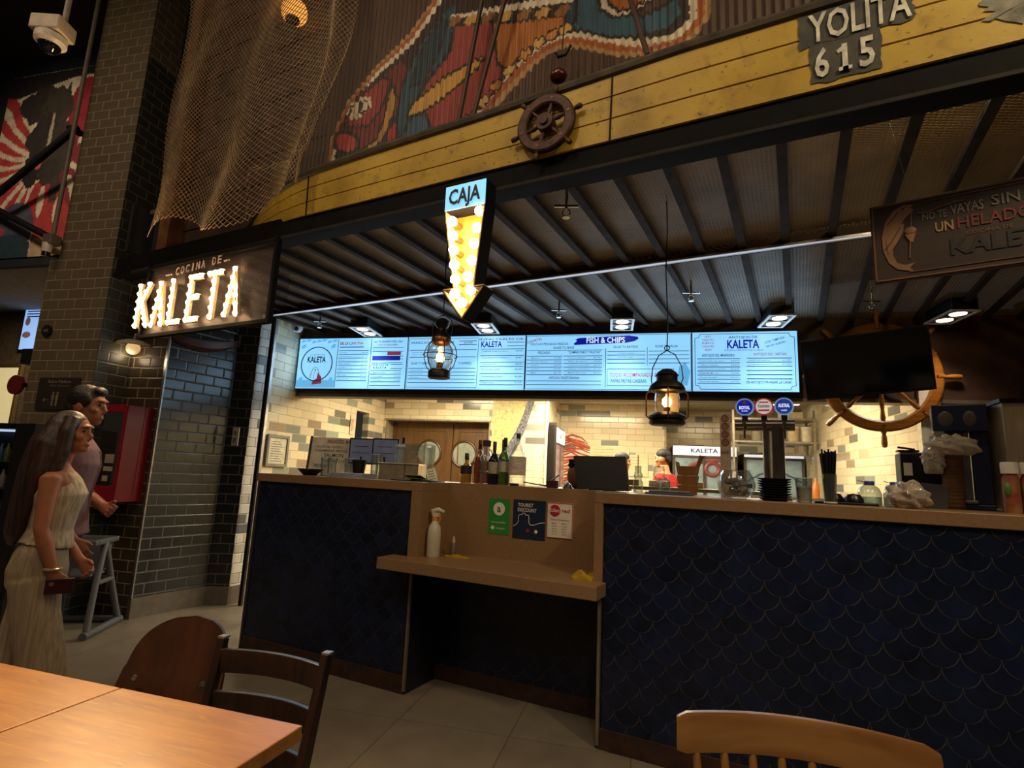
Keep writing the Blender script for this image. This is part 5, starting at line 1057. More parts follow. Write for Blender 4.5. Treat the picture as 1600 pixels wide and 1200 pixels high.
for a, b, c, d in ((-.19, -.155, 0, .36), (.155, .19, 0, .36), (-.155, .155, 0, .035), (-.155, .155, .325, .36)): m_.box(a, b, -.022, 0, c, d)
m_.obj('frame', mat('frame_grey', '#8a8178', .5), nf, .003); MB().box(-.155, .155, -.008, 0, .035, .325).obj('sheet', mat('card_white', '#d9d3bd', .5), nf); m_ = MB()
for i in range(9): m_.box(-.12, .1-.03*(i % 3), -.0095, -.008, .06+.027*i, .068+.027*i)
m_.obj('print', mat('print_grey', '#77706c', .5), nf)

# bottles
def bottle(name, label, x, y, r, h, neck, sh0, col, cap, capcol, liquid=None, lh=.3, lab=None, labcol='#b9ac96', tint=.35, rneck=.33):
    b = thing(name, label, 'bottle', (x, y, CT))
    g_ = glass('glass_'+col[1:], col, .04, tint=tint)
    pr = [(.001, 0), (r*.92, 0), (r, .008), (r, h*sh0), (r*.8, h*(sh0+.05)), (r*.5, h*(neck-.03)), (r*rneck, h*neck), (r*rneck, h*.97)]
    MB().lathe(pr, n=24).obj('body', g_, b)
    MB().lathe([(r*rneck*1.12, h*(1-cap)), (r*rneck*1.18, h*.99), (r*rneck*1.05, h), (.001, h)], n=16).obj('cap', mat('cap'+capcol[1:], capcol, .4), b)
    if liquid: MB().lathe([(.001, .006), (r*.93, .006), (r*.94, h*lh), (.001, h*lh)], n=24).obj('liquid', glass('liq'+liquid[1:], liquid, .05, tint=.3), b)
    if lab: MB().lathe([(r*1.012, h*lab[0]), (r*1.012, h*lab[1])], n=24).obj('paper_label', mat('lab'+labcol[1:], labcol, .6, var=.15, scale=40), b)
    return b
bottle('liquor_bottle', 'short whisky bottle with black cap, first in the row', -2.245, 3.62, .044, .225, .68, .52, '#d9b35a', .22, '#14120f', '#d8a028', .26, (.30, .58), '#1b1a1c', .25)
bottle('liquor_bottle', 'tall amber liquor bottle behind the short whisky bottle', -2.155, 3.66, .04, .33, .76, .58, '#e0a06a', .22, '#5a2a22', '#d05020', .56, (.22, .5), '#8a3d22', .12)
bottle('liquor_bottle', 'square shouldered rum bottle with wide brown cap', -2.075, 3.62, .045, .325, .78, .62, '#e4e6ea', .14, '#3d3136', '#c8301e', .27, (.3, .52), '#6d5a48', .08, .62)
bottle('wine_bottle', 'dark red wine bottle with cream label', -1.995, 3.60, .041, .315, .72, .56, '#22222c', .2, '#4a1a1c', '#0d0a10', .3, (.25, .52), '#a89c8c', .8, .3)
bottle('wine_bottle', 'wine bottle with red cap standing behind the dark one', -1.985, 3.72, .038, .34, .72, .56, '#22222c', .2, '#5a1f1c', None, .3, (.25, .52), '#a89c8c', .8, .3)
bottle('wine_bottle', 'green wine bottle with pale label and black cap', -1.905, 3.60, .041, .345, .70, .52, '#6aa024', .2, '#15151a', '#0d0d0a', .27, (.27, .49), '#b8b09a', .3, .3)
bottle('liquor_bottle', 'large clear bottle with blue cap, last in the row', -1.79, 3.58, .062, .375, .80, .55, '#f6f8f8', .1, '#202b44', None, .2, (.2, .55), '#cdbbb0', .02, .22)
bl = thing('bottle_base_dish', 'small dark blue dish before the large clear bottle', 'dish', (-1.77, 3.50, CT)); MB().lathe([(.001, 0), (.03, 0), (.036, .018), (.03, .016), (.001, .006)], n=20).obj('body', mat('dish_blue', '#26324f', .4), bl)
scs = solo('black_tongs', 'black tongs lying open beside the clear bottle', 'tongs', MB().bar((-.1, 0, .03), (.08, .0, .008), .02, .008).bar((.08, 0, .008), (.0, .05, .02), .015, .008).bar((.06, .0, .01), (.14, .05, .09), .012, .008), BEZ, (-1.62, 3.56, CT), .1)
bx_ = solo('card_box', 'small dark red box before the tall black fridge edge', 'box', MB().box(-.035, .035, -.025, .025, 0, .05), mat('box_wine', '#3a1c20', .5), (-1.50, 3.55, CT), .1, bevel=.002)
bl = thing('call_bell', 'chrome call bell on the counter beside the black monitor', 'bell', (-1.375, 3.52, CT)); MB().lathe([(.034, 0), (.032, .01), (.03, .012)], n=20).obj('base', BLKC, bl); MB().lathe([(.03, .012), (.027, .028), (.012, .038), (.001, .04)], n=20).ball((0, 0, .042), .005, 8, 6).obj('dome', CHROME, bl)
ps = thing('cash_monitor', 'black back of a cash register monitor on the counter', 'monitor', (-1.15, 3.56, CT), radians(-4))
pv = [(-.21, .0, .225), (.165, 0, .225), (.205, -.05, .005), (-.155, -.05, .005)]
MB().add([(x, y-.01, z) for x, y, z in pv]+[(x, y+.014, z) for x, y, z in pv], [(0, 1, 2, 3), (7, 6, 5, 4), (0, 4, 5, 1), (1, 5, 6, 2), (2, 6, 7, 3), (3, 7, 4, 0)]).obj('housing', mat('monitor_black', '#0b0b0e', .45), ps, .004)
MB().box(-.1, .1, .005, .14, 0, .012).bar((0, .1, .01), (0, .01, .13), .06, .03, (1, 0, 0)).obj('stand', BEZ, ps); MB().box(-.245, -.2, .0, .05, .165, .2).ball((-.235, .02, .16), (.025, .02, .02), 10, 6).obj('card_reader', BEZ, ps)
sk_ = solo('brown_sack', 'brown paper sack behind the cash monitor', 'bag', MB().ball((0, 0, .09), (.09, .07, .1), 14, 10), mat('kraft', '#7a5630', .8, bump=.4), (-1.40, 3.80, CT))
ca = thing('carafe', 'clear swing bottle carafe beside the cash monitor', 'carafe', (-.925, 3.62, CT)); MB().lathe([(.001, 0), (.03, 0), (.032, .06), (.022, .085), (.031, .11), (.02, .135), (.022, .17)], n=20).obj('body', GLT, ca); MB().tube([(0, 0, .1), (0, 0, .24)], .003, 6).obj('stirrer', BEZ, ca)
def wineglass(label, x, y, flip=False, s=1):
    w_ = thing('wine_glass', label, 'glass', (x, y, CT)); z = lambda v: (.10-v if flip else v)*s
    MB().lathe([(.001, z(.004)), (.03*s, z(.003)), (.03*s, z(.0)), (.001, z(.0))] if not flip else [(.026*s, 0), (.034*s, .04*s), (.03*s, .08*s), (.012*s, .1*s), (.001, .102*s)], n=20).obj('base' if not flip else 'bowl', GL, w_)
    if not flip:
        MB().cyl((0, 0, .004), (0, 0, .07), .004).obj('stem', GLT, w_); MB().lathe([(.004, .07), (.03, .085), (.038, .115), (.036, .15), (.032, .17)], n=20).obj('bowl', GL, w_); MB().torus((0, 0, .17), .032, .0015, 20, 5).obj('rim', mat('glass_edge', '#cfd6d4', .15, spec=.8), w_)
    else: MB().torus((0, 0, .004), .03, .002, 20, 5).obj('rim', mat('glass_edge', '#cfd6d4', .15, spec=.8), w_)
wineglass('upright wine glass before the cook in red', -.785, 3.60); wineglass('upturned round glass beside the wine glass', -.735, 3.56, True)
solo('clipboard', 'grey clipboard lying flat before the wine glass', 'clipboard', MB().box(-.14, .13, -.1, .1, 0, .012).box(-.12, .12, -.08, .09, .012, .022), mat('slate', '#4d4f5a', .5), (-.68, 3.40, CT), .25, bevel=.003)
solo('paper_sheet', 'white paper note beside the cash monitor foot', 'paper', MB().box(-.05, .05, -.04, .04, 0, .004), mat('card_white', '#d9d3bd', .5), (-.86, 3.42, CT), .2)
KR = mat('kraft_box', '#8a5c30', .75)
for i in range(3):
    c_ = thing('takeaway_box', ('lowest', 'middle', 'topmost open')[i]+' brown takeaway box of the small stack', 'box', (-.65, 3.86, CT+.062*i), .1-.08*i, 'brown takeaway boxes')
    MB().add([(-.055, -.05, 0), (.055, -.05, 0), (.055, .05, 0), (-.055, .05, 0), (-.065, -.06, .06), (.065, -.06, .06), (.065, .06, .06), (-.065, .06, .06)], [(3, 2, 1, 0), (0, 1, 5, 4), (1, 2, 6, 5), (2, 3, 7, 6), (3, 0, 4, 7)] + ([(4, 5, 6, 7)] if i < 2 else [])).obj('body', KR, c_)
    if i == 2: MB().add([(.065, -.06, .06), (.065, .06, .06), (.10, .05, .135), (.085, -.04, .135)], [(0, 1, 2, 3)]).add([(-.065, -.06, .06), (-.065, .06, .06), (-.07, .05, .09), (-.07, -.05, .09)], [(0, 1, 2, 3)]).obj('flap', KR, c_)
# fish bowl of packets, plates, straws
fb = thing('fish_bowl', 'round glass bowl filled with grey packets', 'bowl', (-.30, 3.30, CT))
MB().lathe([(.001, .001), (.06, .001), (.092, .04), (.1, .075), (.09, .115), (.07, .15), (.074, .155)], n=32).obj('bowl', glass('clear_glass', '#f2f6f5'), fb)
m_ = MB(); rr = random.Random(5)
for i in range(46):
    a = rr.uniform(0, 6.28); q = rr.uniform(0, .07); z = rr.uniform(.02, .105); Q = Matrix.Rotation(rr.uniform(0, 6), 4, 'Z') @ Matrix.Rotation(rr.uniform(0, 3), 4, 'X'); Q.translation = (cos(a)*q*min(1, .5+z*6), sin(a)*q, z); m_.box(-.02, .02, -.012, .012, -.003, .003, M=Q)
o = m_.obj('packets', mat('packet_grey', '#7c7672', .4, var=.35, scale=30), fb); o['kind'] = 'stuff'
def plate(z, label):
    p_ = thing('black_plate', label, 'plate', (-.11, 3.30, z), group='stacked black plates'); MB().lathe([(.001, 0), (.055, 0), (.06, .003), (.082, .012), (.082, .016), (.058, .008), (.001, .006)], n=32).obj('body', BLKC, p_); return p_
p0 = plate(CT, 'black plate in the stack before the beer tower')
for i in range(1, 9): dup(p0, (-.11+.002*((i*7) % 3-1), 3.30, CT+.0128*i), label='topmost black plate of the stack before the beer tower' if i == 8 else None)
tm = tumbler(.03, 3.30, .043, .125, 'glass tumbler holding white sachets beside the plates', .8)
MB().lathe([(.001, .014), (.032, .014), (.036, .075), (.02, .085), (.001, .08)], n=18).obj('sachets', mat('sachet', '#b9b2a2', .7, bump=.6, scale=90), tm)
sc_ = thing('straw_cup', 'tall clear cup packed with black straws', 'cup', (.146, 3.25, CT)); MB().lathe([(.001, 0), (.027, 0), (.034, .15), (.031, .15), (.025, .008), (.001, .008)], n=24).obj('body', GL, sc_); MB().torus((0, 0, .008), .028, .004, 24, 6).obj('base_ring', mat('glass_edge', '#cfd6d4', .15, spec=.8), sc_)
st0 = None; rr = random.Random(11)
stm = MB().cyl((0, 0, 0), (0, 0, .24), .0042, n=8).mesh('black_straw'); stm.materials.append(mat('straw_black', '#0a0a0c', .45))
for i in range(34):
    a = i*2.4; q = .018*sqrt((i+.5)/34); o = bpy.data.objects.new('black_straw', stm); COL.objects.link(o)
    o.location = (.146+cos(a)*q, 3.25+sin(a)*q, CT+.010+.002*(i % 4)+rr.uniform(0, .012)*(i % 3)); o.rotation_euler = (-sin(a)*q*5, cos(a)*q*5, 0); tag(o, 'black straw standing in the clear straw cup', 'straw', 'black straws in the cup')
dt = solo('serving_tray', 'flat black tray with two black bowls on it', 'tray', MB().prism([(-.13, -.07), (.13, -.07), (.14, -.06), (.14, .07), (-.14, .07), (-.14, -.06)], 0, .012, 'xy'), BLKC, (.215, 3.37, CT), .04, bevel=.003)
for x, y, lb_ in ((.17, 3.40, 'upturned black bowl behind the straw cup'), (.255, 3.36, 'upturned black bowl at the middle of the black tray')):
    b_ = thing('black_bowl', lb_, 'bowl', (x, y, CT+.0125)); MB().lathe([(.045, 0), (.044, .02), (.03, .04), (.001, .046)], n=24).obj('body', BLKC, b_)
def jug(x, label):
    j = thing('water_jug', label, 'jug', (x, 3.47, CT)); MB().lathe([(.001, 0), (.05, 0), (.056, .01), (.056, .06), (.045, .09), (.022, .108), (.02, .115)], n=28).obj('body', GLT, j)
    MB().lathe([(.024, .104), (.025, .122), (.022, .126), (.001, .126)], n=20).bar((-.02, 0, .12), (-.05, 0, .127), .008, .003).obj('cap', mat('cap_blue', '#1e3aa8', .4), j); MB().lathe([(.001, .004), (.052, .006), (.053, .045), (.001, .045)], n=24).obj('water', glass('water', '#cfe0e4', .02, tint=.12), j)
jug(.335, 'clear jug with blue cap behind the black tray'); jug(.45, 'clear jug with blue cap behind the cellophane bag')
def crumple(name, label, loc, r, m, seed, cat='bag', mods=()):
    rr = random.Random(seed); ph = [rr.uniform(0, 6) for _ in range(8)]; n, k = 40, 24; mb = MB(); mb.ball((0, 0, r[2]*.9), r, n, k)
    c = Vector((0, 0, r[2]*.9)); out = []
    for v in mb.v:
        d = Vector(v)-c; u = d.normalized(); f = 1+.10*sin(9*u.x+ph[0]+4*u.z)+.08*sin(13*u.z+ph[1]+5*u.x)+.06*sin(17*u.y+ph[2]+8*u.z)+.05*abs(sin(23*u.x+11*u.z+ph[3]))
        p = c+d*f; out.append((p.x, p.y, max(0.0, p.z)))
    mb.v = out; return tag(mb.obj(name, m, None, 0, loc), label, cat)
BAGM = glass('cellophane', '#efe6da', .12, tint=.30)
crumple('plastic_bag', 'crumpled cellophane bag of bread on the counter', (.475, 3.28, CT), (.088, .07, .065), BAGM, 4)
BRD = mat('bread', '#a98d70', .8, var=.3, scale=25)
bg_ = [o for o in COL.objects if o.name == 'plastic_bag'][0]
for q_ in ((-.035, 0, .04), (.03, .01, .042), (.0, -.01, .085)): MB().ball(q_, (.045, .04, .032), 12, 8).obj('bread_roll', BRD, bg_)
bs = thing('sign_holder', 'dark grey upright panel beside the cellophane bag', 'holder', (.615, 3.52, CT), -.1); bs.rotation_euler = (radians(-6), radians(4), -.1)
MB().box(-.055, .055, 0, .012, 0, .125).obj('panel', mat('panel_dark', '#35302e', .5), bs, .002); MB().box(-.05, .05, .012, .06, 0, .008).obj('foot', mat('panel_dark', '#35302e', .5), bs)
gr = thing('coffee_grinder', 'black coffee grinder with white label', 'grinder', (.62, 3.86, CT))
MB().box(-.10, .09, -.08, .10, .11, .30).box(.0, .09, -.06, .1, 0, .11).obj('body', mat('grinder_black', '#0e0d0d', .35), gr, .012); MB().box(-.085, -.045, -.083, -.079, .17, .24).obj('paper_label', WHT, gr); MB().box(-.1, .0, -.04, .05, .305, .315).obj('lid', BEZ, gr); MB().cyl((-.06, -.02, .06), (-.06, -.02, .11), .045).cyl((-.06, -.02, .0), (-.06, -.02, .06), .03).obj('chute', mat('steel', '#8c8a86', .3, .9), gr)
MB().bar((-.10, -.03, .33), (-.02, -.03, .318), .02, .01).obj('handle', BEZ, gr)
cs = thing('cup_tower', 'tall tower of brown kraft paper cups', 'cups', (.74, 3.72, CT))
pr = [(.001, 0), (.042, 0)]
for i in range(14): pr += [(.044+.0003*i, .02*i+.002), (.047+.0003*i, .02*i+.018), (.046, .02*i+.0195)]
pr += [(.001, .281)]; MB().lathe(pr, n=24).obj('cups', mat('cup_kraft', '#6b4a2a', .6, var=.15), cs)
crumple('plastic_bag', 'white plastic bag of lids resting on the cup tower', (.745, 3.70, CT+.283), (.115, .075, .055), glass('bag_white', '#f0e8d8', .2, tint=.62), 8)
crumple('plastic_bag', 'clear plastic bag hanging beside the cup tower', (.655, 3.68, CT+.21), (.05, .04, .085), glass('bag_clear', '#f2ecdf', .2, tint=.4), 12).location.z = CT+.18
ds = thing('drink_dispenser', 'dark blue drink dispenser machine with steel spout column', 'dispenser', (.82, 3.90, CT), radians(-8))
DBL = mat('machine_blue', '#323a5e', .3); MST = mat('machine_steel', '#8d8a96', .3, .7)
MB().box(-.12, .12, -.10, .12, .42, .57).box(.04, .12, -.06, .12, .03, .42).box(-.12, .12, -.12, .12, 0, .03).obj('body', DBL, ds, .006); MB().box(-.02, .035, -.08, -.02, .03, .42).box(-.12, .05, -.13, -.03, .03, .05).obj('column', MST, ds, .006)
MB().ball((-.06, -.09, .49), (.04, .02, .05), 14, 8).ball((.045, -.09, .49), (.035, .02, .05), 14, 8).obj('lamp_glass', mat('machine_glass', '#6f6a66', .15), ds); MB().box(-.07, .01, -.11, -.05, .36, .42).cyl((-.03, -.08, .31), (-.03, -.08, .36), .02).obj('spout', BEZ, ds); MB().box(-.10, -.03, -.02, 0, .08, .30).obj('screen_panel', mat('panel_navy', '#262c4a', .3), ds)
fg = thing('steel_cabinet', 'large stainless steel machine cabinet at the counter end', 'cabinet', (1.02, 3.72, CT), radians(4))
MB().box(-.05, .75, .0, .5, .004, .565).obj('body', mat('brushed_steel', '#c9bba4', .45, .2, var=.08, stretch=(1, 1, .1), scale=60), fg, .006); MB().box(-.06, .76, -.01, .5, .565, .585).obj('top', BEZ, fg)
for x, lb_ in ((.905, 'milk carton with white cap nearer the steel cabinet edge'), (.975, 'milk carton with white cap at the counter end')):
    mk = thing('drink_carton', lb_, 'carton', (x, 3.45, CT), group='drink cartons'); MB().lathe([(.001, 0), (.034, 0), (.034, .16), (.026, .18), (.022, .2)], n=20).obj('body', mat('carton_print', '#7a5a34', .5, var=.5, scale=16, dark='#7a1d18'), mk); MB().lathe([(.034, .185), (.034, .235), (.03, .24), (.001, .24)], n=20).obj('cap', WHT, mk); MB().ball((-.02, -.026, .11), (.016, .012, .035), 10, 6).obj('green_print', mat('carton_green', '#5a7a34', .5), mk)
# beer tower
bt = thing('beer_tower', 'steel T-shaped beer tower with three round badges', 'beer tap', (-.115, 3.56, CT))
TST = mat('tower_steel', '#8d847b', .2, .9)
MB().tube([(-.205, 0, .43), (.115, 0, .43)], .034, 20).obj('crossbar', TST, bt); MB().cyl((.02, 0, 0), (.02, 0, .42), .038, n=24).obj('column', TST, bt); MB().cyl((-.04, .05, 0), (-.04, .05, .41), .02, n=20).obj('column', CHROME, bt); MB().lathe([(.07, 0), (.07, .012), (.045, .02)], (.02, 0, 0), n=24).obj('base_plate', TST, bt)
for x, col, rc, tx_, lb_ in ((-.15, '#1420a8', '#7fb0e6', 'ROYAL', 'blue badge reading ROYAL'), (-.045, '#d9d3cc', '#b8323c', 'Kunstmann', 'white badge with red rim'), (.062, '#2a3f9a', '#8fb8e0', 'AUSTRAL', 'blue badge with pale rim')):
    tp = MB().cyl((x, -.034, .43), (x, -.075, .43), .012).cyl((x, -.07, .435), (x, -.07, .345), .008, .006).obj('faucet', TST, bt)
    MB().box(x-.016, x+.016, -.02, .012, .46, .488).obj('badge_foot', BEZ, bt, .003)
    d = MB().cyl((x, -.012, .54), (x, .012, .54), .052, n=32).obj('badge', lightmat('badge'+rc[1:], rc, .35), bt); d['label'] = lb_
    MB().cyl((x, -.0145, .54), (x, -.012, .54), .044, n=32).obj('badge_face', mat('bface'+col[1:], col, .3, em=.55, emcol=col), d)
    m_ = MB().text(tx_, (x, -.016, .525 if tx_ == 'ROYAL' else .535), .02, w=.06, ext=.001, bold=.02)
    if tx_ == 'ROYAL': m_.text('GUARD', (x, -.016, .51), .009, w=.035, ext=.001)
    elif tx_ == 'AUSTRAL': m_.text('LAGER', (x, -.016, .512), .01, w=.03, ext=.001)
    m_.obj('lettering', INKW if tx_ != 'Kunstmann' else mat('ink_teal', '#1f5f96', .4), d)
    if tx_ == 'Kunstmann': MB().box(x-.03, x+.03, -.0155, -.0145, .513, .523).box(x-.025, x+.025, -.0155, -.0145, .562, .57).obj('stripe', INKR, d)
    elif tx_ == 'ROYAL': MB().ball((x, -.0145, .566), (.01, .002, .012), 10, 6).obj('crest', mat('crest_gold', '#b8734a', .4), d)
sp_ = thing('tap_plaque', 'tall cream plaque printed with red rings behind the bowl', 'plaque', (-.405, 3.80, CT)); MB().box(-.032, .032, 0, .018, .0, .54).obj('board', mat('plaque_cream', '#e8d2b8', .5), sp_, .003)
m_ = MB()
for i in range(4): m_.torus((0, -.001, .50-.052*i), .02, .004, 20, 5, 'y'); m_.torus((0, -.001, .50-.052*i), .009, .003, 14, 5, 'y')
m_.text('BAR', (0, -.001, .27), .02, w=.045, ext=.001); m_.obj('print', mat('print_brick', '#9a4a3c', .5), sp_)

# ------------------------------------------------------------------ kitchen things beyond the bar
def KT(name, label, cat, s, t, z=0, rz=0, group=None): return thing(name, label, cat, K(s, t, z), MY+rz, group)
STL = mat('shelf_steel', '#a39a86', .35, .6)
sf = KT('steel_shelf', 'two-tier steel kitchen shelf behind the beer tower', 'shelf', 5.35, 3.55)
for z in (2.43, 2.09): MB().box(0, 1.15, 0, .45, z-.03, z).obj('shelf_board', STL, sf, .003)
for x in (.02, 1.12):
    for y in (.02, .42): MB().box(x-.015, x+.015, y-.015, y+.015, 0, 2.55).obj('post', STL, sf)
for s, lb_, c_ in ((6.22, 'cream storage tub on the lower kitchen shelf', '#c9b48c'), (6.40, 'white storage tub at the lower shelf end', '#d9cfb8'), (5.72, 'steel food pan on the lower kitchen shelf', '#8f8674')):
    tb = KT('storage_tub', lb_, 'tub', s, 3.72, 2.092); MB().lathe([(.001, 0), (.075, 0), (.085, .2), (.08, .2), (.001, .19)], n=20).obj('body', mat('tub'+c_[1:], c_, .5), tb); MB().lathe([(.088, .2), (.088, .225), (.001, .23)], n=20).obj('lid', WMET, tb)
bx_ = KT('white_box', 'white carton lying on the upper kitchen shelf', 'box', 6.2, 3.75, 2.432); MB().box(-.15, .15, -.1, .1, 0, .1).obj('body', mat('carton_white', '#d9cfb0', .6), bx_, .004)
def fridge(label, s, t, w_, d_, zt, hz, body, sign=None, rz=0):
    f = KT('display_fridge', label, 'fridge', s, t, 0, rz)
    MB().box(0, w_, .03, d_, 0, zt).obj('body', mat('fridge'+body[1:], body, .45), f, .006)
    MB().box(.01, w_-.01, .0, .03, zt-hz, zt-.01).obj('header', mat('header_white', '#dfe3e6', .4, em=.75, emcol='#e9f0f6'), f)
    dr_ = MB()
    for a, b in ((.02, w_/2-.01), (w_/2+.01, w_-.02)):
        for p, q in (((a, .015, .15), (b, .015, .15)), ((b, .015, .15), (b, .015, zt-hz-.02)), ((b, .015, zt-hz-.02), (a, .015, zt-hz-.02)), ((a, .015, zt-hz-.02), (a, .015, .15))): dr_.bar(p, q, .035, .03, (0, 1, 0))
    dr_.obj('door_frame', mat('door_grey', '#5d5148', .4, .3), f)
    MB().box(.04, w_-.04, .02, .026, .17, zt-hz-.04).obj('door_glass', mat('fridge_glass', '#8fa3a6', .2, em=.12, emcol='#a8bfc4', var=.2, scale=5), f)  # glow put into the door glass in place of a lit interior
    if sign: MB().text(sign, (w_*.5, -.002, zt-hz*.72), hz*.42, w=w_*.42, ext=.002, bold=.02).obj('lettering', mat('ink_grey_blue', '#3a4a6a', .5), f)
    return f
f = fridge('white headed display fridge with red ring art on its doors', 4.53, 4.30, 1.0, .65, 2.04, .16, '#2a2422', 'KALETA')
m_ = MB().torus((.62, .012, 1.67), .10, .035, 24, 8, 'y').tube([(.1, .012, 1.45), (.3, .012, 1.72), (.5, .012, 1.80), (.74, .012, 1.82), (.92, .012, 1.6)], .035, 8, flat=.3); m_.obj('door_art', mat('art_red', '#8e4a48', .4), f)
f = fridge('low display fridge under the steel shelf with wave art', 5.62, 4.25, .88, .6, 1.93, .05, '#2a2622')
MB().tube([(.05+.06*i, .012, 1.50+.16*sin(pi*i/13)+.012*(i % 2)) for i in range(14)], .012, 6).obj('door_art', mat('art_blue', '#3f5f7a', .4), f)
f = KT('display_fridge', 'narrow black fridge seen side-on with a white header sign', 'fridge', 2.70, 2.98, 0, pi/2)
f.location = K(2.78, 2.98, 0); MB().box(0, .95, .0, .10, 0, 2.2).box(0, .04, -.02, .1, 0, 2.24).obj('body', mat('fridge2a2422', '#2a2422', .45), f, .004); MB().box(.05, .93, -.02, 0, 1.95, 2.17).obj('header', mat('header_white', '#dfe3e6', .4, em=.75, emcol='#e9f0f6'), f)
MB().box(.06, .92, -.012, 0, .2, 1.92).obj('door_glass', mat('fridge_glass2', '#7d7480', .2, var=.2), f); MB().bar((.5, -.014, .2), (.5, -.014, 1.92), .03, .02, (0, 1, 0)).obj('door_frame', mat('door_grey', '#5d5148', .4, .3), f)
MB().text('KALETA', (.45, -.022, 2.03), .07, w=.3, ext=.002, bold=.02).obj('lettering', mat('ink_grey_blue', '#3a4a6a', .5), f)
# paintings on the tiles
wp = KT('wall_painting', 'red orange fish skeleton painting on the rear kitchen tiles', 'painting', 2.7, 4.412, 0)
m_ = MB(); rr = random.Random(2)
for i in range(17):
    z = 1.22+.05*i; e = .62-.02*abs(i-6); m_.tube([(.02, -.001, z+.10), (.15, -.001, z+.14+.02*sin(i*2.)), (.32, -.001, z+.08+.03*sin(i*1.7)), (e, -.001, z+.03+.02*cos(i*3.))], [.012, .017, .013, .004], 6, flat=.15)
m_.tube([(.05, -.001, 2.12), (.2, -.001, 2.06), (.38, -.001, 1.98), (.56, -.001, 1.93)], [.02, .035, .03, .02], 8, flat=.1).obj('strokes', mat('paint_orange', '#b8492a', .5, var=.3), wp)
tp = KT('wall_painting', 'grey speckled fish tail painted on yellow tiles by the doors', 'painting', 0, 2.914, 0)
MB().prism([(1.84, 1.75), (2.02, 1.72), (2.2, 1.9), (2.33, 2.3), (2.42, 2.56), (1.82, 2.56), (1.80, 2.2)], -.002, 0).obj('yellow_ground', mat('ground_yellow', '#d9c27a', .4, var=.2, scale=20, dark='#a8986a'), tp)
MB().prism([(2.36, 2.56), (2.30, 2.35), (2.20, 2.1), (2.08, 1.88), (1.95, 1.72), (1.86, 1.45), (1.98, 1.45), (2.06, 1.62), (2.2, 1.8), (2.33, 2.1), (2.42, 2.4), (2.47, 2.56)], -.004, -.001).obj('tail', mat('tail_grey', '#6a6a70', .4, var=.7, scale=30, dark='#22242c'), tp)
for s, z, w_, h_, lb_ in ((3.17, 1.72, .66, .26, 'cream notice board on the rear kitchen tiles'), (3.84, 1.50, .3, .36, 'pale paper sheet taped beside the notice board')):
    nb = KT('notice_board', lb_, 'board', s, 4.40, z); MB().box(0, w_, 0, .015, 0, h_).obj('board', mat('board_pale', '#e0d3a8', .5, var=.05), nb); m_ = MB()
    for i in range(4): m_.box(.04, w_*.6, -.002, 0, h_-.05-.05*i, h_-.042-.05*i)
    m_.obj('print', mat('print_faint', '#b0a480', .5), nb)
pg = KT('wall_notice', 'paper notice beside the pantry opening', 'notice', .012, 1.98, 1.9, pi/2); MB().box(-.10, .0, -.004, 0, 0, .28).obj('sheet', mat('card_white', '#d9d3bd', .5), pg); MB().box(-.08, -.02, -.006, -.004, .05, .22).obj('print', mat('print_tan', '#c9a07a', .5), pg)
wt = KT('work_table', 'steel kitchen work table before the cooks', 'table', 3.3, 1.2); MB().box(0, 2.2, 0, .6, 1.33, 1.37).obj('tabletop', STL, wt, .004)
for x in (.05, 2.15):
    for y in (.05, .55): MB().box(x-.02, x+.02, y-.02, y+.02, 0, 1.33).obj('leg', STL, wt)
for s, c_, lb_ in ((3.9, '#8a6a3a', 'brown food tray on the kitchen work table'), (4.25, '#e0d6c0', 'white foam box on the kitchen work table'), (4.6, '#b9a27a', 'tan container on the kitchen work table')):
    tb = KT('food_tray', lb_, 'tray', s, 1.45, 1.371); MB().box(-.12, .12, -.1, .1, 0, .07).obj('body', mat('ftray'+c_[1:], c_, .5), tb, .008)
sb_ = KT('sauce_bottle', 'orange sauce bottle beside the low display fridge', 'bottle', 6.30, 3.0, 1.30); MB().lathe([(.001, 0), (.045, 0), (.045, .18), (.02, .22), (.001, .28)], n=16).obj('body', mat('sauce', '#b86a1e', .4), sb_)
wt2 = KT('work_table', 'dark kitchen bench below the tiled right wall', 'table', 5.3, 2.75); MB().box(0, 1.2, 0, .7, 1.25, 1.298).obj('tabletop', mat('bench_dark', '#3d352a', .5), wt2, .004)
for x in (.05, 1.15):
    for y in (.05, .65): MB().box(x-.02, x+.02, y-.02, y+.02, 0, 1.25).obj('leg', STL, wt2)
yb = thing('wet_floor_sign', 'yellow folded wet floor sign behind the counter end', 'sign', (-4.42, 3.72, 0), .4); MB().box(-.05, .05, 0, .012, 0, .55).box(-.05, .05, .02, .032, 0, .55).obj('panel', mat('sign_yellow', '#b5a83a', .5), yb, .004); MB().tube([(.02, .05, 0), (.0, .05, .75)], .012, 8).obj('handle', mat('handle_rust', '#8a3a22', .5), yb)

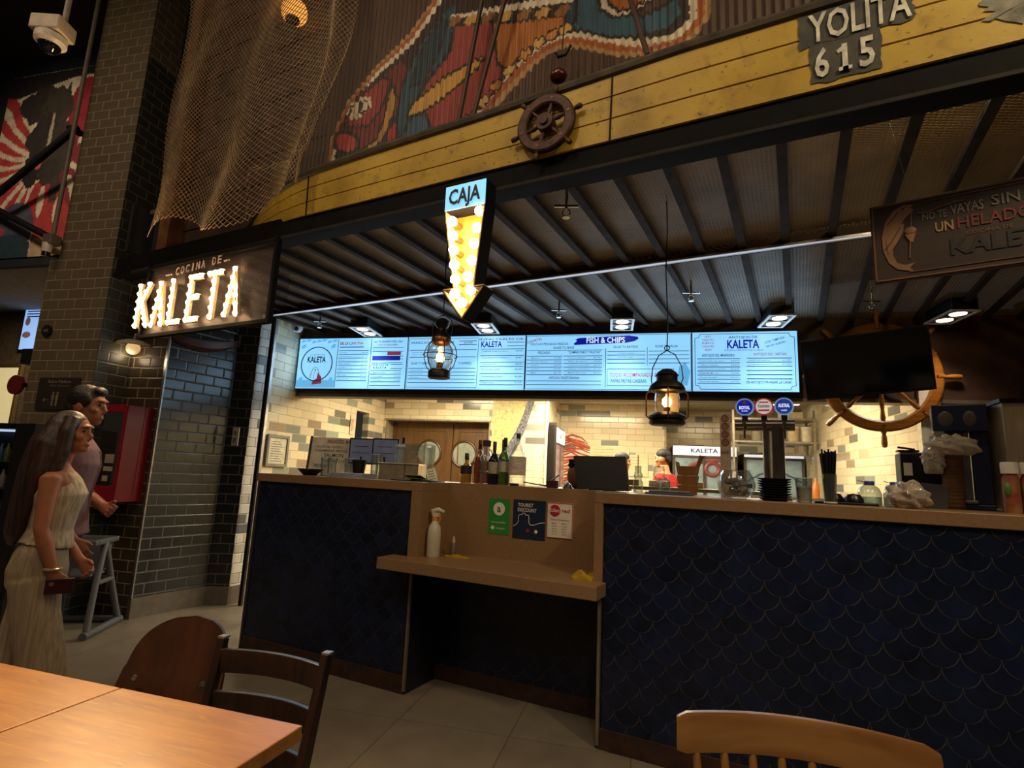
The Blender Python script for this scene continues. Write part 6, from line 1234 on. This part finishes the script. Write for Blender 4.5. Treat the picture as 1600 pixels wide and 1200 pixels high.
# ------------------------------------------------------------------ people
SKIN = mat('skin_tan', '#a86a4a', .5, var=.06, scale=30); SKIN2 = mat('skin_olive', '#9c6446', .5, var=.06, scale=30)
def head_mesh(mb, c, turn=0, tilt=0, s=1.0):
    M = Matrix.Translation(c) @ Matrix.Rotation(turn, 4, 'Z') @ Matrix.Rotation(tilt, 4, 'X') @ Matrix.Scale(s, 4)
    mb.ball((0, -.008, .018), (.073, .092, .098), 20, 14, M=M); mb.ball((0, .028, -.045), (.054, .058, .066), 16, 10, M=M); mb.ball((0, .062, -.088), (.026, .022, .02), 10, 8, M=M)
    mb.tube([(0, .078, .022), (0, .090, -.004), (0, .100, -.026)], [.009, .010, .012], 8, M=M); mb.ball((0, .089, -.032), (.016, .011, .008), 8, 6, M=M)
    mb.ball((0, .080, .036), (.045, .014, .012), 12, 6, M=M); mb.ball((0, .080, -.058), (.022, .011, .006), 10, 6, M=M); mb.ball((0, .078, -.070), (.020, .011, .007), 10, 6, M=M)
    for x in (-1, 1): mb.ball((x*.074, -.006, -.012), (.010, .020, .032), 10, 8, M=M); mb.ball((x*.042, .058, -.022), (.022, .022, .02), 10, 8, M=M)
    return M
def hand_mesh(mb, w, d, n, side, curl=.5, s=1.0):
    """palm and five fingers from wrist w pointing along d, palm facing n; side +1 right, -1 left"""
    d = Vector(d).normalized(); n = Vector(n); n = (n-d*n.dot(d)).normalized(); x = d.cross(n)*side; w = Vector(w)
    mb.tube([w-d*.01, w+d*.03*s, w+d*.085*s], [(.022*s, .030*s), (.018*s, .036*s), (.015*s, .038*s)], 12, up=tuple(n))
    for k, (o, L) in enumerate(((-.030, .066), (-.010, .076), (.011, .071), (.030, .056))):
        p = w+d*.08*s-x*o*s; a = curl*.6; q = p+(d*cos(a)+n*sin(a))*L*.42*s; a = curl*1.5; r = q+(d*cos(a)+n*sin(a))*L*.33*s; a = curl*2.2; t = r+(d*cos(a)+n*sin(a))*L*.28*s
        mb.tube([p-d*.012, p, q, r, t], [.0095*s, .0095*s, .009*s, .008*s, .006*s], 8)
    p = w+d*.02*s+x*.024*s; q = p+(d*.75+x*.55+n*.25).normalized()*.042*s; r = q+(d*.9+x*.15+n*.4).normalized()*.032*s
    mb.tube([p-x*.01, p, q, r], [.012*s, .013*s, .011*s, .008*s], 8)
TORSO = [(.80, .09, .13, 0), (.88, .115, .165, -.012), (.95, .11, .162, -.012), (1.02, .095, .142, 0), (1.09, .088, .128, .004), (1.18, .098, .140, .006), (1.27, .112, .158, .006), (1.34, .102, .172, -.004), (1.385, .078, .165, -.012), (1.42, .06, .105, -.016), (1.445, .053, .062, -.014), (1.52, .052, .054, .002)]
def body(h, arms, fem=False, turn=0, tilt=0, lean=0, stride=.0, hands=(.5, .5), hn=((0, 1, 0), (0, 1, 0))):
    """one continuous standing figure facing +y; arms: for right then left, [shoulder, elbow, wrist] at 1.70 m"""
    s = h/1.70; mb = MB()
    T = [(z, d*(1 if not (fem and 1.2 < z < 1.33) else 1.12), w*(1 if z < 1.0 else (.90 if fem else 1.06)), y) for z, d, w, y in TORSO]
    mb.tube([(0, (y+lean*max(0, z-.9))*s, z*s) for z, d, w, y in T], [(d*s, w*s) for z, d, w, y in T], 24)
    hc = Vector((0, (.02+lean*.72)*s, 1.605*s)); M = head_mesh(mb, hc, turn, tilt, s)
    for sx, (S, E, W), hcurl, nn in ((1, arms[0], hands[0], hn[0]), (-1, arms[1], hands[1], hn[1])):
        S, E, W = [Vector(p)*s for p in (S, E, W)]; k = .86 if fem else 1.05
        mb.tube([S+Vector((-sx*.03, 0, .0)), S, S.lerp(E, .45), E, E.lerp(W, .3), E.lerp(W, .7), W], [q*s*k for q in (.052, .056, .048, .040, .043, .034, .026)], 14)
        hand_mesh(mb, W, (W-E), nn, sx, hcurl, s*(.93 if fem else 1.02))
    for sx in (1, -1):
        y = stride*sx; mb.tube([(sx*.085*s, 0, .86*s), (sx*.09*s, y*.3*s+.005, .68*s), (sx*.092*s, y*.6*s+.012, .47*s), (sx*.093*s, (y*.8-.012)*s, .34*s), (sx*.094*s, (y-.02)*s, .09*s), (sx*.094*s, (y-.015)*s, .05*s)], [q*s for q in (.088, .078, .056, .056, .036, .038)], 16)
        mb.tube([(sx*.094*s, (y-.05)*s, .035*s), (sx*.096*s, (y+.03)*s, .036*s), (sx*.10*s, (y+.12)*s, .028*s), (sx*.10*s, (y+.17)*s, .022*s)], [(.034*s, .034*s), (.036*s, .04*s), (.026*s, .045*s), (.016*s, .03*s)], 12)
    return mb, s, M, T
def face_parts(p, M, brow, s=1):
    e = MB(); b = MB()
    for x in (-1, 1): e.ball((x*.032, .078, .010), (.012, .008, .006), 10, 6, M=M); b.tube([(x*.05, .074, .030), (x*.033, .086, .035), (x*.014, .088, .030)], .004, 6, M=M)
    e.obj('eyes', mat('eye_dark', '#1a110d', .2), p); b.obj('eyebrows', brow, p)
    MB().ball((0, .084, -.064), (.018, .008, .006), 10, 6, M=M).obj('lips', mat('lip', '#9a5846', .5), p)
def shirt(p, T, s, z0, z1, grow, m, name='shirt', sleeves=None, lean=0, neck=False, vox=.008, flare=0):
    mb = MB(); zs = [t for t in T if z0 <= t[0] <= z1]
    if zs[0][0] > z0: a = [t for t in T if t[0] < z0][-1]; zs = [(z0,)+tuple(a[1+i]+(zs[0][1+i]-a[1+i])*(z0-a[0])/(zs[0][0]-a[0]) for i in range(3))] + zs
    mb.tube([(0, (y+lean*max(0, z-.9))*s, z*s) for z, d, w, y in zs], [((d+grow+flare*max(0, 1.1-z))*s, (w+grow+flare*max(0, 1.1-z))*s) for z, d, w, y in zs], 28)
    if sleeves:
        for sx, pts in sleeves: mb.tube([Vector(q)*s for q in pts], [q*s for q in ((.062, .066, .058, .055) if len(pts) == 4 else (.062, .066, .058))], 14)
    return fused(mb, name, m, p, vox, 3)
# woman
wo = thing('person', 'woman in cream ribbed top and wide trousers looking up at the menu', 'person', (-3.485, 1.53, 0), radians(-30))
armsW = (((.150, -.01, 1.355), (.19, -.005, 1.10), (.185, .07, .885)), ((-.150, -.01, 1.355), (-.19, .0, 1.09), (-.08, .16, .90)))
mb, s, M, T = body(1.63, armsW, True, radians(-26), .06, .02, .03, (1.0, .9), ((-1, .2, 0), (.6, -.3, 0)))
fused(mb, 'body', SKIN, wo, .0055, 5); BRN = mat('hair_brown', '#3d261a', .45, var=.4, scale=10, stretch=(6, 6, .7), bump=.4, dark='#1c110d')
face_parts(wo, M, BRN)
RIB = mat('ribbed_cream', '#c2b398', .85, var=.12, stretch=(40, 40, 1), scale=2, bump=.5, dark='#94836c')
TW = [t for t in T if t[0] < 1.33] + [(1.335, .098, .128, -.004), (1.375, .074, .108, -.012), (1.40, .05, .088, -.016)]
shirt(wo, TW, s, 1.005, 1.41, .014, RIB, 'top', None, .02, flare=.16); st_ = MB()
for x in (-.085, .085): st_.tube([(x*1.05*s, .095*s, 1.30*s), (x*s, .07*s, 1.375*s), (x*.95*s, .0, 1.405*s), (x*s, -.07*s, 1.37*s), (x*1.05*s, -.09*s, 1.31*s)], .012, 8, flat=1.8)
st_.obj('strap', RIB, wo)
mb = MB(); mb.tube([(0, 0, 1.04*s), (0, -.008*s, .96*s), (0, -.012*s, .88*s), (0, -.008*s, .80*s)], [(.094*s, .140*s), (.116*s, .17*s), (.132*s, .178*s), (.128*s, .175*s)], 28)
for sx in (1, -1): mb.tube([(sx*.085*s, -.005, .84*s), (sx*.098*s, .0+.02*sx, .66*s), (sx*.11*s, .012+.06*sx, .45*s), (sx*.118*s, .0+.10*sx, .25*s), (sx*.12*s, -.01+.13*sx, .055*s)], [(.112*s, .10*s), (.106*s, .093*s), (.104*s, .09*s), (.115*s, .098*s), (.13*s, .11*s)], 24)
PIN = mat('trouser_cream', '#a8957a', .85, var=.13, stretch=(45, 45, .8), scale=2, bump=.3, dark='#8a7860')
fused(mb, 'trousers', PIN, wo, .009, 4)
hb = MB(); hc = M.translation
hb.ball((0, -.028, .042), (.086, .102, .090), 18, 12, M=M)
hb.tube([hc+Vector((0, -.05, .05)), hc+Vector((.02, -.10, -.06)), hc+Vector((.02, -.13, -.20)), hc+Vector((.01, -.15, -.36)), hc+Vector((.0, -.17, -.52)), hc+Vector((0, -.17, -.58))], [(.06, .08), (.07, .105), (.06, .125), (.05, .12), (.035, .10), (.01, .05)], 18)
for sx in (1, -1): hb.tube([hc+Vector((sx*.055, -.005, .085)), hc+Vector((sx*.085, -.015, .01)), hc+Vector((sx*.092, -.02, -.10)), hc+Vector((sx*.10, -.04, -.20)), hc+Vector((sx*.10, -.06, -.30))], [.03, .034, .036, .034, .015], 12)
fused(hb, 'hair', BRN, wo, .009, 2)
wr = Vector(armsW[0][2])*s; MB().torus(wr+Vector((0, .0, .015)), .034, .006, 20, 6).obj('bracelet', mat('bracelet', '#c9b89a', .3, .5), wo)
ph_ = thing('phone', 'dark red phone held in the woman\'s hand', 'phone', wo.matrix_world @ Vector((0, 0, 0)), radians(-30)); ph_.location = Vector((-3.485, 1.53, 0)) + Matrix.Rotation(radians(-30), 3, 'Z') @ (wr+Vector((.012, .055, -.075)))
MB().box(-.006, .006, -.075, .04, -.03, .045).obj('body', mat('phone_red', '#3a0f14', .3), ph_, .004); MB().cyl((.0065, -.05, .02), (.008, -.05, .02), .01, n=12).obj('camera_lens', CHROME, ph_)
# man
ma = thing('person', 'man in mauve shirt with short dark hair beside the woman', 'person', (-3.99, 1.80, 0), radians(-38))
armsM = (((.185, -.01, 1.355), (.225, -.02, 1.08), (.20, .12, .87)), ((-.185, -.01, 1.355), (-.235, .02, 1.10), (-.04, .19, 1.03)))
mb, s, M, T = body(1.835, armsM, False, radians(-14), -.03, .03, .05, (.7, .8), ((-1, 0, 0), (1, 0, .2)))
fused(mb, 'body', SKIN2, ma, .0058, 5); BLKH = mat('hair_black', '#15100e', .5, var=.4, scale=60, bump=.5); face_parts(ma, M, BLKH)
MAU = mat('mauve_cotton', '#7a5a60', .8, var=.08, scale=30, bump=.15)
shirt(ma, T, s, .86, 1.42, .022, MAU, 'shirt', [(1, [(.13, -.01, 1.37), (.19, -.012, 1.345), (.215, -.018, 1.2), (.224, -.02, 1.10)]), (-1, [(-.13, -.01, 1.37), (-.19, -.012, 1.345), (-.22, .0, 1.2), (-.234, .018, 1.11)])], .03, flare=.10)
cl = MB(); cl.torus((0, -.0, 1.435*s), .068*s, .018*s, 24, 8, flat=1.3); cl.obj('collar', mat('mauve_collar', '#86666b', .8), ma)
bt2 = MB(); 
for i in range(6): bt2.ball((0, (.125+.012*sin(i*.9)-.01*(i > 3))*s, (.95+.085*i)*s), (.006, .008, .006), 8, 6)
bt2.tube([(0, .128*s, .88*s), (0, .118*s, 1.0*s), (0, .122*s, 1.12*s), (0, .146*s, 1.27*s), (0, .13*s, 1.35*s)], .012*s, 6, flat=.5).obj('placket', mat('mauve_collar', '#86666b', .8), ma)
mb = MB(); mb.tube([(0, -.005*s, .97*s), (0, -.012*s, .88*s), (0, -.008*s, .80*s)], [(.108*s, .158*s), (.125*s, .172*s), (.118*s, .165*s)], 24)
for sx in (1, -1): mb.tube([(sx*.085*s, 0, .84*s), (sx*.09*s, .005+.02*sx, .66*s), (sx*.093*s, .012+.03*sx, .45*s), (sx*.094*s, .0+.05*sx, .25*s), (sx*.095*s, -.005+.055*sx, .07*s)], [q*s for q in (.098, .088, .072, .066, .060)], 18)
fused(mb, 'jeans', mat('denim_dark', '#151a26', .8, var=.2, scale=50, bump=.2), ma, .009, 3)
sh_ = MB()
for sx in (1, -1): sh_.tube([(sx*.095*s, (.05*sx-.07)*s, .04), (sx*.096*s, (.05*sx+.03)*s, .045), (sx*.10*s, (.05*sx+.13)*s, .036), (sx*.10*s, (.05*sx+.19)*s, .026)], [(.042, .042), (.046, .048), (.034, .05), (.018, .034)], 14)
fused(sh_, 'shoes', mat('shoe_dark', '#1c1714', .6), ma, .008, 2)
hb = MB(); hb.ball((0, -.018, .04), (.079, .094, .088), 18, 12, M=M); hb.ball((0, .05, .088), (.055, .036, .03), 12, 8, M=M); hb.ball((0, -.062, -.02), (.068, .05, .07), 14, 8, M=M)
for sx in (1, -1): hb.ball((sx*.066, .0, .03), (.016, .045, .05), 10, 8, M=M)
fused(hb, 'hair', BLKH, ma, .007, 1)
# cooks
def cook(label, s_, t_, rz, h, col, capcol, turn, apron=None):
    p = thing('person', label, 'person', K(s_, t_, .0), MY+rz)
    arms = (((.185, -.01, 1.355), (.23, .0, 1.09), (.21, .13, .87)), ((-.185, -.01, 1.355), (-.23, .0, 1.09), (-.21, .13, .87)))
    mb, s, M, T = body(h, arms, False, turn, -.08, .03, 0, (.8, .8), ((-1, 0, 0), (1, 0, 0)))
    fused(mb, 'body', mat('skin_cook', '#c08a62', .5, var=.06), p, .008, 4); face_parts(p, M, BLKH)
    shirt(p, T, s, .86, 1.43, .022, mat('shirt'+col[1:], col, .8), 'shirt', [(1, [(.13, -.01, 1.37), (.19, -.012, 1.345), (.22, .01, 1.2), (.232, .025, 1.12)]), (-1, [(-.13, -.01, 1.37), (-.19, -.012, 1.345), (-.22, .01, 1.2), (-.232, .025, 1.12)])], .03)
    mb = MB(); mb.tube([(0, 0, .97*s), (0, -.01, .80*s)], [(.11*s, .16*s), (.12*s, .17*s)], 20)
    for sx in (1, -1): mb.tube([(sx*.085*s, 0, .84*s), (sx*.092*s, .01, .45*s), (sx*.095*s, 0, .06*s)], [.1*s, .078*s, .066*s], 14)
    fused(mb, 'trousers', mat('trouser_black', '#161416', .8), p, .011, 2)
    hb = MB(); hb.ball((0, -.02, .052), (.082, .098, .076), 16, 10, M=M); hb.ball((0, -.065, .0), (.066, .05, .06), 12, 8, M=M); fused(hb, 'cap', mat('cap'+capcol[1:], capcol, .7), p, .009, 2)
cook('cook in dark clothes and black cap behind the cash monitor', 3.76, 2.45, radians(-75), 1.77, '#23262a', '#18161a', 0)
cook('cook in red polo shirt with black bandana looking away', 4.36, 2.62, radians(62), 1.84, '#a81f24', '#121012', .1)

# ------------------------------------------------------------------ tables and chairs in front
TBW = wood('table_wood', '#7a4216', '#a8652a', .30, 1.6, 0, coat=.35, bump=.04, fine=1.2)
def table_mat():
    t = NT('worn_table_wood'); mp = t.n('Mapping'); mp.inputs['Scale'].default_value = (1.2, 9, 9); t.l(t.coord(), mp.inputs[0]); n1 = t.n('TexNoise', i_Scale=2.2, i_Detail=8.0, i_Distortion=1.2); t.l(mp.outputs[0], n1.inputs['Vector'])
    n2 = t.n('TexNoise', i_Scale=5.0, i_Detail=7.0); t.l(t.coord(), n2.inputs['Vector']); mp2 = t.n('Mapping'); mp2.inputs['Scale'].default_value = (3, 40, 1); mp2.inputs['Rotation'].default_value = (0, 0, .5); t.l(t.coord(), mp2.inputs[0]); n3 = t.n('TexNoise', i_Scale=3.0, i_Detail=5.0); t.l(mp2.outputs[0], n3.inputs['Vector'])
    c = t.ramp(n1.outputs[0], [(.3, hx('#98560f')), (.7, hx('#bf7a1e'))]); c = t.mix(t.ramp(n2.outputs[0], [(.5, (0, 0, 0, 1)), (.68, (.6, .6, .6, 1))]), c, hx('#c07f26')); c = t.mix(t.ramp(n3.outputs[0], [(.6, (0, 0, 0, 1)), (.66, (.55, .55, .55, 1))]), c, hx('#c9923c'))
    t.l(c, t.b.inputs['Base Color']); t.l(t.ramp(n2.outputs[0], [(.3, (.32,)*3+(1,)), (.7, (.46,)*3+(1,))]), t.b.inputs['Roughness']); t.b.inputs['Specular IOR Level'].default_value = .6; t.b.inputs['Coat Weight'].default_value = .7; t.b.inputs['Coat Roughness'].default_value = .34; t.b.inputs['Coat IOR'].default_value = 1.75; t.bump(n2.outputs[0], .002, .25); return t.m
TM = table_mat(); TA = radians(10.4)
def table(label, off):
    p = thing('table', label, 'table', (-1.178+cos(TA)*off, 1.161+sin(TA)*off, 0), TA, 'wooden dining tables')
    MB().box(-.632, 0, -.80, 0, .712, .75).obj('tabletop', TM, p, .004, seg=3); MB().box(-.36, -.28, -.44, -.36, .03, .70).obj('pedestal', BEAM, p, .003)
    MB().bar((-.57, -.40, .02), (-.06, -.40, .02), .06, .03).bar((-.316, -.70, .02), (-.316, -.10, .02), .06, .03).obj('foot', BEAM, p, .003); MB().box(-.5, -.13, -.6, -.2, .698, .712).obj('plate', BEAM, p)
table('wooden table with worn top, its corner beside the ladder-back chair', 0); table('wooden table adjoining the worn table, nearest the woman', -.637)
DKW = wood('dark_chair_wood', '#1a0f0b', '#2b1911', .35, 3, 2, coat=.2, bump=.03)
ch = thing('chair', 'dark ladder-back wooden chair pushed to the table corner', 'chair', (-1.50, 1.26, 0), TA)
def curved_slat(x0, x1, y, z0, z1, bow, th=.018, crown=0, n=12):
    vs = []; fs = []
    for i in range(n+1):
        u = 2*i/n-1; x = x0+(x1-x0)*i/n; yy = y+bow*(1-u*u); c = crown*(1-u*u)
        vs += [(x, yy, z0), (x, yy+th, z0), (x, yy+th, z1+c), (x, yy, z1+c)]
    fs = [(4*i+a, 4*i+(a+1) % 4, 4*i+4+(a+1) % 4, 4*i+4+a) for i in range(n) for a in range(4)] + [(0, 1, 2, 3), (4*n, 4*n+1, 4*n+2, 4*n+3)]
    return MB().add(vs, fs)
for sx in (-1, 1):
    MB().bar((sx*.185, -.02, 0), (sx*.19, -.01, .44), .034, .034).bar((sx*.19, -.01, .44), (sx*.20, .075, .85), .034, .034, w2=.028, d2=.028).obj('back_leg', DKW, ch, .004)
    MB().box(sx*.20-.013, sx*.20+.013, .064, .09, .849, .855).obj('post_cap', mat('cap_grey', '#8d8a92', .35, .4), ch)
    MB().bar((sx*.185, -.41, 0), (sx*.185, -.41, .43), .034, .034).obj('front_leg', DKW, ch, .004)
    MB().bar((sx*.185, -.02, .22), (sx*.185, -.41, .22), .02, .02).obj('stretcher', DKW, ch)
for z, y in ((.748, .052), (.628, .030), (.508, .008)): curved_slat(-.19, .19, y, z, z+.072, .035).obj('back_slat', DKW, ch, .003)
MB().box(-.205, .205, -.43, .005, .43, .458).obj('seat', DKW, ch, .008)
ch = thing('chair', 'brown moulded plywood chair between the woman and the ladder-back chair', 'chair', (-1.965, 1.27, 0), radians(20))
PLY = wood('ply_walnut', '#2c180e', '#432614', .33, 2, 2, coat=.25, bump=.02)
vs = []; n, k = 24, 36
for j in range(k+1):
    v = j/k; z = .50+.352*v; hw_ = (.215-.045*v)*(1 if v < .55 else sqrt(max(0, 1-((v-.55)/.45)**3.2))*.96+.04*0+.02)
    for i in range(n+1): u = 2*i/n-1; vs.append((u*hw_, .03+.11*v-.05*(u*hw_/.22)**2*1.0, z-.0*u*u))
N_ = len(vs); vs += [(x, y+.012, z) for x, y, z in vs]; fs = []
for b in (0, N_):
    for j in range(k):
        for i in range(n): a = b+j*(n+1)+i; fs.append((a, a+1, a+n+2, a+n+1))
for j in range(k): fs += [(j*(n+1), (j+1)*(n+1), N_+(j+1)*(n+1), N_+j*(n+1)), (j*(n+1)+n, (j+1)*(n+1)+n, N_+(j+1)*(n+1)+n, N_+j*(n+1)+n)]
for i in range(n): fs += [(i, i+1, N_+i+1, N_+i), (k*(n+1)+i, k*(n+1)+i+1, N_+k*(n+1)+i+1, N_+k*(n+1)+i)]
MB().add(vs, fs, True).obj('backrest', PLY, ch)
for x in (-.13, .13): MB().lathe([(.011, 0), (.009, .004), (.001, .005)], (0, 0, 0), n=12, M=Matrix.Translation((x, .035, .66)) @ Matrix.Rotation(pi/2, 4, 'X')).obj('bolt', CHROME, ch)
MB().prism([(-.18, -.34), (.16, -.34), (.18, -.1), (.17, .02), (-.17, .02), (-.2, -.1)], .44, .455, 'xy').obj('seat', PLY, ch, .005)
for x in (-.18, .18):
    MB().tube([(x, -.36, .44), (x*1.1, -.42, 0)], .011, 8).obj('leg', CHROME, ch); MB().tube([(x, .03, .62), (x, .0, .43), (x*1.1, .06, 0)], .011, 8).obj('leg', CHROME, ch)
LTW = wood('light_chair_wood', '#835627', '#b3824a', .32, 2.2, 0, coat=.3, bump=.02)
ch = thing('chair', 'light wooden spindle-back chair before the navy counter', 'chair', (.02, 1.30, 0), radians(13.5))
vs = []; n = 24; P8 = [(-.011, 0), (-.013, .012), (-.013, .068), (-.007, .082), (.006, .082), (.013, .068), (.013, .012), (.011, 0)]
for i in range(n+1):
    u = 2*i/n-1; x = u*.255; y = .135+.055*(1-u*u); dz = -.004*u*u; sc = 1 if abs(u) < .97 else .8
    vs += [(x, y+a, .835+dz+b*sc+(1-sc)*.04) for a, b in P8]
fs = [(8*i+a, 8*i+(a+1) % 8, 8*i+8+(a+1) % 8, 8*i+8+a) for i in range(n) for a in range(8)] + [tuple(range(8)), tuple(8*n+a for a in range(8))]
MB().add(vs, fs, True).obj('top_rail', LTW, ch)
for i in range(8):
    u = -.84+1.68*i/7; x = u*.255; MB().tube([(x*.82, .02+.03*(1-u*u), .445), (x*.92, .085+.045*(1-u*u), .64), (x, .135+.055*(1-u*u), .842)], [.009, .011, .0085], 10).obj('spindle', LTW, ch)
MB().prism([(-.21, -.38), (.21, -.38), (.225, -.2), (.2, .07), (.1, .10), (-.1, .10), (-.2, .07), (-.225, -.2)], .42, .452, 'xy').obj('seat', LTW, ch, .01)
for x in (-1, 1):
    for y, yy in ((-.3, -.37), (.03, .12)): MB().tube([(x*.16, y, .43), (x*.21, yy, 0)], [.019, .014], 10).obj('leg', LTW, ch)
    MB().tube([(x*.18, -.33, .2), (x*.18, .07, .2)], .010, 8).obj('stretcher', LTW, ch)
